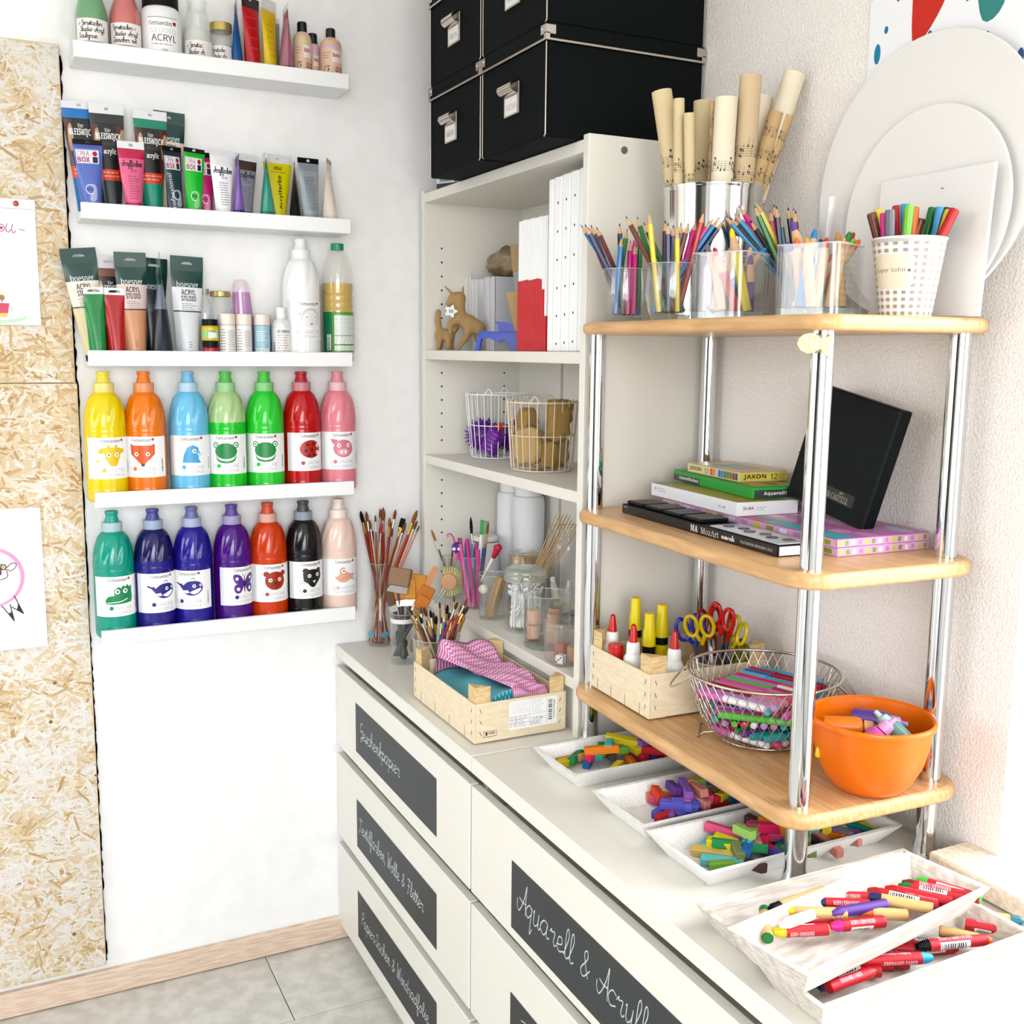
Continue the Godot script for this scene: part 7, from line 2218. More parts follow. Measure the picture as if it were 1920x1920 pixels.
	for i in PENS.size():
		var a: Array = PENS[i]
		var b0 := V(a[0], a[1], a[2])
		var tip := V(a[3], a[4], a[5])
		var l := b0.distance_to(tip)
		t = thing("felt_pen", "%s felt pen standing in the checked cup" % colour_word(a[6]), "felt pen", b0, 0, "felt pens in the checked cup")
		t.basis = upright(tip - b0)
		part(t, "barrel", mb().lathe(v2([0.0001, 0, 0.0038, 0, 0.0044, 0.002, 0.0046, l - 0.05]), 12).done(), mat("e8e6e4", 0.35))
		var rows := []
		for s in [[0.0056, l - 0.052], [0.0058, l - 0.05], [0.0062, l - 0.003], [0.0055, l - 0.0008]]:
			var row := PackedVector3Array()
			for j in 32:
				var an := -TAU * j / 32
				var rr: float = s[0] - (0.0005 if j % 2 == 0 else 0.0)
				row.append(V(cos(an) * rr, s[1], sin(an) * rr))
			rows.append(row)
		part(t, "ribbed_cap", mb().grid(rows).fan(rows[3], Vector3.UP).done(), mat(INK[a[6]], 0.35))
	# round boards and a square panel leaning on the wall, a clear acrylic holder
	var disc := mat("e4e1dd", 0.22)
	for a in [[0.192, V(1.300, TOP_Y + 0.1925, 0.0245), "large round white cake board leaning against the wall"], [0.1415, V(1.324, TOP_Y + 0.1420, 0.0400), "smaller round white cake board in front of the large one"]]:
		t = thing("round_board", a[2], "round board", a[1], 0, "round white boards on the rack")
		t.basis = Basis(Vector3.RIGHT, PI / 2 - 0.055)
		part(t, "disc", mb().lathe(v2([0.0001, -0.0025, a[0] - 0.001, -0.0025, a[0], -0.0015, a[0], 0.0015, a[0] - 0.001, 0.0025, 0.0001, 0.0025]), 96).done(), disc)
	t = thing("acrylic_sheet", "square white acrylic panel standing in front of the round boards", "acrylic sheet", V(1.356, TOP_Y + 0.0955, 0.0585))
	t.basis = Basis(Vector3.RIGHT, -0.06)
	part(t, "sheet", boxm(Vector3.ZERO, V(0.19, 0.19, 0.005), 0.0012), mat("e2dfdc", 0.18))
	for q in [[0.015, 0.072], [0.01, 0.035], [0.021, 0.036]]:
		part(t, "scuff", boxm(V(q[0], q[1], 0.00255), V(0.005, 0.0015, 0.0002)), mat("6a6664", 0.8))
	t = thing("acrylic_holder", "small clear acrylic holder standing beside the round boards", "holder", V(1.150, TOP_Y, 0.030))
	part(t, "front", boxm(V(0, 0.095, 0.012), V(0.05, 0.18, 0.002), 0.0006), glass(Color(0.9, 0.9, 0.9), 0.16))
	part(t, "back", boxm(V(0, 0.095, -0.012), V(0.05, 0.18, 0.002), 0.0006), glass(Color(0.9, 0.9, 0.9), 0.16))
	part(t, "foot", boxm(V(0, 0.002, 0), V(0.05, 0.004, 0.028), 0.0006), glass(Color(0.85, 0.85, 0.85), 0.4))
	# wooden fish hung on the front pole
	t = thing("wooden_fish", "small striped wooden fish clipped to the front pole", "ornament", V(1.404, 1.4665, 0.2905), 1.02)
	var fish := wood(Color("d8b684"), Color("ead0a4"), V(12, 40, 12), 0.6)
	var fp := PackedVector2Array()
	for q in [[-0.02, 0.0], [-0.018, 0.007], [-0.012, 0.012], [-0.004, 0.0135], [0.004, 0.011], [0.010, 0.005], [0.020, 0.012], [0.021, 0.006], [0.018, -0.004], [0.020, -0.016], [0.012, -0.012], [0.008, -0.005], [0.0, -0.010], [-0.008, -0.011], [-0.016, -0.007]]:
		fp.append(Vector2(q[0], q[1]))
	part(t, "body", mb().prism(fp, -0.003, 0.003).done(), fish)
	for k in 3:
		part(t, "stripe", boxm(V(-0.009 + k * 0.0055, 0.001, 0.0033), V(0.0018, 0.017 - k * 0.003, 0.0008), 0.0003), mat("f2e6cc", 0.6))
	# painting on the wall above
	var pc := Canvas.new(1024, Color("eeeef0"))
	var bl := [Color("1a78b4"), Color("2a66a8"), Color("1e88a8"), Color("3a5c9c")]
	for k in 150:
		var x := rng.randf() * 1024
		var y := rng.randf() * 1024
		if absf(x - 400) < 180 and y < 830 or absf(x - 760) < 150 and y < 850:
			continue
		pc.ell(x, y, rng.randf_range(10, 26), rng.randf_range(12, 34), bl[rng.randi() % 4], rng.randf_range(-0.5, 0.5))
	pc.poly(pc.smooth(v2([270, 200, 300, 120, 420, 100, 530, 160, 545, 420, 520, 640, 430, 770, 300, 840, 275, 700, 290, 560, 260, 400, 270, 200])), Color("d2301e"))
	pc.poly(pc.smooth(v2([640, 240, 760, 180, 860, 260, 890, 420, 820, 640, 800, 800, 690, 830, 640, 660, 660, 460, 640, 240])), Color("3a8a84"))
	pc.poly(pc.smooth(v2([680, 300, 760, 260, 820, 360, 780, 520, 700, 520, 680, 300])), Color("6aa08c"))
	t = thing("wall_painting", "painting of red and teal shapes among blue dabs on white paper", "painting", V(1.3165, 2.02, 0.0015))
	var pq := mb()
	pq.quad(V(-0.15, -0.215, 0.0012), V(0.15, -0.215, 0.0012), V(0.15, 0.215, 0.0012), V(-0.15, 0.215, 0.0012), V(0, 0, 1), Rect2(0, 0, 1, 1))
	part(t, "painted_face", pq.done(), canvas_mat(pc, 0.8))
	part(t, "paper", boxm(V(0, 0, 0), V(0.3, 0.43, 0.0018)), mat("ecebea", 0.8))

const G1 := [[0.9176, 1.5160, 0.2270, 0.8488, 1.6614, 0.3011, "blue"], [0.9063, 1.5160, 0.2362, 0.8859, 1.6576, 0.3143, "navy"], [0.8863, 1.5160, 0.2327, 0.8566, 1.6613, 0.2862, "navy"], [0.8964, 1.5160, 0.2221, 0.8430, 1.6604, 0.2675, "dkred"], [0.9129, 1.5160, 0.2559, 0.9013, 1.6611, 0.2583, "black"], [0.9111, 1.5160, 0.2686, 0.9129, 1.6399, 0.2610, "blue"], [0.9141, 1.5160, 0.2471, 0.9125, 1.6344, 0.2439, "pink"], [0.9227, 1.5160, 0.2412, 0.9249, 1.6283, 0.2425, "pink"], [0.8905, 1.5160, 0.2473, 0.9007, 1.6517, 0.2220, "pink"], [0.9071, 1.5160, 0.2221, 0.9126, 1.6446, 0.2252, "green"], [0.8902, 1.5160, 0.2570, 0.8809, 1.6561, 0.2306, "green"], [0.9049, 1.5160, 0.2496, 0.8670, 1.6552, 0.2963, "brown"]]
const G2 := [[1.0488, 1.5160, 0.2460, 0.9847, 1.6612, 0.2998, "brown"], [1.0400, 1.5160, 0.2569, 0.9831, 1.6617, 0.2784, "green"], [1.0378, 1.5160, 0.2687, 1.0270, 1.6620, 0.2854, "yellow"], [1.0577, 1.5160, 0.2393, 0.9987, 1.6515, 0.2757, "dgreen"], [1.0093, 1.5160, 0.2411, 0.9981, 1.6573, 0.2357, "black"], [1.0515, 1.5160, 0.2615, 1.0480, 1.6472, 0.2647, "navy"], [1.0119, 1.5160, 0.2310, 1.0094, 1.6500, 0.2283, "navy"], [1.0582, 1.5160, 0.2493, 1.0558, 1.6397, 0.2535, "yellow"], [1.0216, 1.5160, 0.2229, 1.0151, 1.6538, 0.2180, "grey"], [1.0201, 1.5160, 0.2484, 1.0280, 1.6523, 0.2130, "dkred"], [1.0433, 1.5160, 0.2379, 1.0725, 1.6646, 0.2174, "red"], [1.0130, 1.5160, 0.2625, 1.0645, 1.6563, 0.1936, "pink"], [1.0164, 1.5160, 0.2659, 1.0736, 1.6583, 0.1884, "blue"], [1.0226, 1.5160, 0.2614, 1.0737, 1.6541, 0.1801, "navy"], [1.0088, 1.5160, 0.2497, 1.0026, 1.6366, 0.2636, "green"], [1.0276, 1.5160, 0.2379, 1.0301, 1.6572, 0.2010, "pink"], [1.0331, 1.5160, 0.2468, 1.0441, 1.6523, 0.1878, "dkred"]]
const G5 := [[1.1140, 1.5140, 0.0832, 1.0963, 1.6705, 0.1141, "red"], [1.1191, 1.5140, 0.0734, 1.0888, 1.6801, 0.1005, "navy"], [1.1376, 1.5140, 0.1064, 1.1300, 1.6715, 0.1298, "navy"], [1.1246, 1.5140, 0.0812, 1.1026, 1.6603, 0.0997, "teal"], [1.1209, 1.5140, 0.0624, 1.1053, 1.6747, 0.0869, "black"], [1.1289, 1.5140, 0.0594, 1.1177, 1.6728, 0.0872, "pink"], [1.1470, 1.5140, 0.1044, 1.1460, 1.6646, 0.1065, "black"], [1.1425, 1.5140, 0.0842, 1.1051, 1.6736, 0.1514, "green"], [1.1386, 1.5140, 0.0592, 1.0992, 1.6785, 0.1428, "yellow"], [1.1592, 1.5140, 0.0732, 1.0685, 1.6770, 0.1520, "pink"], [1.1584, 1.5140, 0.0717, 1.0755, 1.6621, 0.1435, "tan"], [1.1545, 1.5140, 0.0665, 1.0617, 1.6661, 0.1540, "lblue"], [1.1511, 1.5140, 0.0634, 1.0552, 1.6622, 0.1676, "lblue"], [1.1605, 1.5140, 0.0789, 1.0871, 1.6536, 0.1435, "black"], [1.1522, 1.5140, 0.0643, 1.0609, 1.6596, 0.1609, "black"]]
const G3 := [[1.1328, 1.5155, 0.2401, 1.1218, 1.6249, 0.1927, "white"], [1.1491, 1.5155, 0.2367, 1.1265, 1.5968, 0.2359, "orange"], [1.1147, 1.5155, 0.2325, 1.1612, 1.6056, 0.1704, "blue"], [1.1607, 1.5155, 0.2006, 1.1420, 1.6318, 0.2198, "yellow"], [1.1119, 1.5155, 0.1961, 1.1124, 1.6123, 0.2408, "grey"], [1.1497, 1.5155, 0.1886, 1.1614, 1.5948, 0.1984, "violet"], [1.1531, 1.5155, 0.2135, 1.1369, 1.6049, 0.2457, "red"], [1.1317, 1.5155, 0.1877, 1.1385, 1.6080, 0.1808, "flesh"], [1.1265, 1.5155, 0.2018, 1.1273, 1.5898, 0.1815, "navy"]]
const G4 := [[1.2802, 1.5155, 0.2022, 1.2966, 1.6051, 0.2328, "orange"], [1.2880, 1.5155, 0.1796, 1.2740, 1.6294, 0.2231, "violet"], [1.3069, 1.5155, 0.2293, 1.3020, 1.6170, 0.2061, "blue"], [1.3118, 1.5155, 0.1815, 1.2867, 1.6069, 0.1830, "navy"], [1.3273, 1.5155, 0.1789, 1.2995, 1.6164, 0.1652, "tan"], [1.3287, 1.5155, 0.2003, 1.3400, 1.6039, 0.1909, "tan"], [1.3190, 1.5155, 0.1983, 1.3393, 1.6119, 0.1810, "green"], [1.2914, 1.5155, 0.2221, 1.3307, 1.6121, 0.1651, "red"], [1.2908, 1.5155, 0.2243, 1.3334, 1.6042, 0.1662, "lgreen"], [1.2928, 1.5155, 0.2142, 1.3399, 1.6023, 0.1638, "orange"], [1.3162, 1.5155, 0.2131, 1.3257, 1.6043, 0.2071, "red"], [1.2966, 1.5155, 0.1750, 1.2770, 1.6008, 0.2323, "violet"], [1.3207, 1.5155, 0.2234, 1.3131, 1.6042, 0.2306, "tan"]]
const PENS := [[1.3724, 1.5090, 0.1252, 1.3472, 1.6363, 0.1548, "brown"], [1.3619, 1.5090, 0.1290, 1.3395, 1.6422, 0.1357, "yellow"], [1.3709, 1.5090, 0.1400, 1.3716, 1.6340, 0.1555, "pink"], [1.3811, 1.5090, 0.1454, 1.3880, 1.6357, 0.1635, "grey"], [1.3840, 1.5090, 0.1326, 1.3642, 1.6451, 0.1281, "red"], [1.3926, 1.5090, 0.1266, 1.3829, 1.6450, 0.1333, "sky"], [1.3919, 1.5090, 0.1424, 1.3981, 1.6417, 0.1415, "lgreen"], [1.3826, 1.5090, 0.1192, 1.3824, 1.6425, 0.1159, "orange"], [1.3614, 1.5090, 0.1143, 1.3774, 1.6298, 0.0982, "brown"], [1.3709, 1.5090, 0.1026, 1.3759, 1.6448, 0.0760, "green"], [1.3936, 1.5090, 0.1047, 1.3971, 1.6425, 0.0856, "lblue"], [1.3807, 1.5090, 0.1072, 1.3898, 1.6411, 0.0750, "sky"], [1.4028, 1.5090, 0.1157, 1.4031, 1.6410, 0.0801, "navy"], [1.4061, 1.5090, 0.1225, 1.4109, 1.6373, 0.0848, "yellow"], [1.3980, 1.5090, 0.1389, 1.4242, 1.6368, 0.0901, "red"]]
const ROLLS := [[0.9489, 1.5115, 0.1387, 0.9073, 1.8704, 0.1889, 0.0163, 0], [0.9582, 1.5115, 0.1774, 0.9585, 1.8488, 0.1901, 0.0086, 0], [0.9671, 1.5115, 0.1599, 0.9841, 1.8230, 0.1884, 0.0081, 0], [0.9125, 1.5115, 0.1054, 0.9089, 1.8634, 0.1081, 0.0156, 0], [0.9708, 1.5115, 0.1374, 0.9882, 1.8452, 0.1466, 0.0034, 1], [1.0042, 1.5115, 0.1407, 1.0105, 1.8455, 0.1380, 0.0174, 2], [1.0088, 1.5115, 0.1062, 1.0234, 1.8799, 0.1025, 0.0168, 3], [0.9513, 1.5115, 0.0899, 0.9700, 1.8646, 0.0464, 0.0257, 2], [0.9812, 1.5115, 0.1162, 1.0263, 1.8304, 0.0525, 0.0117, 1], [0.9621, 1.5115, 0.1039, 1.0315, 1.8912, 0.0223, 0.0171, 2], [0.9669, 1.5115, 0.1142, 1.0311, 1.8265, 0.0329, 0.0093, 1]]

# ------------------------------------------------------------------ middle tier: paint sets and boxes
func print_box(called: String, lb: String, cat: String, at: Vector3, s: Vector3, turn: float, body: Material, faces: Array, am: Material) -> Node3D:
	# faces: [side, uv rect]; side 0 front (+z), 1 right (+x), 2 top
	var t := thing(called, lb, cat, at, turn)
	part(t, "body", boxm(V(0, s.y / 2, 0), s, 0.001), body)
	for f in faces:
		var q := mb()
		var e := 0.0004
		var i := 0.001
		if f[0] == 0:
			q.quad(V(-s.x / 2 + i, i, s.z / 2 + e), V(s.x / 2 - i, i, s.z / 2 + e), V(s.x / 2 - i, s.y - i, s.z / 2 + e), V(-s.x / 2 + i, s.y - i, s.z / 2 + e), V(0, 0, 1), f[1])
		elif f[0] == 1:
			q.quad(V(s.x / 2 + e, i, s.z / 2 - i), V(s.x / 2 + e, i, -s.z / 2 + i), V(s.x / 2 + e, s.y - i, -s.z / 2 + i), V(s.x / 2 + e, s.y - i, s.z / 2 - i), V(1, 0, 0), f[1])
		else:
			q.quad(V(-s.x / 2 + i, s.y + e, s.z / 2 - i), V(s.x / 2 - i, s.y + e, s.z / 2 - i), V(s.x / 2 - i, s.y + e, -s.z / 2 + i), V(-s.x / 2 + i, s.y + e, -s.z / 2 + i), V(0, 1, 0), f[1])
		part(t, ["front_print", "end_print", "top_print"][f[0]], q.done(), am)
	return t

func g_rack_middle() -> void:
	var y := 1.185
	var c := Canvas.new(1024)
	var K := Color("121214")
	var f1 := c.cell(860, 40, K)
	c.text("MA", 430, 6, 40, 28, Color.WHITE, "Droid Serif", true)
	c.text("MozArt", 486, 8, 96, 26, Color("dcdcdc"), "Droid Serif")
	c.hand("Komorebi", 596, 30, 11, 2.4, Color("e6e6e6"), 0.9)
	c.text("WATERCOLOR PAINT SET", 690, 16, 150, 11, Color("b8b8b8"), "Droid Serif", true)
	c.rect(8, 8, 26, 3, Color("c8c8c8"))
	var pink := c.cell(420, 180, Color("c878bc"))
	c.rect(0, 140, 420, 40, Color("5ab4bc"))
	c.rect(110, 150, 46, 30, Color("b8283c"))
	c.rect(200, 150, 60, 30, Color("b8283c"))
	for k in 26:
		c.ell(rng.randf() * 420, rng.randf() * 130, rng.randf_range(8, 26), rng.randf_range(6, 16), [Color("dca4d4"), Color("b058a4"), Color("e4c4e0"), Color("a8b8d8")][k % 4])
	c.hand("Prinzessin", 190, 84, 26, 4, Color("e8d4ec"))
	var pside := c.cell(420, 24, Color("d8a8cc"))
	for k in 14:
		c.rect(k * 30 + 4, 4, 16, 16, [Color("c8c848"), Color("8a9a3c"), Color("e0d4e8"), Color("b888b8")][k % 4])
	var wf := c.cell(520, 44, Color("e6e6e8"))
	c.text("36", 20, 10, 16, 10, Color("303030"))
	c.lines(44, 10, 60, 2, 9, 4, Color("9a9aa0"), rng)
	c.text("12 x 30", 420, 20, 40, 8, Color("404044"))
	var we := c.cell(240, 44, Color("e9e9ea"))
	c.text("36 MA", 20, 14, 44, 11, Color("303030"))
	c.lines(74, 16, 40, 2, 8, 3, Color("a8a8ac"), rng)
	var wt := c.cell(520, 200, Color("cfd2c4"))
	c.poly(c.smooth(v2([0, 120, 120, 40, 300, 90, 520, 30, 520, 200, 0, 200, 0, 120])), Color("8a9a4c"))
	c.poly(c.smooth(v2([100, 160, 260, 90, 420, 120, 520, 100, 520, 200, 100, 200, 100, 160])), Color("b8a448"))
	c.ell(420, 70, 60, 26, Color("6a8a3c"))
	var gf := c.cell(520, 40, Color("2ea23c"))
	c.rect(0, 14, 190, 26, Color("3c4448"))
	c.text("Aquarellfarben", 40, 18, 140, 17, Color("eeeeee"), "Droid Sans", true)
	var ge := c.cell(200, 40, Color("38b048"))
	c.rect(10, 10, 190, 30, Color("3c4448"))
	c.text("Aquarellfarben", 46, 15, 146, 19, Color("eeeeee"), "Droid Sans", true)
	var gt := c.cell(520, 180, Color("4a8a3c"))
	c.rect(330, 30, 180, 130, Color("b89a6c"))
	c.ell(460, 80, 34, 22, Color("4a3a28"))
	var jf := c.cell(360, 40, Color("e4d8a4"))
	c.text("JAXON", 14, 10, 88, 22, K, "Droid Sans", true)
	c.text("12", 124, 10, 26, 22, K)
	var cols := ["d85a3c", "e08a50", "b8bcc4", "2a6ab4", "3a7ac4", "2e7a3c", "3a8a48", "8a5a38", "7a4a30", "4a4844"]
	for k in 10:
		c.rect(164 + k * 19, 4, 17, 32, Color(cols[k]))
	var je := c.cell(200, 40, Color("e8dc6c"))
	c.text("JAXON", 14, 8, 96, 25, K, "Droid Sans", true)
	c.text("12", 130, 8, 28, 25, K)
	c.lines(164, 10, 30, 3, 8, 3, Color("8a8440"), rng)
	var jt := c.cell(360, 150, Color("d8d09c"))
	for k in 12:
		c.rect(20 + k * 27, 30, 20, 90, Color(cols[k % 10]).lightened(0.25))
	var fb := c.cell(240, 60, Color("10181a"))
	c.text("FABER-CASTELL", 20, 24, 190, 28, Color("b8b49c"), "Droid Serif")
	c.line(v2([150, 18, 156, 8, 164, 16, 172, 6]), 3, Color("b8b49c"))
	var am := canvas_mat(c, 0.35)
	# black paint set along the front edge
	var t := print_box("paint_set", "long black watercolour set with pans showing, along the front edge of the rack", "paint set", V(1.104, y, 0.2135), V(0.428, 0.0155, 0.060), -0.056, mat("131316", 0.4), [[0, f1]], am)
	for k in 4:
		part(t, "padded_lid", boxm(V(-0.182 + k * 0.058, 0.0185, -0.001), V(0.054, 0.006, 0.052), 0.0025), mat("17181b", 0.35))
	part(t, "clear_window", boxm(V(0.128, 0.0168, 0), V(0.165, 0.0016, 0.052), 0.0004), mat("b4b6bc", 0.15))
	for k in 6:
		part(t, "pan", mb().lathe(v2([0.0001, 0.0, 0.0085, 0.0, 0.0085, 0.0012, 0.0001, 0.0012]), 18).done(), mat(["1e1e22", "2a2024", "4a3c24", "5a4a30", "2a2c30", "6a5a3c"][k], 0.3), V(0.062 + k * 0.026, 0.0176, 0.004 * (1 if k % 2 == 0 else -1)))
	part(t, "end_panel", boxm(V(0.2136, 0.0078, 0), V(0.0012, 0.0125, 0.055), 0.0003), mat("d6d4d8", 0.4))
	# two flat tins
	for k in 2:
		print_box("flat_tin", "flat pink and turquoise tin, %s of the pair" % ("upper" if k else "lower"), "tin", V(1.134, y + 0.0122 * k, 0.092), V(0.43, 0.0120, 0.166), -0.02 - 0.01 * k, mat("d9b4d2" if k == 0 else "c878bc", 0.3), [[0, pside], [1, pside], [2, pink]], am)
	var z1 := y + 0.0248
	print_box("white_carton", "white carton with a landscape on its lid lying on the pink tins", "box", V(1.0085, z1, 0.1175), V(0.262, 0.0215, 0.112), -0.075, mat("e8e8ea", 0.5), [[0, wf], [1, we], [2, wt]], am)
	print_box("green_carton", "green watercolour carton lying on the white carton", "box", V(0.992, z1 + 0.0222, 0.0765), V(0.262, 0.0185, 0.094), -0.14, mat("2ea23c", 0.45), [[0, gf], [1, ge], [2, gt]], am)
	print_box("pastel_carton", "yellow oil pastel carton topmost of the stack on the rack", "box", V(0.985, z1 + 0.0412, 0.0700), V(0.164, 0.0160, 0.090), -0.10, mat("dcd292", 0.45), [[0, jf], [1, je], [2, jt]], am)
	# dark case leaning
	t = thing("dark_case", "dark green-black case leaning on its corner against the wall", "case", V(1.232, 1.3075, 0.0640))
	t.basis = Basis(Vector3.RIGHT, -0.16) * Basis(Vector3.BACK, -0.19)
	part(t, "body", boxm(V(0, 0, 0), V(0.172, 0.178, 0.024), 0.0025), mat("0e1617", 0.45))
	part(t, "seam", boxm(V(0, -0.02, 0.0122), V(0.171, 0.0012, 0.0006)), mat("070a0b", 0.5))
	var q := mb()
	q.quad(V(-0.030, -0.066, 0.0124), V(0.055, -0.066, 0.0124), V(0.055, -0.048, 0.0124), V(-0.030, -0.048, 0.0124), V(0, 0, 1), fb)
	part(t, "lettering", q.done(), am)

# ------------------------------------------------------------------ lower tier: crate of glue, basket of pens, orange bowl
func rack_point(x: float, z: float) -> Vector3:
	return V(x, 0.8692, z)

func g_rack_lower() -> void:
	var fy := 0.8692
	crate("small poplar crate holding glue bottles and the scissors cup", V(0.9465, fy, 0.150), 0.196, 0.230, 0.075, 0.103, -0.035)
	var gy := fy + 0.0055
	var W := mat("efefed", 0.35)
	var R := mat("c8161a", 0.3)
	for a in [[0.868, 0.232, "white glue bottle with a red nozzle by the corner post of the crate"], [0.941, 0.236, "white glue bottle with a red nozzle beside the red-lidded pot"], [1.004, 0.196, "white glue bottle with a red nozzle by the end board of the crate"]]:
		var t := thing("glue_bottle", a[2], "glue bottle", V(a[0], gy, a[1]), 0, "white glue bottles in the crate")
		part(t, "body", mb().lathe(v2([0.0001, 0, 0.0155, 0, 0.017, 0.002, 0.017, 0.06, 0.0155, 0.070, 0.0115, 0.077, 0.0105, 0.078]), 24).done(), W)
		part(t, "collar", mb().lathe(v2([0.0105, 0.077, 0.0118, 0.078, 0.0112, 0.094, 0.0095, 0.097, 0.007, 0.0975]), 22).done(), W)
		part(t, "nozzle", mb().lathe(v2([0.0078, 0.097, 0.0074, 0.1, 0.0055, 0.118, 0.0042, 0.1255, 0.0015, 0.128, 0.0001, 0.1285]), 18).done(), R)
		part(t, "label", mb().lathe(v2([0.0172, 0.012, 0.0172, 0.036]), 24).done(), mat("b9a88c", 0.5))
	for a in [[0.8785, 0.192, 0.156, "yellow glue pen with a black band at the back of the crate"], [0.9295, 0.1965, 0.140, "yellow glue pen with a black band in front, the shortest"], [0.9255, 0.1685, 0.152, "yellow glue pen with a black band beside the scissors cup"]]:
		var t := thing("glue_pen", a[3], "glue", V(a[0], gy, a[1]), 0, "yellow glue pens in the crate")
		var h: float = a[2]
		part(t, "barrel", mb().lathe(v2([0.0001, 0, 0.0095, 0, 0.0105, 0.002, 0.0112, h - 0.07]), 20).done(), mat("ecd80c", 0.3))
		part(t, "band", mb().lathe(v2([0.0114, h - 0.070, 0.0114, h - 0.057]), 20).done(), mat("141414", 0.4))
		part(t, "cap", mb().lathe(v2([0.0113, h - 0.057, 0.0108, h - 0.03, 0.0092, h - 0.026, 0.0085, h - 0.001, 0.0075, h, 0.0001, h]), 20).done(), mat("f0dc10", 0.3))
	var t := thing("glue_pot", "small pot with a red lid in the glue crate", "pot", V(0.9065, gy, 0.2485))
	part(t, "pot", mb().lathe(v2([0.0001, 0, 0.012, 0, 0.0128, 0.002, 0.0128, 0.055, 0.011, 0.057]), 20).done(), mat("e8e4dc", 0.4))
	part(t, "lid", mb().lathe(v2([0.0129, 0.057, 0.0132, 0.058, 0.0132, 0.084, 0.012, 0.086, 0.0001, 0.086]), 22).done(), R)
	# cup of scissors
	t = thing("scissors_cup", "wide pinkish-white cup crowded with coloured scissors", "cup", V(0.985, gy, 0.098))
	part(t, "cup", mb().lathe(v2([0.0001, 0, 0.034, 0, 0.036, 0.003, 0.0405, 0.058, 0.0425, 0.06, 0.0425, 0.063, 0.040, 0.063, 0.0345, 0.006]), 36).done(), mat("dccfc9", 0.35))
	var S := [["red", 0.0, 0.030, 0.165, "c0141c"], ["yellow", 0.9, 0.030, 0.138, "dcc21c"], ["orange red", 1.7, 0.018, 0.140, "dc3214"], ["teal", 2.5, 0.026, 0.108, "14606c"], ["blue", 4.6, 0.032, 0.135, "1a2c9c"], ["dark red", 3.8, 0.012, 0.142, "96141c"], ["petrol", 2.0, 0.030, 0.100, "0f4c54"], ["golden", 5.4, 0.032, 0.146, "d0b42a"], ["scarlet", 3.3, 0.032, 0.098, "b81820"], ["olive", 1.4, 0.033, 0.096, "8a8a1c"]]
	for s in S:
		var dir := V(cos(0.45 - s[1]) * s[2] * 1.3, s[3], sin(0.45 - s[1]) * s[2] * 1.3)
		t = thing("craft_scissors", "craft scissors with %s handles in the scissors cup" % s[0], "scissors", V(0.985 + dir.x * 0.25, gy + 0.008, 0.098 + dir.z * 0.25), 0, "scissors in the cup")
		t.basis = upright(dir, -s[1] * 0.5 + 0.4)
		var l: float = s[3] - 0.05
		var hm := mat(s[4], 0.25)
		part(t, "blades", mb().prism(p2([-0.001, 0, 0.003, 0.004, 0.006, l, -0.005, l]), -0.0012, 0.0012).done(), mat("b8bab8", 0.2, 1.0))
		for k in [-1.0, 1.0]:
			var pts := []
			for i in 20:
				var a := TAU * i / 20
				pts.append(V(k * (0.0135 + 0.0105 * cos(a)), l + 0.028 + 0.019 * sin(a), k * 0.002))
			part(t, "handle_loop", mb().tube(pts, 0.0034, 8, true).done(), hm)
			part(t, "shank", mb().tube([V(0, l - 0.006, k * 0.002), V(k * 0.008, l + 0.012, k * 0.002)], [0.0034, 0.004], 8).done(), hm)
	# wire basket
	var bc := V(1.174, fy, 0.150)
	t = thing("mesh_basket", "silver wire mesh basket with folding handles, full of glitter pens", "basket", bc)
	var wm := mat("cfcac2", 0.22, 1.0)
	var rad := func(f: float) -> float: return 0.070 + 0.046 * pow(f, 0.55)
	var mesh := mb()
	for dirn in [-1.0, 1.0]:
		for k in 46:
			var pts := []
			for i in 7:
				var f := i / 6.0
				var a: float = TAU * k / 46 + dirn * f * 0.42
				var rr: float = rad.call(f)
				pts.append(V(cos(a) * rr, 0.006 + 0.1 * f, sin(a) * rr))
			mesh.tube(pts, 0.00065, 4)
	for k in 9:
		for s in [0, 1]:
			var o := -0.056 + k * 0.014
			var e := sqrt(0.07 * 0.07 - o * o)
			mesh.tube([V(o, 0.0055, -e), V(o, 0.0055, e)] if s == 0 else [V(-e, 0.0062, o), V(e, 0.0062, o)], 0.00065, 4)
	part(t, "wire_mesh", mesh.done(), wm).set_meta("kind", "stuff")
	for f in [[0.0, 0.0012], [1.0, 0.0024]]:
		var pts := []
		for k in 60:
			pts.append(V(cos(TAU * k / 60) * rad.call(f[0]), 0.006 + 0.1 * f[0], sin(TAU * k / 60) * rad.call(f[0])))
		part(t, "ring", mb().tube(pts, f[1], 8, true).done(), wm)
	for a0 in [2.25, 2.25 + PI]:
		var pts := []
		for k in 13:
			var g := PI * k / 12.0
			var a: float = a0 + (k - 6) * 0.075
			var out := 0.117 + 0.024 * sin(g)
			pts.append(V(cos(a) * out, 0.106 - 0.034 * sin(g), sin(a) * out))
		part(t, "folding_handle", mb().tube(pts, 0.0015, 6).done(), wm)
		for s in [-0.45, 0.45]:
			var rib := []
			for i in 5:
				var f := i / 4.0
				rib.append(V(cos(a0 + s) * (rad.call(f) + 0.001), 0.006 + 0.1 * f, sin(a0 + s) * (rad.call(f) + 0.001)))
			part(t, "rib", mb().tube(rib, 0.0013, 6).done(), wm)
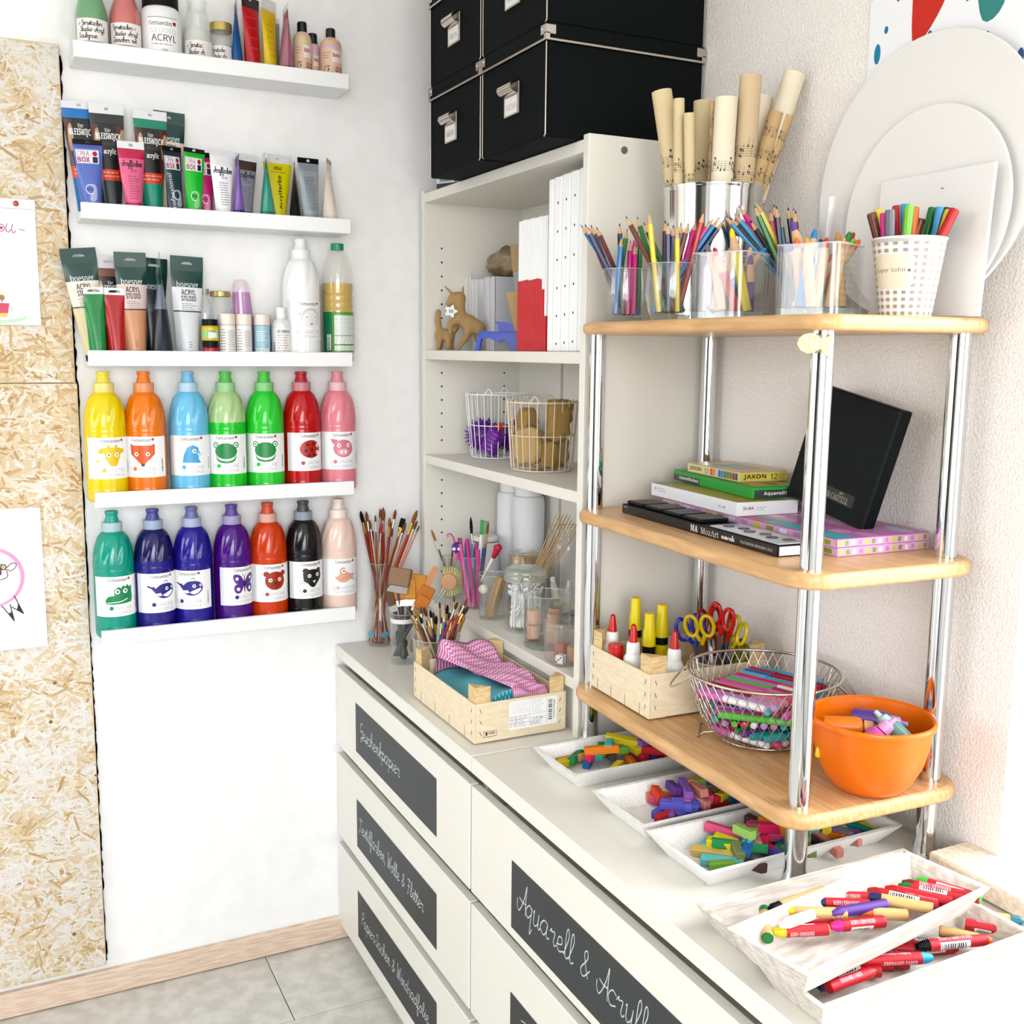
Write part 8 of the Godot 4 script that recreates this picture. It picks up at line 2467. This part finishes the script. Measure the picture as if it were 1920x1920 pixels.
		part(t, "foot", mb().tube([V(cos(a0 - 0.35) * 0.072, 0.012, sin(a0 - 0.35) * 0.072), V(cos(a0 - 0.3) * 0.09, 0.010, sin(a0 - 0.3) * 0.09), V(cos(a0 - 0.28) * 0.098, 0.0016, sin(a0 - 0.28) * 0.098), V(cos(a0 + 0.28) * 0.098, 0.0016, sin(a0 + 0.28) * 0.098), V(cos(a0 + 0.3) * 0.09, 0.010, sin(a0 + 0.3) * 0.09), V(cos(a0 + 0.35) * 0.072, 0.012, sin(a0 + 0.35) * 0.072)], 0.0014, 6).done(), wm)
	# pens laid in crossing layers
	var PC := ["c02040", "d83a6c", "1c4aa8", "18a0a8", "7a3a9c", "c81e28", "2a9a4c", "b48ac8", "e8e4e8", "4ab4dc", "d858b4", "8a2a3c", "60c850", "2c2a5c", "a0183c", "e07aa0"]
	var PW := ["crimson", "pink", "blue", "turquoise", "violet", "red", "green", "lilac", "clear", "light blue", "magenta", "wine red", "light green", "navy", "carmine", "rose"]
	var r := RandomNumberGenerator.new()
	r.seed = 5
	var body := mb().lathe(v2([0.0001, -0.065, 0.0045, -0.065, 0.0056, -0.063, 0.0058, 0.018]), 10).done()
	var cap := mb().lathe(v2([0.0064, 0.018, 0.0066, 0.02, 0.0062, 0.062, 0.005, 0.066, 0.0001, 0.067]), 10).done()
	for lay in 6:
		var yaw := [0.3, 1.5, 2.5, 0.8, 1.95, 0.35][lay] as float
		var hy := 0.0145 + lay * 0.0128
		var lim: float = rad.call(hy / 0.1) - 0.008
		for k in range(-6, 7):
			var o := k * 0.0142
			if absf(o) > lim - 0.012:
				continue
			var half := sqrt(lim * lim - o * o)
			if half < 0.036:
				continue
			var sc := minf(1.0, half / 0.069)
			var i := r.randi() % PC.size()
			var d := V(cos(yaw), 0, -sin(yaw))
			var p := bc + V(0, hy, 0) + V(-d.z, 0, d.x) * o
			var g := thing("glitter_pen", "%s glitter glue pen lying in the mesh basket" % PW[i], "pen", p, 0, "glitter pens in the mesh basket")
			g.basis = upright(d * (1 if r.randf() < 0.5 else -1)) * Basis.from_scale(V(1, sc, 1))
			part(g, "barrel", body, mat(PC[i], 0.2))
			part(g, "cap", cap, mat(Color(PC[(i + r.randi() % 3) % PC.size()]).lightened(0.15), 0.25))
	# orange bowl
	t = thing("orange_bowl", "orange plastic mixing bowl on the lower tier", "bowl", V(1.3865, fy, 0.1395))
	part(t, "bowl", mb().lathe(v2([0.0001, 0.0, 0.040, 0.0, 0.046, 0.003, 0.058, 0.016, 0.070, 0.04, 0.0765, 0.066, 0.0792, 0.09, 0.080, 0.094, 0.0842, 0.0955, 0.085, 0.0985, 0.0842, 0.102, 0.0815, 0.103, 0.0785, 0.1, 0.0772, 0.09, 0.0745, 0.067, 0.068, 0.042, 0.056, 0.019, 0.044, 0.006, 0.0001, 0.004]), 56).done(), mat("f27a16", 0.3))
	part(t, "paint_run", blob([[V(0, 0.058, 0), V(0.0, 0.048, 0), 0.003, 0.0045]], 0.002, 0.003), mat("f2c410", 0.3), V(cos(1.9) * 0.0735, 0, sin(1.9) * 0.0735))
	var L := [["f28a3a", "orange craft paint bottle lying in the orange bowl", V(1.362, 0.080, 0.158), V(0.6, 0.05, -0.75)], ["6a4aa8", "violet craft paint bottle lying in the orange bowl", V(1.368, 0.084, 0.112), V(0.85, 0.12, -0.3)], ["e86ac8", "pink craft paint bottle with a pointed cap in the orange bowl", V(1.408, 0.074, 0.160), V(0.25, 0.6, -0.5)], ["6a9a90", "sea green craft paint bottle standing askew in the orange bowl", V(1.418, 0.078, 0.118), V(-0.5, 0.45, 0.25)], ["e87a24", "second orange craft paint bottle deeper in the orange bowl", V(1.395, 0.040, 0.125), V(0.3, 0.1, 0.9)]]
	for a in L:
		t = thing("craft_paint_bottle", a[1], "paint bottle", V(a[2].x, fy + a[2].y, a[2].z), 0, "craft paint bottles in the bowl")
		t.basis = upright(a[3])
		part(t, "body", mb().lathe(v2([0.0001, -0.032, 0.0125, -0.032, 0.014, -0.029, 0.014, 0.012, 0.012, 0.018, 0.007, 0.021, 0.0065, 0.023]), 20).done(), mat(a[0], 0.3))
		part(t, "cap", mb().lathe(v2([0.0095, 0.0215, 0.0098, 0.023, 0.0085, 0.033, 0.004, 0.036, 0.003, 0.045, 0.0001, 0.046]), 16).done(), mat(Color(a[0]).lightened(0.45), 0.35))

# ------------------------------------------------------------------ trays of pastels and crayons on the second chest
func tray(lb: String, at: Vector3, w: float, l: float, inset: float, h: float, turn: float, m: Material, group: String, deep := 0.007) -> Node3D:
	var t := thing("wooden_tray", lb, "tray", at, turn, group)
	var q := func(sx: float, sz: float, f: float, inn: float) -> Vector3:
		var k := inset * (1.0 - f)
		return V(sx * (w / 2 - k - inn), h * f, sz * (l / 2 - k - inn))
	for side in [[-1, -1, 1, -1], [1, -1, 1, 1], [1, 1, -1, 1], [-1, 1, -1, -1]]:
		var b := mb()
		var o := V(side[0] + side[2], 0, side[1] + side[3])
		var P := []
		for e in [[0, 0.0, 0.0], [2, 0.0, 0.0], [2, 1.0, 0.0], [0, 1.0, 0.0], [0, 0.0, deep], [2, 0.0, deep], [2, 1.0, deep], [0, 1.0, deep]]:
			P.append(q.call(float(side[e[0]]), float(side[e[0] + 1]), e[1], e[2]))
		b.quad(P[0], P[1], P[2], P[3], o)
		b.quad(P[4], P[5], P[6], P[7], -o)
		b.quad(P[3], P[2], P[6], P[7], Vector3.UP)
		b.quad(P[0], P[1], P[5], P[4], Vector3.DOWN)
		b.quad(P[0], P[3], P[7], P[4], P[0] - P[1])
		b.quad(P[1], P[2], P[6], P[5], P[1] - P[0])
		part(t, "side_board", b.done(), m)
	part(t, "floor_board", boxm(V(0, 0.003, 0), V(w - inset * 2 - deep, 0.005, l - inset * 2 - deep)), m)
	return t

func g_trays() -> void:
	var white := noise_mat(Color("e6e5e1"), Color("f3f2f0"), V(3, 18, 18), 0.02, 0.6)
	var grey := noise_mat(Color("b9afa3"), Color("dcd6cd"), V(8, 26, 2), 0.014, 0.75, 0.0, 5)
	var y := DESK + 0.0003
	var TW := [[0.946, 0.218, "white wooden tray of thick pastels next to the bookcase"], [1.146, 0.220, "white wooden tray of square pastels in the middle"], [1.300, 0.222, "white wooden tray of long pastels beside the grey trays"]]
	for a in TW:
		tray(a[2], V(a[0], y, a[1]), 0.142, 0.345, 0.024, 0.032, 0.0, white, "white trays of pastels")
	var gw := "grey washed trays of crayons"
	tray("grey wooden tray at the bottom, mostly covered by the crayon tray", V(1.484, y, 0.280), 0.114, 0.345, 0.020, 0.034, 0.0, grey, gw)
	tray("grey wooden tray of crayons at the outer end of the chest", V(1.6015, y, 0.302), 0.112, 0.325, 0.020, 0.036, 0.02, grey, gw)
	tray("grey wooden tray of crayons resting across the two lower trays", V(1.5755, y + 0.0375, 0.327), 0.112, 0.328, 0.020, 0.036, 0.150, grey, gw)
	for k in [[V(1.6015, y + 0.02, 0.30), 0.06], [V(1.57, y + 0.06, 0.33), -0.02]]:
		pass
	# pastels: square sticks in loose heaps
	var cols := [["8a5ab8", "violet"], ["e0801c", "orange"], ["e0d01e", "yellow"], ["1c6ab0", "blue"], ["3c3c46", "charcoal"], ["c82a34", "red"], ["e05a84", "pink"], ["6ac4c0", "aqua"], ["2a8a4a", "green"], ["5a3a3c", "brown"], ["5a5ac0", "periwinkle"], ["d8285c", "carmine"], ["d0985c", "ochre"], ["7ab04a", "leaf green"], ["5a2a80", "purple"], ["2a9a8c", "teal"], ["d88a80", "salmon"], ["8a98a8", "blue grey"], ["7a8450", "olive"], ["e0c070", "sand"], ["d8441c", "vermilion"], ["2a84c8", "azure"], ["a88ad0", "lavender"], ["a8d070", "pale green"]]
	var sq := [boxm(Vector3.ZERO, V(0.013, 0.013, 0.058), 0.0012), boxm(Vector3.ZERO, V(0.013, 0.013, 0.034), 0.0012), boxm(Vector3.ZERO, V(0.013, 0.013, 0.076), 0.0012)]
	var r := RandomNumberGenerator.new()
	r.seed = 31
	for ti in 3:
		var n: int = [40, 62, 66][ti]
		var zr: Vector2 = [Vector2(0.075, 0.355), Vector2(0.09, 0.325), Vector2(0.075, 0.345)][ti]
		var place := ["tray next to the bookcase", "middle white tray", "white tray beside the grey trays"][ti] as String
		for k in n:
			var c: Array = cols[(r.randi() % 24) if ti != 1 else [0, 5, 6, 10, 11, 12, 13, 14, 15, 16, 18, 20, 21, 2, 10, 6][r.randi() % 16]]
			var lay := 0 if k < n * 0.5 else (1 if k < n * 0.85 else 2)
			var sx := 0.036 - lay * 0.009
			var zz := lerpf(zr.x, zr.y, (float(k * 7 % n) + r.randf()) / n)
			zz = lerpf(zz, (zr.x + zr.y) * 0.5, lay * 0.18)
			var m: int = [0, 1, 2][mini(2, r.randi() % 3)] if ti == 2 else r.randi() % 2
			var yaw := r.randf_range(-1.2, 1.2) + (PI / 2 if ti == 2 else 0.5)
			var bs := Basis(Vector3.UP, yaw) * Basis(Vector3.RIGHT, r.randf_range(-0.12, 0.12)) * Basis(Vector3.BACK, r.randf_range(-0.3, 0.3))
			solo("pastel_stick", "%s pastel stick in the %s" % [c[1], place], "pastel", sq[m], mat(c[0], 0.95), V(TW[ti][0] + r.randf_range(-sx, sx), y + 0.0155 + lay * 0.0118, zz), bs, "pastels in the " + place)
	# crayons: red paper wrapper with barcode, or tan wrapper
	var cv := Canvas.new(512)
	var rw := cv.cell(120, 360, Color("c8102c"))
	cv.text("EBERHARD FABER", 14, 30, 16, 200, Color("f0c8cc"), "Droid Sans", true, true)
	cv.rect(56, 60, 34, 190, Color("f0e8ea"))
	cv.barcode(60, 70, 24, 150, rng, true)
	cv.text("EBERHARD FABER", 98, 60, 14, 210, Color("f0c8cc"), "Droid Sans", true, true)
	var tw := cv.cell(120, 360, Color("dfba7e"))
	cv.text("STOCKMAR", 40, 90, 20, 170, Color("a87c3c"), "Droid Sans", false, true)
	cv.line(v2([42, 300, 60, 270, 60, 320, 42, 300]), 3, Color("a87c3c"))
	for e in [12, 344]:
		cv.rect(0, e, 120, 3, Color("b98a48"))
	var cm := canvas_mat(cv, 0.5)
	for set_ in [CRAYON_TOP, CRAYON_LOW]:
		for a in set_:
			var tip := V(a[2], a[3] + 0.0, a[4])
			var tail := V(a[5], a[6], a[7])
			var d := (tip - tail).normalized()
			var l := clampf(tip.distance_to(tail), 0.05, 0.088)
			var rr := 0.0068
			var kind: String = {"e": "red-wrapped", "s": "tan-wrapped", "p": "unwrapped"}[a[0]]
			var t := thing("wax_crayon", "%s wax crayon with a %s tip in the %s" % [kind, colour_word(a[1]), "upper grey tray" if set_ == CRAYON_TOP else "outer grey tray"], "crayon", tip - d * l, 0, "wax crayons in the grey trays")
			t.basis = upright(d, r.randf() * TAU)
			var col := mat(INK[a[1]], 0.45)
			if a[0] == "p":
				part(t, "stick", mb().lathe(v2([0.0001, 0, rr * 0.9, 0.0005, rr * 0.95, l - 0.012, rr * 0.5, l - 0.001, 0.0001, l]), 12).done(), col)
				continue
			var w := mb()
			var rows := [w.ring(rr, 0.001, 14), w.ring(rr, l - 0.015, 14)]
			var uvr: Rect2 = rw if a[0] == "e" else tw
			w.grid(rows, true, uvr)
			part(t, "wrapper", w.done(), cm)
			part(t, "tip", mb().lathe(v2([rr * 0.93, l - 0.0155, rr * 0.93, l - 0.009, rr * 0.5, l - 0.001, 0.0001, l]) if a[0] == "e" else v2([rr * 0.93, l - 0.0155, rr * 0.95, l - 0.004, rr * 0.6, l - 0.0004, 0.0001, l]), 14).done(), col)
			part(t, "blunt_end", mb().lathe(v2([0.0001, 0.0, rr * 0.9, 0.0, rr * 0.93, 0.0015]), 14).done(), col)

const CRAYON_TOP := [["s", "green", 1.5084, 0.8160, 0.4150, 1.5626, 0.8160, 0.4549], ["s", "black", 1.5236, 0.8220, 0.4192, 1.5163, 0.8220, 0.3316], ["s", "yellow", 1.5327, 0.8220, 0.4108, 1.5675, 0.8220, 0.3452], ["e", "black", 1.5337, 0.8140, 0.4233, 1.5603, 0.8140, 0.3537], ["p", "white", 1.5620, 0.8270, 0.4378, 1.5590, 0.8270, 0.3921], ["e", "yellow", 1.5536, 0.8160, 0.4412, 1.5764, 0.8160, 0.3803], ["e", "navy", 1.5258, 0.8180, 0.3587, 1.5586, 0.8180, 0.3003], ["e", "sky", 1.5152, 0.8140, 0.3267, 1.5420, 0.8140, 0.2815], ["p", "violet", 1.5625, 0.8240, 0.3642, 1.5735, 0.8240, 0.2904], ["s", "navy", 1.5517, 0.8240, 0.2972, 1.6059, 0.8240, 0.2492], ["s", "orange", 1.5661, 0.8180, 0.3246, 1.5950, 0.8180, 0.2782], ["e", "pink", 1.5754, 0.8180, 0.3776, 1.5936, 0.8180, 0.3131], ["e", "red", 1.5297, 0.8170, 0.2768, 1.5957, 0.8170, 0.2301], ["e", "red", 1.5396, 0.8200, 0.2587, 1.6001, 0.8200, 0.2127], ["e", "green", 1.5375, 0.8170, 0.2349, 1.5981, 0.8170, 0.1899], ["e", "brown", 1.5310, 0.8150, 0.2216, 1.5942, 0.8150, 0.1721], ["e", "lime", 1.5337, 0.8150, 0.2004, 1.6009, 0.8150, 0.1653], ["e", "lime", 1.5299, 0.8110, 0.3129, 1.5661, 0.8110, 0.2785]]
const CRAYON_LOW := [["s", "yellow", 1.5695, 0.7770, 0.3576, 1.5578, 0.7770, 0.4219], ["e", "red", 1.5670, 0.7720, 0.4088, 1.6147, 0.7720, 0.3286], ["e", "red", 1.6196, 0.7820, 0.3499, 1.6217, 0.7820, 0.4196], ["s", "navy", 1.6145, 0.7760, 0.4162, 1.5821, 0.7760, 0.4122], ["e", "dgreen", 1.5658, 0.7700, 0.3509, 1.6122, 0.7700, 0.2900], ["e", "sky", 1.6273, 0.7810, 0.2697, 1.5959, 0.7810, 0.3506], ["e", "black", 1.6014, 0.7800, 0.2679, 1.6255, 0.7800, 0.1833], ["e", "dgreen", 1.5664, 0.7730, 0.3064, 1.5975, 0.7730, 0.2665], ["e", "red", 1.5699, 0.7710, 0.2728, 1.6099, 0.7710, 0.2105], ["s", "orange", 1.6308, 0.7780, 0.1772, 1.5857, 0.7780, 0.2141], ["e", "white", 1.6239, 0.7770, 0.1387, 1.5854, 0.7770, 0.1721], ["s", "teal", 1.6174, 0.7810, 0.1097, 1.5912, 0.7810, 0.1413], ["e", "red", 1.5779, 0.7710, 0.1493, 1.6157, 0.7710, 0.1223], ["e", "red", 1.5908, 0.7680, 0.2713, 1.6064, 0.7680, 0.2126], ["e", "brown", 1.5804, 0.7680, 0.3495, 1.6041, 0.7680, 0.3056]]
